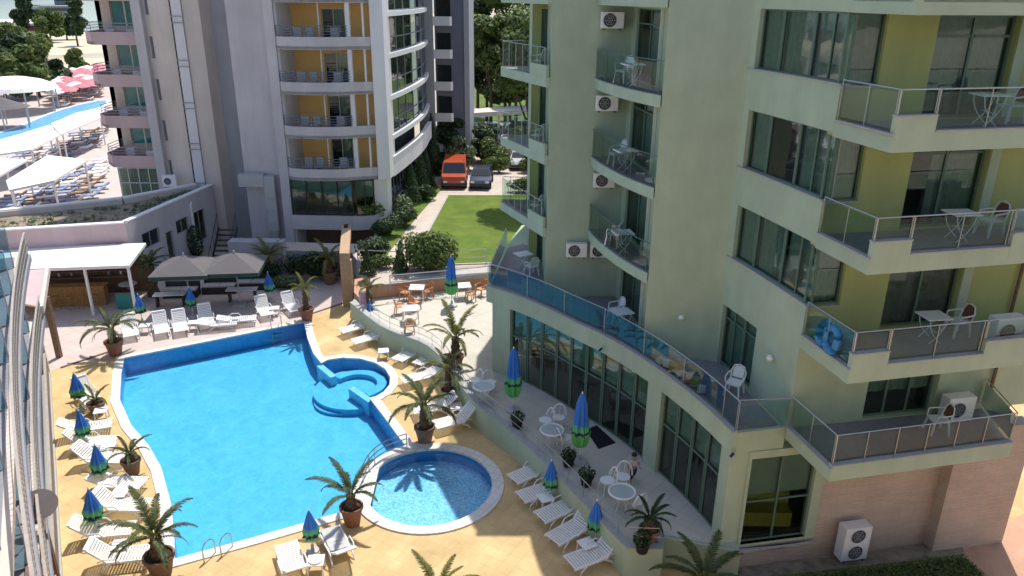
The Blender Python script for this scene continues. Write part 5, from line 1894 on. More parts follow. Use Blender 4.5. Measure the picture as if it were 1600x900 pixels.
mb = MB(); mb.lathe([(0.19, 0), (0.22, 0.02), (0.22, 0.05), (0.02, 0.06)], 16)
o = mb.build('tray', M['white']); o.location = ((-5.87, 18.73)[0], (-5.87, 18.73)[1], DK + 0.436); tag(o, 'round white tray lying on the near table by the parasol', 'tray')

# ---------- closed parasols ----------
def make_parasol(h, big, lab):
    t = thing('closed_parasol', lab, 'parasol')
    mb = MB(); mb.tube([(0, 0, 0.1), (0, 0, h)], 0.028 if big else 0.02, 8); mb.build('pole', M['white'], t)
    mb = MB()
    if big:
        prof = [(0.03, h + 0.02), (0.09, h - 0.06), (0.17, h - 0.35), (0.20, h - 0.9), (0.24, h - 1.25), (0.29, h - 1.55), (0.24, h - 1.9), (0.15, h - 2.05), (0.05, h - 2.02)]
    else:
        prof = [(0.015, h + 0.02), (0.07, h - 0.12), (0.13, h - 0.35), (0.19, h - 0.58), (0.24, h - 0.75), (0.22, h - 0.95), (0.26, h - 1.05), (0.06, h - 1.0)]
    prof = prof[::-1]
    nn = 24
    ph_ = random.random() * 6
    mb.lathe(prof, nn, wob=lambda k, i: 1 + (0.26 if k % 3 == 0 else (-0.16 if k % 3 == 1 else 0.03)) * (0.4 + 0.6 * min(1, abs(len(prof) - i) / 5)) + 0.06 * math.sin(k * 1.3 + ph_ + i))
    mb.build('canopy', M['parasol_l' if big else 'parasol_s'], t)
    mb = MB(); mb.lathe([(0.01, 0.0), (0.035, 0.02), (0.02, 0.07), (0.004, 0.1)], 8, (0, 0, h + 0.01)); mb.build('finial', M['white'], t)
    mb = MB(); mb.lathe([(0.3 if big else 0.22, 0), (0.3 if big else 0.22, 0.08), (0.06, 0.13), (0.05, 0.3)], 14); mb.build('base', M['grey'], t)
    if big:
        mb = MB(); mb.tube([(0.2 * math.cos(a_), 0.2 * math.sin(a_), h - 1.25) for a_ in [2 * PI * k / 16 for k in range(17)]], 0.012, 4); mb.build('strap', M['darkgreen'], t)
    return t
GP = 'small closed parasols between the loungers'
sm = [((-18.04, 28.22), 'small closed blue and green parasol at the far end of the left row'),
      ((-16.35, 25.38), 'small closed parasol second from far on the left side'),
      ((-14.47, 22.93), 'small closed parasol left of the small dark palm pot'),
      ((-13.33, 20.32), 'nearest small closed parasol on the left side'),
      ((-6.21, 19.62), 'small closed parasol on the near side between two loungers'),
      ((-19.57, 37.30), 'small closed parasol at the left of the far row'),
      ((-17.24, 38.21), 'small closed parasol in the shade at the middle of the far row'),
      ((-13.70, 40.42), 'small closed parasol above the far ladder'),
      ((-7.39, 36.97), 'small closed parasol at the far end of the green wall'),
      ((1.40, 22.31), 'small closed parasol by the green wall next to the shaded loungers'),
      ((2.72, 20.04), 'small closed parasol by the green wall at the nearest loungers')]
pp = None
for k, (c, lab) in enumerate(sm):
    if pp is None:
        pp = make_parasol(1.72, False, lab); pp.location = (c[0], c[1], DK); pp['group'] = GP
    else:
        dup(pp, (c[0], c[1], DK), k * 0.7, lab, GP, 0.9 + 0.04 * (k % 4))
bg = [((-3.18, 37.65), 'tall closed blue and green parasol in the sun among the orange chairs'),
      ((0.09, 26.75), 'tall closed blue and green parasol in front of the first shopfront windows'),
      ((2.44, 23.22), 'tall closed blue and green parasol by the black doormat on the terrace')]
pp = None
for k, (c, lab) in enumerate(bg):
    if pp is None:
        pp = make_parasol(2.72, True, lab); pp.location = (c[0], c[1], 0); pp['group'] = 'tall closed parasols on the terrace'
    else:
        dup(pp, (c[0], c[1], 0), k * 0.9, lab, 'tall closed parasols on the terrace')

# ---------- palms ----------
def frond(mb, base, az, L, rise, droop, width=0.16, nleaf=22, rnd=random):
    """arched midrib with a comb of narrow leaflets on both sides"""
    pts = []
    p = Vector(base)
    el_ = rise
    n_ = 12
    for i in range(n_ + 1):
        pts.append(p.copy())
        p = p + Vector((math.cos(az) * math.cos(el_), math.sin(az) * math.cos(el_), math.sin(el_))) * (L / n_)
        el_ -= droop / n_ * (0.6 + 1.1 * i / n_)
    mb.tube(pts, [0.016 * (1 - 0.8 * i / n_) + 0.004 for i in range(n_ + 1)], 4, cap=False)
    side = Vector((-math.sin(az), math.cos(az), 0))
    for k in range(nleaf):
        u = 0.12 + 0.87 * k / (nleaf - 1)
        f = u * n_
        i = min(int(f), n_ - 1)
        q = pts[i].lerp(pts[i + 1], f - i)
        d = (pts[i + 1] - pts[i]).normalized()
        up = side.cross(d).normalized() * -1
        ll = width * L * (math.sin(PI * min(1, 0.12 + u * 0.86)) ** 0.6) * rnd.uniform(0.85, 1.15)
        for s in (-1, 1):
            tip = q + (side * s * 0.85 + d * 0.75 - Vector((0, 0, 1)) * rnd.uniform(0.15, 0.45) + up * 0.2).normalized() * ll
            wv = d * 0.02 * L / 1.4
            mid = q.lerp(tip, 0.5) + Vector((0, 0, 0.02))
            mb.add([q - wv, q + wv, mid + wv * 0.9, tip, mid - wv * 0.9], [(0, 1, 2, 3, 4)])
def make_palm(label, loc, trunk_h=0.7, tr=0.14, nf=22, L=1.35, pot=0.62, seed=1, potm='terracotta', leaf='frond', up=0.9, potr=0.34, dry=0, name='potted_palm', width=0.2):
    rnd = random.Random(seed)
    nf = int(nf * 0.62)
    L *= 0.92
    width *= 0.62 + 0.12 * rnd.random()
    t = thing(name, label, 'palm', loc)
    z0 = 0
    if pot:
        mb = MB()
        mb.lathe([(potr * 0.68, 0), (potr * 0.86, pot * 0.5), (potr, pot * 0.84), (potr * 1.1, pot * 0.86), (potr * 1.1, pot), (potr * 0.96, pot), (potr * 0.9, pot * 0.88), (0.02, pot * 0.88)], 20)
        po = mb.build('pot', M[potm], t)
        mb = MB(); mb.lathe([(0.01, pot * 0.885), (potr * 0.9, pot * 0.9), (0.01, pot * 0.93)], 14); mb.build('soil', M['soil'], po)
        z0 = pot * 0.88
    mb = MB()
    n_ = 9
    lean = (rnd.uniform(-.05, .05), rnd.uniform(-.05, .05))
    prof = []
    for i in range(n_ + 1):
        u = i / n_
        prof.append((tr * (1.25 - 0.45 * u + (0.12 if i % 2 else 0)), z0 + trunk_h * u))
    mb.lathe(prof, 10, wob=lambda k, i: 1 + 0.18 * ((k * 7 + i * 3) % 4 - 1.5) / 1.5)
    for i in range(26):
        a_ = rnd.uniform(0, 2 * PI); zz = z0 + trunk_h * rnd.uniform(0.1, 1.0)
        rr = tr * 1.0
        mb.add([(rr * math.cos(a_ - .2), rr * math.sin(a_ - .2), zz - .03), (rr * math.cos(a_ + .2), rr * math.sin(a_ + .2), zz - .03), ((rr + .09) * math.cos(a_), (rr + .09) * math.sin(a_), zz + .09)], [(0, 1, 2)])
    mb.build('trunk', M['bark'], t)
    mb = MB()
    top = z0 + trunk_h - 0.03
    for k in range(nf):
        az = k * 2.39996 + rnd.uniform(-.2, .2)
        u = k / nf
        rise = R(82) * (1 - u) * up + R(18) * u + rnd.uniform(-.08, .08)
        frond(mb, (0.05 * math.cos(az), 0.05 * math.sin(az), top), az, L * rnd.uniform(0.8, 1.08), rise, R(60 + 50 * u) * rnd.uniform(0.8, 1.2), width, 34, rnd)
    mb.build('crown', M[leaf], t)
    if dry:
        mb = MB()
        for k in range(dry):
            az = rnd.uniform(0, 2 * PI)
            frond(mb, (0, 0, top - 0.05), az, L * 0.7, R(5), R(90), width, 16, rnd)
        mb.build('dry_fronds', M['frondyellow'], t)
    return t
make_palm('large potted palm at the left front corner of the pool', (*(-10.52, 18.57), DK), 0.75, 0.17, 22, 1.75, 0.72, 11, 'brown', up=1.0, potr=0.42, dry=3)
make_palm('potted palm in a terracotta pot between the large and round pools', (*(-5.23, 21.01), DK), 0.5, 0.15, 17, 1.65, 0.72, 5, up=1.0, potr=0.36)
make_palm('potted palm standing behind the round pool in front of two loungers', (*(-3.37, 26.04), DK), 1.0, 0.15, 24, 1.75, 0.72, 23, 'brown', potr=0.38)
make_palm('slim potted palm in a reddish pot at the far right pool corner', (*(-11.00, 37.91), DK), 1.15, 0.13, 20, 1.25, 0.7, 9, leaf='frondyellow', potr=0.38)
make_palm('potted palm with wide drooping fronds at the far left pool corner', (*(-19.16, 33.52), DK), 0.75, 0.14, 22, 1.9, 0.75, 15, potr=0.4, up=0.75, dry=3)
make_palm('small potted palm in a dark pot midway along the left pool side', (*(-13.78, 23.72), DK), 0.35, 0.14, 18, 1.05, 0.62, 31, 'brown', potr=0.32)
make_palm('small half dry potted palm near the far end of the left side', (*(-17.25, 28.02), DK), 0.25, 0.12, 14, 0.9, 0.5, 37, 'brown', leaf='frondyellow', potr=0.34)
make_palm('tall palm with a shaggy trunk between the pool bar and grey parasols', (*(-20.69, 41.24), DK), 1.9, 0.26, 30, 1.55, 0, 41, up=0.9, dry=4, name='palm_tree', width=0.24)
make_palm('potted palm in a brown pot beside the tan stone post', (*(-11.01, 43.47), DK), 0.9, 0.18, 26, 1.7, 0.8, 43, 'brown', leaf='frondyellow', potr=0.42)
make_palm('bushy palm behind the grey parasols at the tower foot', (*(-14.64, 43.71), DK), 1.2, 0.2, 26, 1.7, 0.5, 47, 'brown', leaf='frondyellow', potr=0.4)
make_palm('small palm at the corner planter beside the salmon wall', (*(-7.59, 37.89), -0.9), 1.3, 0.14, 20, 1.15, 0.5, 53, 'brown', leaf='frondyellow', potr=0.34)
make_palm('palm with thin arching fronds on the sunny terrace by the wall', (*(-2.47, 30.63), 0), 0.9, 0.17, 20, 1.95, 0.55, 59, 'brown', leaf='frondyellow', potr=0.36, up=1.0)
make_palm('drooping yellowish palm leaning over the green wall above loungers', (*(-2.71, 29.32), -0.95), 1.0, 0.13, 18, 1.5, 0.5, 61, 'brown', leaf='frondyellow', potr=0.3)
make_palm('dark fan like palm in a pot inside the terrace end railing', (*(4.19, 18.96), 0), 0.45, 0.16, 24, 0.95, 0.55, 67, 'brown', leaf='leafdark', potr=0.3)
make_palm('bright green palm at the bottom edge beside the brick building', (*(5.72, 18.01), DK), 0.5, 0.16, 22, 1.75, 0, 71, leaf='frond', name='palm_tree')
make_palm('palm whose frond tips just reach into view at the bottom edge', (*(-1.96, 16.46), DK), 0.6, 0.16, 20, 1.6, 0.6, 73, leaf='frondyellow', up=1.0)

# ---------- chairs ----------
def make_monobloc(lab, m='white', pad=None):
    """plastic armchair: seat, rounded back with a panel, arms and four splayed legs"""
    t = thing('plastic_chair', lab, 'chair')
    mb = MB(); mb.box((0, 0, 0.43), (0.44, 0.44, 0.03)); mb.box((0.21, 0, 0.41), (0.03, 0.42, 0.05)); mb.build('seat', M[m], t)
    mb = MB()
    arc = [(-0.20, -0.21, 0.44), (-0.26, -0.22, 0.7), (-0.29, -0.15, 0.86), (-0.30, 0, 0.90), (-0.29, 0.15, 0.86), (-0.26, 0.22, 0.7), (-0.20, 0.21, 0.44)]
    mb.tube(arc, 0.022, 6)
    mb.build('back_frame', M[m], t)
    mb = MB()
    mb.add([(-0.215, -0.17, 0.5), (-0.215, 0.17, 0.5), (-0.27, 0.17, 0.74), (-0.285, 0.10, 0.85), (-0.285, -0.10, 0.85), (-0.27, -0.17, 0.74)], [(0, 1, 2, 3, 4, 5)])
    mb.add([(-0.235, -0.17, 0.5), (-0.235, 0.17, 0.5), (-0.29, 0.17, 0.74), (-0.305, 0.10, 0.85), (-0.305, -0.10, 0.85), (-0.29, -0.17, 0.74)], [(5, 4, 3, 2, 1, 0)])
    mb.build('backrest', M[pad or m], t)
    for s in (-1, 1):
        mb = MB(); mb.tube([(-0.25, s * 0.23, 0.66), (-0.05, s * 0.27, 0.65), (0.17, s * 0.26, 0.63), (0.20, s * 0.24, 0.44)], 0.022, 6); mb.build('armrest', M[m], t)
    for i in (-1, 1):
        for j in (-1, 1):
            mb = MB(); mb.beam((i * 0.19, j * 0.19, 0.43), (i * 0.25, j * 0.24, 0), 0.045); mb.build('leg', M[m], t)
    return t
def make_xtable(lab, w_=0.72, d_=0.62, h=0.72):
    t = thing('folding_table', lab, 'table')
    mb = MB(); mb.box((0, 0, h), (w_, d_, 0.03)); mb.build('table_top', M['white'], t)
    for s in (-1, 1):
        mb = MB()
        n_ = 8
        for q_ in (-1, 1):
            mb.tube([(q_ * (0.26 - 0.42 * (k / n_) + 0.10 * math.sin(PI * k / n_)), s * (d_ / 2 - 0.08), h - 0.02 - (h - 0.02) * k / n_) for k in range(n_ + 1)], 0.012, 5)
        mb.build('leg_frame', M['white'], t)
    mb = MB(); mb.tube([(0, -d_ / 2 + 0.08, h * 0.45), (0, d_ / 2 - 0.08, h * 0.45)], 0.012, 5); mb.build('stretcher', M['white'], t)
    return t
M['rustpad'] = mat('brown_cushion', (0.20, 0.085, 0.06), 0.9, 0.1, 10)
ch = make_monobloc('white plastic armchair with a brown back on the top visible right balcony', 'white', 'rustpad')
xt = make_xtable('white folding table on the top visible right balcony')
GC = 'white armchairs with brown backs on the right balconies'
GT = 'white folding tables on the balconies'
ch.location = (12.15, 19.15, 12.62); ch.rotation_euler = (0, 0, R(190)); ch['group'] = GC
xt.location = (11.35, 18.75, 12.62); xt['group'] = GT
dup(ch, (12.35, 19.15, 9.72), R(195), 'white armchair with a brown back beside the large grey heat unit, second balcony down', GC)
dup(xt, (11.3, 18.75, 9.72), R(6), 'white folding table on the second right balcony down, left of its chair', GT)
dup(ch, (12.2, 19.3, 6.82), R(190), 'white armchair with a brown back on the third right balcony down', GC)
dup(xt, (11.3, 18.95, 6.82), R(8), 'white folding table on the third right balcony down by the pinkish curtain', GT)
dup(ch, (12.1, 19.0, 3.92), R(180), 'white armchair with a brown back on the lowest right balcony', GC)
ch2 = make_monobloc('white plastic armchair alone on the curved terrace by the dark door')
ch2.location = (6.92, 21.15, 3.91); ch2.rotation_euler = (0, 0, R(235))
GW = 'white plastic chairs on the recessed balconies'
dup(ch2, (3.95, 26.9, 3.91), R(200), 'white plastic chair behind the folding table under the recessed balconies', GW)
dup(xt, (4.05, 26.0, 3.91), R(20), 'white folding table on the curved terrace under the recessed balconies', GT)
dup(ch2, (3.75, 27.2, 6.82), R(150), 'white plastic chair on the lowest recessed balcony', GW)
dup(xt, (3.95, 26.4, 6.82), R(10), 'white folding table on the lowest recessed balcony', GT)
dup(ch2, (3.75, 27.6, 9.72), R(200), 'white plastic chair on the middle recessed balcony', GW)
dup(xt, (3.9, 26.6, 9.72), R(15), 'white folding table on the middle recessed balcony', GT)
dup(ch2, (3.8, 27.4, 12.62), R(220), 'white plastic chair on the top recessed balcony', GW)
dup(xt, (3.95, 26.4, 12.62), R(5), 'white folding table on the top recessed balcony', GT)
dup(xt, (0.5, 32.6, 3.91), R(30), 'white folding table at the far left end of the curved terrace', GT)
dup(ch2, (0.85, 31.8, 3.91), R(120), 'white plastic chair at the far left end of the curved terrace', GW)
for k, f in enumerate((6.82, 9.72, 12.62)):
    dup(ch2, (0.95, 31.2, f), R(150), ('white plastic chair on the lowest small corner balcony', 'white plastic chair on the middle small corner balcony', 'white plastic chair on the top small corner balcony')[k], GW)
# terrace seating: round tables with pale rims, hoop backed chairs
def make_hoop_chair(lab, m='white'):
    t = thing('hoop_chair', lab, 'chair')
    mb = MB(); mb.lathe([(0.02, 0.43), (0.24, 0.43), (0.25, 0.46), (0.02, 0.47)], 16); mb.build('seat', M[m], t)
    mb = MB()
    pts = [(-0.20 - 0.10 * math.sin(PI * k / 14), 0.27 * math.cos(PI * k / 14), 0.45 + 0.42 * math.sin(PI * k / 14)) for k in range(15)]
    mb.tube(pts, 0.028, 6)
    for k in (4, 7, 10): mb.tube([pts[k], (-0.2, pts[k][1], 0.46)], 0.012, 4)
    mb.build('back_hoop', M[m], t)
    for i in (-1, 1):
        for j in (-1, 1):
            mb = MB(); mb.tube([(i * 0.16, j * 0.16, 0.44), (i * 0.22, j * 0.22, 0)], 0.016, 5); mb.build('leg', M[m], t)
    return t
def make_round_table(lab, m='white'):
    t = thing('round_table', lab, 'table')
    mb = MB(); mb.tube([(0.42 * math.cos(2 * PI * k / 24), 0.42 * math.sin(2 * PI * k / 24), 0.72) for k in range(25)], 0.035, 6); mb.build('rim', M[m], t)
    mb = MB(); mb.lathe([(0.01, 0.705), (0.40, 0.705), (0.40, 0.72), (0.01, 0.72)], 24); mb.build('glass_top', M['frosted'], t)
    for i in range(4):
        a_ = PI / 4 + i * PI / 2
        mb = MB(); mb.tube([(0.34 * math.cos(a_), 0.34 * math.sin(a_), 0.70), (0.12 * math.cos(a_), 0.12 * math.sin(a_), 0.35), (0.3 * math.cos(a_), 0.3 * math.sin(a_), 0)], 0.015, 5); mb.build('leg', M[m], t)
    return t
hc = None
hoops = [((3.22, 21.50), 200, 'pale hoop backed chair left of the near round terrace table'),
         ((3.76, 21.72), 250, 'pale hoop backed chair behind the near round terrace table'),
         ((4.00, 20.43), 120, 'pale hoop backed chair right of the near round table by the palm'),
         ((1.31, 25.33), 210, 'pale hoop backed chair left of the middle terrace table by the parasol'),
         ((1.81, 25.53), 255, 'pale hoop backed chair behind the middle terrace table'),
         ((1.97, 24.11), 20, 'pale hoop backed chair between the middle table and tall parasol'),
         ((-1.52, 28.52), 210, 'pale hoop backed chair in the terrace shade at the far table'),
         ((-0.87, 28.31), 300, 'pale hoop backed chair right of the far shaded terrace table')]
for (c, r_, lab) in hoops:
    if hc is None:
        hc = make_hoop_chair(lab); hc.location = (c[0], c[1], 0); hc.rotation_euler = (0, 0, R(r_)); hc['group'] = 'pale hoop chairs on the shaded terrace'
    else: dup(hc, (c[0], c[1], 0), R(r_), lab, 'pale hoop chairs on the shaded terrace')
rt = None
for (c, lab) in (((3.56, 20.52), 'round glass table with a pale rim near the terrace palm'), ((1.50, 24.19), 'round glass table with a pale rim beside the middle tall parasol'), ((-1.10, 27.45), 'round glass table with a pale rim at the shaded terrace edge')):
    if rt is None:
        rt = make_round_table(lab); rt.location = (c[0], c[1], 0); rt['group'] = 'round glass tables on the terrace'
    else: dup(rt, (c[0], c[1], 0), 0.3, lab, 'round glass tables on the terrace')
# orange chairs and pale square tables in the sun
oc_ = None
orng = [((-5.74, 38.50), 330, 'orange armchair left of the far sunny terrace table'),
        ((-4.58, 38.72), 220, 'orange armchair right of the far sunny terrace table'),
        ((-5.08, 37.08), 60, 'orange armchair in front of the far sunny terrace table'),
        ((-4.97, 34.16), 100, 'orange armchair by the green wall railing, nearest of the sunny group'),
        ((-5.77, 36.55), 20, 'orange armchair left of the pale square table in the sun'),
        ((-2.24, 38.40), 200, 'orange armchair just right of the tall sunny parasol'),
        ((-1.68, 39.16), 230, 'orange armchair under the corner of the curved green terrace')]
for (c, r_, lab) in orng:
    if oc_ is None:
        oc_ = make_monobloc(lab, 'orangechair'); oc_.name = 'orange_chair'; oc_.location = (c[0], c[1], 0); oc_.rotation_euler = (0, 0, R(r_)); oc_['group'] = 'orange armchairs on the sunny terrace'
    else: dup(oc_, (c[0], c[1], 0), R(r_), lab, 'orange armchairs on the sunny terrace')
for i, (c, lab) in enumerate((((-5.11, 38.52), 'pale square table between the far orange chairs'), ((-5.09, 35.57), 'pale square table nearer the green wall among orange chairs'), ((-2.64, 38.86), 'pale square table behind the tall sunny parasol'))):
    if i == 0:
        st_ = make_table(lab, 0.8, 0.72); st_.location = (c[0], c[1], 0); st_.name = 'square_table'; st_['group'] = 'pale square tables on the sunny terrace'
        for c_ in st_.children: pass
    else: dup(st_, (c[0], c[1], 0), 0.2, lab, 'pale square tables on the sunny terrace')
# doormat
mb = MB(); mb.prism([(2.85, 25.36), (3.30, 25.69), (3.89, 24.48), (3.20, 24.05)], 0.004, 0.02)
o = mb.build('doormat', M['mat']); tag(o, 'black doormat at the shopfront door on the shaded terrace', 'doormat')

# plants behind the terrace railing
def bush(name, label, loc, rad, n_, s0, s1, m='leaf', seed=1, cat='shrub', group=None, stem=True, lobes=5, shell=0.5):
    rnd = random.Random(seed)
    t = thing(name, label, cat, loc, 0, group)
    mb = MB()
    for k in range(lobes):
        if lobes == 1:
            c, r_ = (0, 0, rad[2] * 0.95), rad
        else:
            a_ = rnd.uniform(0, 2 * PI)
            c = (rad[0] * 0.5 * math.cos(a_) * rnd.random(), rad[1] * 0.5 * math.sin(a_) * rnd.random(), rad[2] * rnd.uniform(0.6, 1.3))
            r_ = (rad[0] * rnd.uniform(0.45, 0.75), rad[1] * rnd.uniform(0.45, 0.75), rad[2] * rnd.uniform(0.4, 0.7))
        leaf_cloud(mb, c, r_, n_ // lobes, s0, s1, seed * 17 + k, shell=shell)
    mb.build('foliage', M[m], t)
    if stem:
        mb = MB()
        for k in range(4):
            a_ = rnd.uniform(0, 2 * PI)
            mb.tube([(0, 0, 0), (rad[0] * 0.3 * math.cos(a_), rad[1] * 0.3 * math.sin(a_), rad[2] * 0.7), (rad[0] * 0.5 * math.cos(a_), rad[1] * 0.5 * math.sin(a_), rad[2] * 1.2)], [0.05, 0.035, 0.015], 5)
        mb.build('stem', M['wood'], t)
    return t
def planter_box(label, c, seed):
    t = thing('planter_plant', label, 'potted plant', (c[0], c[1], 0.0), 0.5)
    mb = MB(); mb.lathe([(0.16, 0), (0.22, 0.3), (0.24, 0.32), (0.20, 0.32), (0.01, 0.29)], 12); mb.build('pot', M['rubber'], t)
    mb = MB(); leaf_cloud(mb, (0, 0, 0.48), (0.3, 0.3, 0.22), 160, 0.04, 0.09, seed); mb.build('foliage', M['leafdark'], t)
for k, (c, lab) in enumerate((((2.57, 21.85), 'dark potted plant behind the rail under the nearest tall parasol'), ((0.24, 25.50), 'dark potted plant behind the rail below the second tall parasol'), ((2.03, 22.97), 'dark potted plant behind the rail between two round tables'), ((3.94, 18.56), 'black pot with leaves in the railing corner at the terrace end'))):
    planter_box(lab, c, 200 + k)

# debris and swim rings
t = thing('swim_ring', 'pair of blue swim rings leaning inside the third right balcony', 'swim ring', (8.25, 18.45, 6.85))
for (dx, dy, r_) in ((0, 0.1, 0.26), (0.02, -0.42, 0.30)):
    mb = MB()
    mb.tube([(dx + 0.05 * math.sin(2 * PI * k / 18), dy + r_ * math.cos(2 * PI * k / 18), r_ + 0.08 + r_ * math.sin(2 * PI * k / 18)) for k in range(19)], 0.11, 8); mb.build('ring', M['blueinflate'], t)
t = thing('beach_things', 'yellow and white towels and toys lying behind the curved terrace glass', 'beach gear', (5.4, 22.1, 3.91), R(-65))
for k in range(7):
    mb = MB(); mb.box((-1.2 + k * 0.36, 0.15 + 0.05 * (k % 2), 0.1 + 0.03 * (k % 3)), (0.30, 0.24, 0.14 + 0.05 * (k % 3)), rz=k * 0.4); mb.build('towel', M[('white', 'canvas', 'yellow', 'canvas', 'orangechair', 'yellow', 'white')[k]], t)

# ---------- air conditioners ----------
def make_ac(lab, w_=0.82, h=0.56, d_=0.30, fans=1, floor=False):
    """local +Y is the wall side; the fan looks to -Y"""
    t = thing('air_conditioner', lab, 'air conditioner')
    mb = MB(); mb.box((0, 0, h / 2), (w_, d_, h)); mb.build('case', M['white'], t, bevel=0.02)
    for k in range(fans):
        r_ = min(h / fans * 0.42, 0.24)
        cz = h * (k + 0.5) / fans
        mb = MB()
        nn = 20
        cx = -w_ * 0.12 if fans == 1 else 0
        vs = [(cx + r_ * math.cos(2 * PI * i / nn), -d_ / 2 - 0.006, cz + r_ * math.sin(2 * PI * i / nn)) for i in range(nn)]
        mb.add(vs, [tuple(range(nn))[::-1]])
        fo = mb.build('fan', M['fan'], t)
        mb = MB()
        for rr in (0.35, 0.65, 1.0):
            mb.tube([(cx + r_ * rr * math.cos(2 * PI * i / nn), -d_ / 2 - 0.015, cz + r_ * rr * math.sin(2 * PI * i / nn)) for i in range(nn + 1)], 0.006, 4)
        for i in range(6):
            a_ = i * PI / 3
            mb.tube([(cx, -d_ / 2 - 0.014, cz), (cx + r_ * math.cos(a_), -d_ / 2 - 0.014, cz + r_ * math.sin(a_))], 0.005, 4)
        mb.lathe([(0.001, 0), (r_ * 0.2, 0), (r_ * 0.2, 0.02)], 10, (0, 0, 0)) if False else None
        mb.build('grille', M['grey'], fo)
    for s in (-1, 1):
        mb = MB(); mb.box((s * w_ * 0.36, 0.05, -0.03), (0.04, d_ + 0.12, 0.05)); mb.build('bracket', M['darkmetal'], t)
    return t
ac = make_ac('white air conditioner beside the top recessed balcony on the green wall')
GA = 'air conditioners on the green wall by the recessed balconies'
ac.location = (3.50, 29.06, 14.35); ac['group'] = GA
dup(ac, (3.46, 29.06, 11.45), 0, 'white air conditioner between the top and middle recessed balconies', GA)
dup(ac, (3.50, 29.06, 8.55), 0, 'white air conditioner between the middle and lowest recessed balconies', GA)
dup(ac, (3.50, 29.06, 5.72), 0, 'white air conditioner tucked under the lowest recessed balcony, right of two', GA)
dup(ac, (2.55, 29.06, 5.72), 0, 'white air conditioner left of two beneath the lowest recessed balcony', GA)
a2 = make_ac('white air conditioner standing on the third right balcony down', 0.9, 0.8, 0.36)
GB = 'large air conditioners on the right balconies'
a2.location = (13.15, 18.75, 6.84); a2.rotation_euler = (0, 0, R(12)); a2['group'] = GB
dup(a2, (13.15, 18.75, 9.74), R(12), 'white air conditioner at the frame edge on the second right balcony', GB)
dup(a2, (13.0, 19.7, 3.94), R(12), 'white air conditioner on the lowest right balcony behind its rail', GB)
a3 = make_ac('tall twin fan heat pump unit in front of the brick wall', 0.88, 1.2, 0.40, 2)
a3.location = (10.55, 19.30, -0.72); a3.rotation_euler = (0, 0, R(11))
a4 = dup(a3, ((-22.92, 52.89)[0], (-22.92, 52.89)[1], 3.0), R(5), 'twin fan heat pump on the annexe roof beside the lilac tower')
dup(a2, ((-23.52, 51.74)[0], (-23.52, 51.74)[1], 2.9), R(5), 'white air conditioner on the annexe roof left of the twin fan unit')['group'] = 'units on the annexe roof'
dup(ac, ((-24.49, 53.40)[0], (-24.49, 53.40)[1], 3.6), R(5), 'small white air conditioner on the lilac wall above the annexe roof')['group'] = 'units on the annexe roof'

# wall lamps
def lamp(lab, loc):
    t = thing('wall_lamp', lab, 'lamp', loc)
    mb = MB(); mb.lathe([(0.001, -0.1), (0.07, -0.09), (0.12, 0), (0.07, 0.09), (0.001, 0.1)], 14); mb.build('globe', M['white'], t, smooth=True)
    mb = MB(); mb.box((0.05, 0.1, 0), (0.1, 0.12, 0.1)); mb.build('bracket', M['grey'], t)
lamp('round white wall lamp on the big green pier above the terrace chair', (5.72, 23.82, 5.35))
lamp('round white wall lamp on the green wall left of the lowest right balcony', (7.60, 20.35, 5.55))

# small spot lights under the terrace slab edge
for k, (x, y, z, lab) in enumerate(((3.3, 25.35, 3.45, 'small dark spotlight on the curved green fascia above the windows'), (6.36, 18.78, 3.3, 'small spotlight at the corner of the curved green fascia'))):
    t = thing('spotlight', lab, 'lamp', (x, y, z))
    mb = MB(); mb.tube([(0, 0, 0), (-0.10, -0.08, -0.06)], 0.045, 8); mb.build('head', M['darkmetal'], t)
    mb = MB(); mb.box((0.03, 0.03, 0.03), (0.06, 0.06, 0.05)); mb.build('mount', M['grey'], t)

# ---------- big grey square parasols over the dark lounge ----------
def square_parasol(lab, c, s=3.2, z=1.75, rz_=0.12):
    t = thing('square_parasol', lab, 'parasol', (c[0], c[1], DK), rz_, 'open square parasols beside the bar')
    mb = MB()
    h0, h1 = z - DK - 0.35, z - DK + 0.35
    a_ = s / 2
    mb.add([(-a_, -a_, h0), (a_, -a_, h0), (a_, a_, h0), (-a_, a_, h0), (0, 0, h1)], [(0, 1, 4), (1, 2, 4), (2, 3, 4), (3, 0, 4)])
    mb.add([(-a_, -a_, h0 - .02), (a_, -a_, h0 - .02), (a_, a_, h0 - .02), (-a_, a_, h0 - .02), (0, 0, h1 - .03)], [(4, 1, 0), (4, 2, 1), (4, 3, 2), (4, 0, 3)])
    mb.build('canopy', M['greycanvas'], t)
    mb = MB()
    for (x0, y0, x1, y1) in ((-a_, -a_, a_, -a_), (a_, -a_, a_, a_), (a_, a_, -a_, a_), (-a_, a_, -a_, -a_)):
        mb.quad((x0, y0, h0 - .02), (x1, y1, h0 - .02), (x1, y1, h0 - .22), (x0, y0, h0 - .22))
    mb.build('valance', M['darkgreen'], t)
    mb = MB(); mb.tube([(0, 0, 0), (0, 0, h1 + 0.12)], 0.04, 8); mb.build('pole', M['grey'], t)
    mb = MB(); mb.box((0, 0, 0.06), (0.7, 0.7, 0.12)); mb.build('base', M['grey'], t)
square_parasol('open grey square parasol nearest the shaggy palm', (-17.84, 39.46), 3.0)
square_parasol('open grey square parasol between its two neighbours, beside the lounge', (-15.27, 39.96), 3.0)
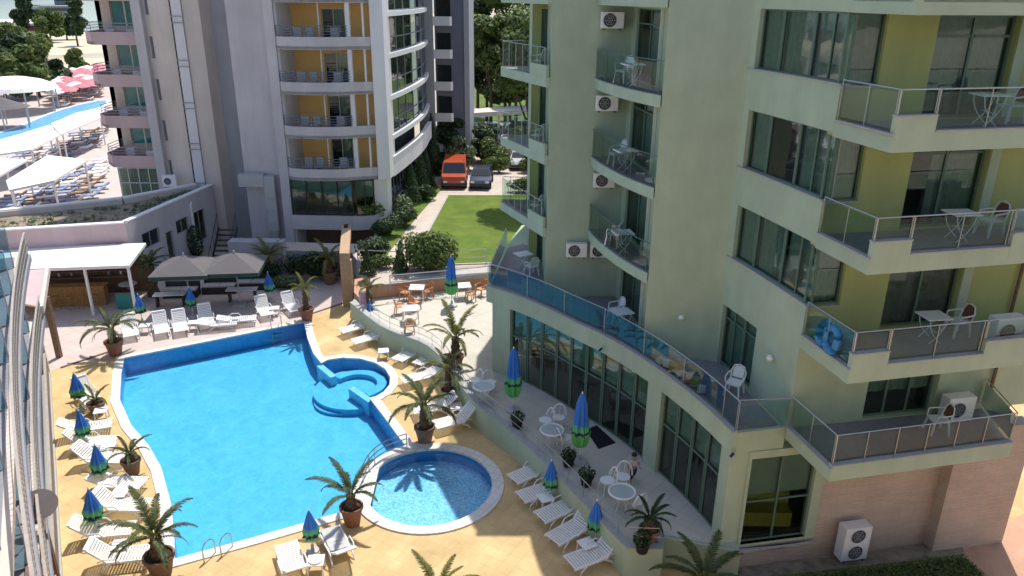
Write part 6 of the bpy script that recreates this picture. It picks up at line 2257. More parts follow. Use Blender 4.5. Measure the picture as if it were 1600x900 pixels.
# lounge sofas beneath
t0 = None
for k, (c, lab) in enumerate((((-19.07, 41.28), 'dark outdoor sofa under the left grey parasol'), ((-17.09, 41.94), 'dark outdoor sofa under the right grey parasol'), ((-15.42, 42.61), 'dark outdoor sofa to the right of the grey parasols'))):
    if t0 is None:
        t0 = thing('outdoor_sofa', lab, 'sofa', (c[0], c[1], DK), 0.1, 'dark sofas of the lounge')
        mb = MB(); mb.box((0, 0, 0.2), (1.9, 0.8, 0.4)); mb.build('base', M['darkmetal'], t0)
        mb = MB(); mb.box((0, 0.36, 0.58), (1.9, 0.16, 0.36)); mb.build('backrest', M['darkmetal'], t0)
        mb = MB(); mb.box((-0.45, -0.03, 0.44), (0.86, 0.66, 0.09)); mb.build('cushion', M['grey'], t0)
        mb = MB(); mb.box((0.45, -0.03, 0.44), (0.86, 0.66, 0.09)); mb.build('cushion', M['grey'], t0)
    else: dup(t0, (c[0], c[1], DK), 0.1, lab, 'dark sofas of the lounge')
for k, (c, lab) in enumerate((((-19.05, 39.72), 'long pale table in the lounge nearest the shaggy palm'), ((-15.32, 40.57), 'long pale table at the right end of the lounge'))):
    if k == 0:
        lt_ = thing('lounge_table', lab, 'table', (c[0], c[1], DK), 0.15)
        mb = MB(); mb.box((0, 0, 0.72), (1.7, 0.55, 0.05)); mb.build('table_top', M['canvas'], lt_)
        for i in (-1, 1):
            mb = MB(); mb.box((i * 0.7, 0, 0.35), (0.08, 0.45, 0.69)); mb.build('leg', M['darkmetal'], lt_)
    else: dup(lt_, (c[0], c[1], DK), 0.1, lab)
hedge = bush('clipped_shrub', 'tall dark clipped cone shrub in front of the annexe wall', (*(-20.97, 48.42), DK), (0.5, 0.5, 1.1), 900, 0.05, 0.1, 'leafdark', 81, lobes=1, shell=0.85)

# ---------- garden planting ----------
def cone_shrub(label, loc, r_, h, seed, m='leafdark', group=None):
    rnd = random.Random(seed)
    t = thing('conical_shrub', label, 'shrub', loc, 0, group)
    mb = MB()
    for _ in range(int(900 * max(1, h / 1.6))):
        u = rnd.random() ** 0.6
        z_ = h * (1 - u)
        rr = r_ * (u * 0.95 + 0.05) * rnd.uniform(0.8, 1.05)
        a_ = rnd.uniform(0, 2 * PI)
        p = Vector((rr * math.cos(a_), rr * math.sin(a_), z_ + 0.12))
        nrm = Vector((math.cos(a_), math.sin(a_), rnd.uniform(-.2, .9))).normalized()
        a2_ = nrm.cross(Vector((rnd.uniform(-1, 1), rnd.uniform(-1, 1), 1))).normalized()
        b2_ = nrm.cross(a2_)
        s_ = rnd.uniform(0.05, 0.10)
        mb.quad(p - a2_ * s_, p - b2_ * s_ * 0.6, p + a2_ * s_, p + b2_ * s_ * 0.6)
    mb.build('foliage', M[m], t)
    mb = MB(); mb.tube([(0, 0, 0), (0, 0, h * 0.9)], [0.07, 0.02], 6); mb.build('stem', M['wood'], t)
    return t
cone_shrub('small clipped cone shrub left of the path at the terrace railing', (*(-8.12, 40.63), ZU), 0.5, 1.5, 301)
cone_shrub('small clipped cone shrub in the middle of the path end, by the round tree', (*(-6.36, 41.21), ZU), 0.5, 1.5, 302)
cone_shrub('tall dark cypress beside the white curved wall, nearest the lawn path', (*(-7.70, 56.44), ZU), 0.9, 3.6, 303)
cone_shrub('dark cypress just behind the nearest one by the curved white wall', (*(-7.49, 60.05), ZU), 1.0, 4.2, 304)
cone_shrub('dark cypress left of the red van', (*(-7.17, 67.62), ZU), 1.1, 5.0, 305)
cone_shrub('dark slender cypress at the corner of the grey tower part', (*(-7.26, 62.25), ZU), 0.9, 3.6, 306)
bush('round_tree', 'round dark leafy tree between the terrace and the lawn', (*(-4.70, 41.36), ZU), (2.0, 1.8, 1.35), 6500, 0.07, 0.15, 'leaf', 91, 'tree', lobes=9)
bush('garden_shrub', 'dark round shrub left of the path near the tan post', (*(-8.25, 43.06), ZU), (1.2, 1.0, 0.8), 1800, 0.06, 0.13, 'leafdark', 92, lobes=5)
bush('garden_shrub', 'bright green low shrub beside the path start', (*(-7.72, 41.94), ZU), (1.1, 0.8, 0.5), 1400, 0.05, 0.11, 'leaf', 93, lobes=5)
bush('garden_shrub', 'dark round shrub beneath the white curved wall front', (*(-8.09, 48.22), ZU), (1.3, 1.1, 0.8), 2200, 0.06, 0.13, 'leafdark', 94, lobes=5)
bush('garden_shrub', 'second dark round shrub by the white wall, nearer the cypresses', (*(-7.49, 50.62), ZU), (1.2, 1.1, 0.8), 2000, 0.06, 0.13, 'leafdark', 95, lobes=5)
bush('garden_shrub', 'pale green feathery shrub at the corner of the lilac tower', (*(-9.76, 50.55), ZU), (1.6, 1.3, 1.3), 2600, 0.06, 0.14, 'leaflight', 96, lobes=6)
bush('garden_shrub', 'grey green shrub in front of the curved white plinth', (*(-8.06, 52.20), ZU), (1.2, 1.0, 1.0), 2000, 0.06, 0.12, 'leafgrey', 97, lobes=6)
bush('garden_shrub', 'dark shrub close to the parked red van', (*(-6.76, 57.63), ZU), (1.0, 1.0, 0.8), 1500, 0.06, 0.13, 'leafdark', 98, lobes=4)
bush('garden_shrub', 'low dark shrubs behind the palms at the tower foot', (-12.3, 44.1, DK), (2.4, 0.6, 1.0), 2600, 0.06, 0.13, 'leafdark', 99, lobes=8)
bush('garden_shrub', 'shrub in shade right of the bushy palm by the tower', (-15.2, 43.4, DK), (1.7, 0.6, 0.9), 1800, 0.06, 0.13, 'leafdark', 100, lobes=6)
bush('garden_shrub', 'brown green low shrub right of the dark lounge', (*(-13.53, 42.65), DK), (1.4, 0.7, 0.5), 1500, 0.05, 0.11, 'leafgrey', 101, lobes=6)
# clipped hedge at the bottom right, one body of leaves
rnd = random.Random(77)
t = athing('clipped_hedge', 'dark clipped hedge in shade in front of the brick wall', 'hedge', (11, 18.0, DK))
hb_ = MB()
hp0, hp1 = Vector((7.0, 17.3)), Vector((13.9, 18.45))
hd_ = (hp1 - hp0).normalized(); hn = Vector((-hd_.y, hd_.x))
core_ = MB(); core_.prism([tuple(hp0 - hn * .42), tuple(hp1 - hn * .42), tuple(hp1 + hn * .42), tuple(hp0 + hn * .42)], DK, DK + 0.62)
core_.build('twigs', M['soil'], t)
for _ in range(15000):
    u, v_ = rnd.random(), rnd.uniform(-1, 1)
    if rnd.random() < 0.6:
        p = hp0.lerp(hp1, u) + hn * v_ * 0.5; z_ = DK + 0.68 + rnd.uniform(-.05, .05)
    else:
        p = hp0.lerp(hp1, u) + hn * (0.5 if v_ > 0 else -0.5); z_ = DK + rnd.uniform(0, 0.68)
    P3 = Vector((p.x, p.y, z_)); a_ = Vector((rnd.uniform(-1, 1), rnd.uniform(-1, 1), rnd.uniform(-.6, .6))).normalized(); b_ = a_.cross(Vector((rnd.uniform(-1, 1), rnd.uniform(-1, 1), 1))).normalized()
    s_ = rnd.uniform(0.02, 0.045)
    hb_.quad(P3 - a_ * s_, P3 - b_ * s_ * .6, P3 + a_ * s_, P3 + b_ * s_ * .6)
hb_.build('foliage', M['leaf'], t)
sb_ = MB(); sb_.prism([(6.18, 18.97), (9.93, 19.53), (13.99, 20.37), (14.62, 20.38), (13.6, 17.2), (7.0, 15.6)], DK + 0.002, DK + 0.03)
struct('planting_bed', sb_, M['gravel'])
struct('side_paving', MB().prism([(6.0, 8), (26, 8), (26, 26), (15.9, 21.0), (6.2, 18.2)], DK - 0.01, DK + 0.006) , M['planter'])

# ---------- trees ----------
def tree(name, label, loc, h, cr, m, seed, n_=5000, lobes=12, s0=0.16, s1=0.34, group=None, trunk_r=0.22, base=0.35):
    rnd = random.Random(seed)
    t = thing(name, label, 'tree', loc, rnd.uniform(0, 6), group)
    mb = MB()
    lb = []
    for k in range(lobes):
        a_ = rnd.uniform(0, 2 * PI); rr = cr * 0.62 * rnd.random() ** 0.5
        z_ = h * (base + (1 - base) * rnd.uniform(0.12, 0.92))
        f_ = 1 - 0.5 * abs((z_ / h - base) / (1 - base) - 0.4)
        c = (rr * f_ * math.cos(a_), rr * f_ * math.sin(a_), z_)
        r_ = cr * rnd.uniform(0.3, 0.52) * f_
        lb.append(c)
        leaf_cloud(mb, c, (r_, r_, r_ * rnd.uniform(0.6, 0.85)), n_ // lobes, s0, s1, seed * 31 + k, shell=0.45)
    mb.build('crown', M[m], t)
    mb = MB()
    mb.tube([(0, 0, 0), (rnd.uniform(-.2, .2), rnd.uniform(-.2, .2), h * 0.4), (rnd.uniform(-.3, .3), rnd.uniform(-.3, .3), h * 0.75)], [trunk_r, trunk_r * 0.7, trunk_r * 0.25], 8)
    for c in lb[:7]:
        mb.tube([(0, 0, h * 0.35), (c[0] * 0.5, c[1] * 0.5, (h * 0.35 + c[2]) / 2), c], [trunk_r * 0.5, trunk_r * 0.3, 0.03], 5)
    mb.build('trunk', M['wood'], t)
    return t
GTR = 'street trees behind the lawn'
tr_spec = [(-3.2, 93, 9.5, 3.4, 'leaf', 'round bushy tree low beside the dark grey tower edge'), (-0.4, 90, 8.5, 3.6, 'leaf', 'broad bushy tree just above the long canopy roof'), (2.6, 91, 9.5, 3.8, 'leaflight', 'pale green bushy tree right above the canopy roof'),
           (-2.6, 88, 13, 3.6, 'leaf', 'tall leafy tree directly right of the dark grey tower edge'),
           (0.3, 84.5, 12.0, 3.4, 'leaf', 'full green tree behind the long canopy roof'),
           (3.6, 86, 15.5, 4.4, 'leaf', 'tall tree seen past the top small corner balcony'),
           (-1.0, 97, 16.5, 4.6, 'leaflight', 'yellowish green tree top at the upper edge behind the canopy'),
           (4.2, 99, 17, 5.0, 'leaf', 'large tree far behind the small corner balconies'),
           (-4.6, 100, 16, 4.4, 'leafdark', 'dark tree farthest left beside the grey tower'),
           (1.9, 112, 18, 5.5, 'leafdark', 'dark tall tree closing the gap between both hotels'),
           (7.5, 92, 14, 4.5, 'leaf', 'tree mostly hidden by the green hotel pier')]
for k, (x, y, h, cr, m, lab) in enumerate(tr_spec):
    tree('street_tree', lab, (x, y, ZU), h, cr, m, 400 + k, 5200, 14, 0.16, 0.36, GTR)
tree('garden_tree', 'dark dense tree behind the red van', (-2.9, 72.5, ZU), 4.0, 2.4, 'leafdark', 451, 4600, 12, 0.10, 0.22, base=0.04)
tree('garden_tree', 'dark leafy tree at the left behind the cypresses', (-5.6, 69.5, ZU), 4.4, 2.2, 'leafdark', 452, 4200, 11, 0.10, 0.22, base=0.04)
tree('garden_tree', 'grey green bushy tree just behind the red van roof', (-4.4, 67.6, ZU), 3.3, 1.8, 'leafgrey', 461, 3600, 10, 0.08, 0.18, base=0.04)
tree('garden_tree', 'bushy tree left of the low bush behind the dark blue car', (-1.6, 70.3, ZU), 3.0, 1.8, 'leaf', 462, 3200, 10, 0.08, 0.18, base=0.04)
tree('garden_tree', 'green tree right of the parked cars behind the balconies', (1.5, 73.8, ZU), 3.4, 2.3, 'leaf', 453, 3800, 10, 0.10, 0.22, base=0.04)
tree('garden_tree', 'pine like tree right of the lawn whose shade falls on the grass', (3.1, 55.5, ZU), 7.5, 2.9, 'leafdark', 454, 4200, 10, 0.10, 0.22)
tree('garden_tree', 'tall tree right of the lawn seen through the corner balconies', (1.3, 58.2, ZU), 14.5, 3.3, 'leaf', 455, 6000, 14, 0.12, 0.26, base=0.55)

for k, (x, y, lab) in enumerate(((-1.2, 67.4, 'low green bush behind the dark blue car'), (1.6, 67.6, 'low green bush in the verge right behind the parked cars'), (-6.6, 66.3, 'low dark bush at the left of the red van'), (0.9, 60.4, 'leafy bush at the lawn corner right of the dark blue car'))):
    bush('verge_bush', lab, (x, y, ZU), (1.5, 0.9, 0.8), 1500, 0.07, 0.15, 'leaf' if k != 2 else 'leafdark', 700 + k, lobes=6)
# ---------- vehicles ----------
def car(label, loc, rz_, paint, L=4.2, W=1.75, H_=1.45, van=False, group=None):
    """shaped body shell, glasshouse, wheels with rims, lamps; nose towards local -Y"""
    t = thing('parked_van' if van else 'parked_car', label, 'van' if van else 'car', loc, rz_, group)
    def section(ys):
        return ys
    mb = MB()
    if van:
        prof = [(-L / 2, 0.35), (-L / 2 - 0.02, 0.75), (-L / 2 + 0.12, 1.02), (-L / 2 + 0.75, 1.15), (-L / 2 + 1.5, H_ - 0.05), (-L / 2 + 1.9, H_), (L / 2 - 0.15, H_), (L / 2, H_ - 0.3), (L / 2 + 0.02, 0.4), (L / 2 - 0.1, 0.28), (-L / 2 + 0.1, 0.28)]
    else:
        prof = [(-L / 2, 0.32), (-L / 2 - 0.03, 0.6), (-L / 2 + 0.15, 0.76), (-L / 2 + 1.0, 0.92), (-L / 2 + 1.65, H_ - 0.04), (-L / 2 + 2.2, H_), (L / 2 - 0.95, H_ - 0.03), (L / 2 - 0.25, 0.98), (L / 2 - 0.02, 0.9), (L / 2, 0.4), (L / 2 - 0.1, 0.25), (-L / 2 + 0.1, 0.25)]
    n_ = len(prof)
    def wdt(y, z):
        k = 1.0 if z < 0.95 else 1 - (0.08 if van else 0.22) * (z - 0.95) / max(0.1, H_ - 0.95)
        e = min(1, (L / 2 + 0.05 - abs(y)) / 0.35)
        return W / 2 * k * (0.86 + 0.14 * max(0, e))
    vs = []
    cols_ = (-1, -0.93, 0, 0.93, 1)
    for (y, z) in prof:
        for c in cols_:
            zz = z + (0.0 if abs(c) < 0.95 else (-0.05 if z > H_ - 0.2 else 0))
            vs.append((c * wdt(y, z), y, zz))
    m_ = len(cols_)
    fs = []
    for i in range(n_):
        j = (i + 1) % n_
        for k in range(m_ - 1):
            fs.append((i * m_ + k, j * m_ + k, j * m_ + k + 1, i * m_ + k + 1))
    fs.append(tuple(i * m_ for i in range(n_))[::-1])
    fs.append(tuple(i * m_ + m_ - 1 for i in range(n_)))
    mb.add(vs, [f[::-1] for f in fs])
    mb.build('body', M[paint], t)
    def glass(name, a, b, w0, w1, off=0.012):
        g_ = MB()
        d = Vector((0, b[0] - a[0], b[1] - a[1])).normalized()
        nn_ = Vector((0, -d.z, d.y)) * (1 if True else -1)
        if nn_.z < 0: nn_ = -nn_
        o_ = nn_ * off
        g_.quad((-w0, a[0] + o_.y, a[1] + o_.z), (w0, a[0] + o_.y, a[1] + o_.z), (w1, b[0] + o_.y, b[1] + o_.z), (-w1, b[0] + o_.y, b[1] + o_.z))
        g_.build(name, M['carglass'], t)
    if van:
        glass('windscreen', (-L / 2 + 0.80, 1.20), (-L / 2 + 1.42, H_ - 0.12), W * 0.44, W * 0.40)
        sy0, sy1, sz0, sz1 = -L / 2 + 1.45, L / 2 - 0.3, 1.12, H_ - 0.2
    else:
        glass('windscreen', (-L / 2 + 1.06, 0.97), (-L / 2 + 1.6, H_ - 0.08), W * 0.43, W * 0.37)
        glass('rear_window', (L / 2 - 0.90, H_ - 0.07), (L / 2 - 0.32, 1.03), W * 0.37, W * 0.42)
        sy0, sy1, sz0, sz1 = -L / 2 + 1.5, L / 2 - 0.75, 0.98, H_ - 0.1
    for s in (-1, 1):
        g_ = MB()
        k0, k1 = wdt(0, sz0) + 0.012, wdt(0, sz1) + 0.012
        g_.quad((s * k0, sy0 - 0.2, sz0), (s * k0, sy1 + 0.15, sz0), (s * k1, sy1, sz1), (s * k1, sy0 + 0.25, sz1))
        g_.build('side_window', M['carglass'], t)
        mb = MB(); mb.box((s * (W / 2 + 0.08), -L / 2 + 1.35, 1.0 if not van else 1.25), (0.14, 0.08, 0.12)); mb.build('mirror', M[paint], t)
        mb = MB(); mb.box((s * W * 0.34, -L / 2 - 0.01, 0.66), (0.30, 0.05, 0.12)); mb.build('headlight', M['white'], t)
        for yy in (-L / 2 + 0.8, L / 2 - 0.8):
            mb = MB()
            pr_ = [(0.02, -0.1), (0.31, -0.1), (0.33, -0.06), (0.33, 0.06), (0.31, 0.1), (0.02, 0.1)]
            mb.lathe(pr_, 18)
            mb.v = [(v[2] + s * (W / 2 - 0.09), v[0] + yy, v[1] + 0.33) for v in mb.v]
            wo = mb.build('wheel', M['rubber'], t)
            mb = MB(); mb.lathe([(0.02, -0.01), (0.2, 0), (0.02, 0.02)], 12)
            mb.v = [(v[2] + s * (W / 2 + 0.015), v[0] + yy, v[1] + 0.33) for v in mb.v]
            mb.build('rim', M['grey'], wo)
    mb = MB(); mb.box((0, -L / 2 - 0.02, 0.42), (W * 0.9, 0.08, 0.18)); mb.build('bumper', M['darkmetal'], t)
    if van:
        mb = MB()
        for s in (-1, 1): mb.tube([(s * W * 0.38, -L / 2 + 1.9, H_ + 0.07), (s * W * 0.38, L / 2 - 0.3, H_ + 0.07)], 0.03, 6)
        mb.build('roof_rails', M['redcar'], t)
    return t
car('boxy red van parked at the top of the lawn', (-4.85, 63.2, ZU), R(2), 'redcar', 4.6, 2.05, 2.0, True)
car('dark blue glossy car parked right of the red van', (-2.6, 62.8, ZU), R(-2), 'bluecar', 4.1, 1.75, 1.45)
GCR = 'cars parked beyond the canopy walkway'
for k, (x, y, p, lab) in enumerate(((0.6, 70.3, 'silvercar', 'silver car glimpsed behind the small corner balconies'), (-2.0, 86.6, 'silvercar', 'silver car on the street beyond the canopy roof, leftmost'), (1.2, 88.2, 'bluecar', 'dark car on the street beyond the canopy roof, middle one'), (4.2, 87.4, 'silvercar', 'silver car on the street beyond the canopy roof, rightmost'))):
    car(lab, (x, y, ZU), R(90 if k else 0), p, group=GCR)

# =====================================================================
# THE NEIGHBOUR'S RESORT at the far left
# =====================================================================
npool = athing('lagoon_pool', 'winding blue neighbour pool running between sunbeds at the far left', 'pool', (*(-64.91, 106.07), DK))
chan = [(-62.48, 92.56), (-62.78, 98.18), (-65.03, 107.81), (-66.27, 116.68), (-65.44, 125.60), (-61.90, 119.06), (-61.35, 109.23), (-59.54, 100.38), (-57.86, 91.91), (-59.86, 88.44)]
sc_ = smooth_closed(chan, 1)
o = sheet('water_surface', sc_, [], DK + 0.07, pooltile('lagoon_water', (0.09, 0.33, 0.55), (0.15, 0.42, 0.62), 0.1, 0.6), None)
o.parent = npool; o.matrix_parent_inverse = npool.matrix_basis.inverted()
mb = MB(); oo = offset_poly(sc_, 0.4); ring(mb, offset_poly(sc_, -0.02), oo, DK, DK + 0.14); mb.build('coping', M['canvas'], npool)
def shade_roof(lab, corners, z, m='canvas', th=0.15):
    t = athing('shade_canopy', lab, 'canopy', (corners[0][0], corners[0][1], DK), 'large white sun canopies of the neighbour resort')
    mb = MB(); mb.prism(corners, z, z + th); mb.build('roof', M[m], t)
    n_ = len(corners)
    c = Vector((sum(p[0] for p in corners) / n_, sum(p[1] for p in corners) / n_))
    for p in corners:
        q = Vector(p).lerp(c, 0.08)
        mb = MB(); mb.tube([(q.x, q.y, DK), (q.x, q.y, z)], 0.08, 6); mb.build('post', M['canvas'], t)
shade_roof('long white sun canopy nearest the annexe wall', [(-35.81, 53.36), (-34.32, 56.39), (-35.76, 64.06), (-40.12, 65.77), (-37.83, 56.26)], 2)
shade_roof('white sun canopy at the left edge of the view, lower one', [(-38.59, 55.21), (-39.71, 59.46), (-40.69, 63.85), (-44.37, 64.22)], 2)
shade_roof('very long white sun canopy along the lagoon pool, far half', [(-44.69, 76.06), (-46.15, 87.18), (-50.04, 95.73), (-50.71, 90.34), (-49.28, 82.52)], 2)
shade_roof('very long white sun canopy along the lagoon pool, near half', [(-45.04, 65.28), (-42.94, 68.23), (-44.61, 75.70), (-48.95, 81.69), (-48.67, 75.85), (-48.75, 71.06)], 2)
t = thing('dome_tent', 'white domed tent roof beside the dark trees at the far left', 'tent', (*(-71.14, 111.75), DK))
mb = MB(); mb.lathe([(5.8, 3.2), (5.4, 3.7), (3.8, 4.4), (1.8, 4.85), (0.05, 4.95)], 24); mb.build('roof', M['canvas'], t)
for k in range(8):
    a_ = k * PI / 4
    mb = MB(); mb.tube([(5.4 * math.cos(a_), 5.4 * math.sin(a_), 0), (5.4 * math.cos(a_), 5.4 * math.sin(a_), 3.25)], 0.1, 6); mb.build('post', M['grey'], t)
t = thing('dome_tent', 'smaller grey pointed tent roof below the white domed one', 'tent', (*(-64.36, 98.10), DK))
mb = MB(); mb.lathe([(3.2, 2.6), (1.6, 3.2), (0.05, 3.9)], 12); mb.build('roof', M['greycanvas'], t)
for k in range(6):
    a_ = k * PI / 3
    mb = MB(); mb.tube([(3.0 * math.cos(a_), 3.0 * math.sin(a_), 0), (3.0 * math.cos(a_), 3.0 * math.sin(a_), 2.7)], 0.08, 6); mb.build('post', M['grey'], t)
# open small parasols, pink and white
def make_open_parasol(m):
    t = thing('open_parasol', 'x', 'parasol')
    mb = MB(); mb.lathe([(1.35, 2.1), (1.3, 2.16), (0.7, 2.42), (0.03, 2.62)], 10); mb.build('canopy', M[m], t)
    mb = MB(); mb.tube([(0, 0, 0), (0, 0, 2.6)], 0.03, 5); mb.build('pole', M['grey'], t)
    return t
def bed(m):
    t = thing('sunbed', 'x', 'sun lounger')
    mb = MB(); mb.box((0, 0, 0.3), (1.3, 0.62, 0.08)); mb.box((0.85, 0, 0.42), (0.55, 0.62, 0.08), mtx=Matrix.Rotation(R(-28), 3, 'Y'))
    for i in (-0.5, 0.5):
        for j in (-0.25, 0.25): mb.box((i, j, 0.13), (0.06, 0.06, 0.26))
    mb.build('bed', M[m], t)
    return t
def inpoly(p, poly):
    c = False
    n_ = len(poly)
    for i in range(n_):
        a, b = poly[i], poly[(i + 1) % n_]
        if (a[1] > p[1]) != (b[1] > p[1]) and p[0] < (b[0] - a[0]) * (p[1] - a[1]) / (b[1] - a[1]) + a[0]: c = not c
    return c
rnd = random.Random(9)
zone_near = [(-38.80, 56.32), (-36.16, 56.40), (-35.82, 64.37), (-42.28, 79.01), (-42.64, 72.91), (-41.32, 65.31), (-42.70, 62.60)]
zone_mid = [(-46.96, 75.06), (-46.40, 85.15), (-51.30, 96.35), (-53.20, 93.93), (-51.74, 86.43), (-51.97, 77.00), (-49.60, 73.20)]
zone_far = [(-67.13, 113.94), (-67.71, 128.69), (-84.90, 162.88), (-84.64, 150.70), (-75.99, 129.79)]
pz = {k: make_open_parasol(k) for k in ('redcanvas', 'canvas')}
bz = {k: bed(k) for k in ('bluecloth', 'canvas', 'brown')}
first = {}
def scatter(zone, n_, kinds, protos_, labfmt, grp, minr, zoff=DK + 0.04):
    xs = [p[0] for p in zone]; ys = [p[1] for p in zone]
    pts = []
    tries = 0
    while len(pts) < n_ and tries < 8000:
        tries += 1
        p = (rnd.uniform(min(xs), max(xs)), rnd.uniform(min(ys), max(ys)))
        if inpoly(p, zone) and all((Vector(p) - Vector(q)).length > minr for q in pts):
            pts.append(p)
    for p in pts:
        k = rnd.choice(kinds)
        lab = labfmt[k]
        src = protos_[k]
        rz_ = rnd.uniform(-.15, .15) + 0.6
        if k not in first:
            src.location = (p[0], p[1], zoff); src.rotation_euler = (0, 0, rz_); src['label'] = lab; src['group'] = grp[k]; first[k] = 1
        else: dup(src, (p[0], p[1], zoff), rz_, lab, grp[k])
bl = {'bluecloth': 'bluish sunbed among the neighbour resort sunbeds left of the tower', 'canvas': 'white sunbed among the neighbour resort sunbeds left of the tower', 'brown': 'brown sunbed among the neighbour resort sunbeds left of the tower'}
bgp = {k: 'neighbour resort sunbeds, ' + v for k, v in (('bluecloth', 'bluish'), ('canvas', 'white'), ('brown', 'brown'))}
first_b = {}
first = {}
scatter(zone_near, 100, ['bluecloth', 'bluecloth', 'brown', 'brown', 'canvas'], bz, bl, bgp, 1.2)
scatter(zone_mid, 95, ['brown', 'brown', 'canvas', 'bluecloth'], bz, bl, bgp, 1.3)
pl = {'redcanvas': 'open pink red parasol in the crowd beyond the lagoon pool', 'canvas': 'open white parasol in the crowd beyond the lagoon pool'}
pgp = {'redcanvas': 'pink red parasols by the lagoon', 'canvas': 'white parasols by the lagoon'}
first = {}
scatter(zone_far, 55, ['redcanvas', 'redcanvas', 'canvas'], pz, pl, pgp, 1.9)
first = {'bluecloth': 1, 'canvas': 1, 'brown': 1}
scatter(zone_far, 40, ['brown', 'canvas'], bz, {'brown': 'brown sunbed under the parasols beyond the lagoon pool', 'canvas': 'white sunbed under the parasols beyond the lagoon pool'}, {'brown': 'brown sunbeds beyond the lagoon', 'canvas': 'white sunbeds beyond the lagoon'}, 1.8)

FT = [((-81.58, 129.40), 9.5, 5.2, 'leafdark', 'large dark tree at the far left above the white tent'),
      ((-90.53, 137.75), 10, 5.5, 'leafdark', 'dark tree cut by the left edge of the view'),
      ((-77.41, 128.02), 8, 4.6, 'leaf', 'green tree right of the large dark one at far left'),
      ((-78.89, 121.62), 7, 4.4, 'leaf', 'green tree just behind the white domed tent'),
      ((-80.52, 138.49), 5, 3.2, 'leafdark', 'small dark tree next to the pink red parasols'),
      ((-86.47, 157.64), 5.5, 3.0, 'leaf', 'light green round tree by the tower and sand'),
      ((-168.12, 280.52), 16, 5.5, 'leafdark', 'tall dark tree against the sea at the upper left'),
      ((-154.14, 267.59), 10, 6.0, 'leaf', 'broad green tree in front of the beach'),
      ((-156.80, 282.27), 9, 6.0, 'leafdark', 'dark tree mass left of the tower top'),
      ((-135.95, 250.17), 14, 5.0, 'leafdark', 'tall dark tree touching the upper tower balconies'),
      ((-117.82, 187.08), 9, 6.5, 'leaf', 'green tree behind the big dark one at far left'),
      ((-120.37, 201.88), 6, 5.0, 'leaf', 'low green tree at the edge of the sand patch')]
for k, (c, h, cr, m, lab) in enumerate(FT):
    dist = math.hypot(*c)
    s_ = dist / 260
    tree('far_tree', lab, (c[0], c[1], DK), h, cr, m, 600 + k, 3200, 11, 0.22 + s_ * 0.3, 0.45 + s_ * 0.5, 'trees of the neighbour resort', 0.3, 0.2)
# beach bar roofs
for k, (c, r_, lab) in enumerate((((-172.21, 279.89), 9, 'long terracotta beach bar roof at the upper left'), ((-212.02, 340.62), 14, 'pale beach pavilion roof by the water'))):
    t = thing('beach_bar', lab, 'building', (c[0], c[1], DK), 0.5)
    mb = MB(); mb.box((0, 0, 1.5), (r_ * 1.8, 6, 3)); mb.build('wall', M['beige'], t)
    mb = MB(); mb.add([(-r_, -4, 3), (r_, -4, 3), (r_, 4, 3), (-r_, 4, 3), (-r_ * .8, 0, 4.6), (r_ * .8, 0, 4.6)], [(0, 1, 5, 4), (1, 2, 5), (2, 3, 4, 5), (3, 0, 4)]); mb.build('roof', M['terracotta' if k == 0 else 'canvas'], t)
# distant hotels by the beach
for k, (c, w_, d_, h, lab) in enumerate((((-211.61, 380.28), 16, 12, 9, 'blue grey low hotel left of the tower in the distance'), ((-262.66, 480.39), 12, 12, 14, 'slim dark high rise in the distance left of the tower'), ((-288.00, 498.24), 26, 12, 6, 'white distant beach building among the trees'), ((-324.69, 578.43), 30, 12, 6, 'white distant building nearest the bay shore'))):
    t = thing('distant_building', lab, 'building', (c[0], c[1], DK), 0.4)
    mb = MB(); mb.box((0, 0, h / 2), (w_, d_, h)); mb.build('wall', M[('graywall', 'darkwall', 'whitewall', 'whitewall')[k]], t)
    mb = MB(); mb.box((0, 0, h + 0.2), (w_ + 0.6, d_ + 0.6, 0.4)); mb.build('roof', M['trim'], t)
    for f in range(int(h / 3)):
        mb = MB(); mb.box((0, -d_ / 2 - 0.03, 1.8 + f * 3), (w_ * 0.86, 0.06, 1.3)); mb.build('window_band', M['carglass'], t)

# ---------- the child on the terrace ----------
def skin_figure(name, parent, verts, edges, radii, m):
    me = bpy.data.meshes.new(name)
    me.from_pydata(verts, edges, [])
    me.materials.append(m)
    o = bpy.data.objects.new(name, me)
    COL.objects.link(o)
    o.parent = parent
    sk = o.modifiers.new('skin', 'SKIN')
    sk.use_smooth_shade = True
    if not me.skin_vertices:
        bpy.context.view_layer.objects.active = o
    for i, r_ in enumerate(radii):
        me.skin_vertices[0].data[i].radius = (r_, r_)
    me.skin_vertices[0].data[0].use_root = True
    su = o.modifiers.new('sub', 'SUBSURF')
    su.levels = 1
    su.render_levels = 2
    return o
pc = (4.16, 22.09)
kid_ = thing('person', 'small person in a pale top and dark blue trousers walking on the terrace', 'person', (pc[0], pc[1], 0.0), R(200))
s = 1.15 / 1.15
V = [(0, 0, 0.56), (0, 0, 0.70), (0, 0, 0.84), (0, 0, 0.91), (0, 0.01, 0.97), (0, 0.015, 1.05),     # pelvis..head
     (0.075, 0, 0.53), (0.085, 0.07, 0.30), (0.085, 0.02, 0.05), (0.085, 0.10, 0.025),               # leg R
     (-0.075, 0, 0.53), (-0.085, -0.04, 0.30), (-0.085, -0.16, 0.07), (-0.085, -0.09, 0.035),        # leg L
     (0.13, 0, 0.83), (0.18, -0.04, 0.66), (0.20, 0.04, 0.52), (0.20, 0.07, 0.46),
     (-0.13, 0, 0.83), (-0.18, 0.05, 0.67), (-0.16, 0.15, 0.62), (-0.15, 0.20, 0.62)]
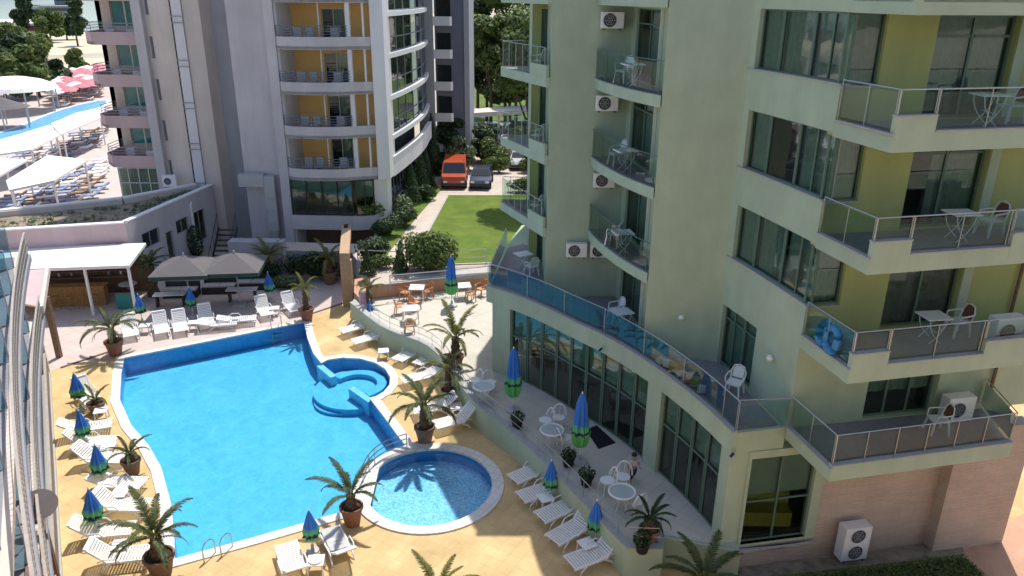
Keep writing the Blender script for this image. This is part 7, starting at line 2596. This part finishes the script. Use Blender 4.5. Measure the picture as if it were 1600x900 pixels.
E_ = [(0, 1), (1, 2), (2, 3), (3, 4), (4, 5), (0, 6), (6, 7), (7, 8), (8, 9), (0, 10), (10, 11), (11, 12), (12, 13), (2, 14), (14, 15), (15, 16), (16, 17), (2, 18), (18, 19), (19, 20), (20, 21)]
Rr = [0.09, 0.09, 0.095, 0.045, 0.05, 0.085, 0.065, 0.048, 0.03, 0.025, 0.065, 0.048, 0.03, 0.025, 0.04, 0.03, 0.024, 0.02, 0.04, 0.03, 0.024, 0.02]
skin_figure('body', kid_, V, E_, Rr, M['skin'])
# fingers: short tapered chains leaving each palm, thumb from its side
for (hx, hy, hz, dy, dz) in ((0.20, 0.07, 0.46, 0.25, -1), (-0.15, 0.20, 0.62, 1, -0.15)):
    for k in range(5):
        mb = MB()
        off = (k - 1.5) * 0.011 if k < 4 else -0.026
        ln = (0.042, 0.048, 0.045, 0.036, 0.028)[k]
        dv = Vector((0.25 * off / 0.02 if k < 4 else -0.8, dy, dz)).normalized()
        p0 = Vector((hx + off, hy, hz)); p1 = p0 + dv * ln * 0.6; p2 = p1 + (dv + Vector((0, 0.35, -0.25))).normalized() * ln * 0.5
        mb.tube([p0, p1, p2], [0.007, 0.006, 0.004], 5); mb.build('finger', M['skin'], kid_)
skin_figure('shirt', kid_, [(0, 0, 0.60), (0, 0, 0.72), (0, 0, 0.83), (0.125, 0, 0.83), (0.165, -0.025, 0.74), (-0.125, 0, 0.83), (-0.165, 0.03, 0.75)], [(0, 1), (1, 2), (2, 3), (3, 4), (2, 5), (5, 6)], [0.115, 0.11, 0.11, 0.058, 0.052, 0.058, 0.052], M['shirt'])
skin_figure('trousers', kid_, [(0, 0, 0.58), (0.078, 0, 0.50), (0.085, 0.07, 0.30), (0.085, 0.03, 0.12), (-0.078, 0, 0.50), (-0.085, -0.04, 0.30), (-0.085, -0.13, 0.13)], [(0, 1), (1, 2), (2, 3), (0, 4), (4, 5), (5, 6)], [0.105, 0.08, 0.06, 0.045, 0.08, 0.06, 0.045], M['denim'])
mb = MB(); mb.lathe([(0.02, 1.145), (0.075, 1.12), (0.098, 1.07), (0.097, 1.04), (0.06, 1.035)][::-1], 14, (0, 0.0, 0)); mb.build('hair', M['hair'], kid_, smooth=True)
for sx in (-1, 1):
    mb = MB(); mb.lathe([(0.001, -0.009), (0.009, 0), (0.001, 0.009)], 8, (sx * 0.03, 0.093, 1.045)); mb.build('eye', M['hair'], kid_)
mb = MB(); mb.add([(-0.01, 0.096, 1.01), (0.01, 0.096, 1.01), (0, 0.115, 1.015), (0, 0.098, 1.04)], [(0, 1, 2), (0, 2, 3), (1, 3, 2)]); mb.build('nose', M['skin'], kid_)

for o in bpy.data.objects:
    if 'abs' in o.keys(): del o['abs']
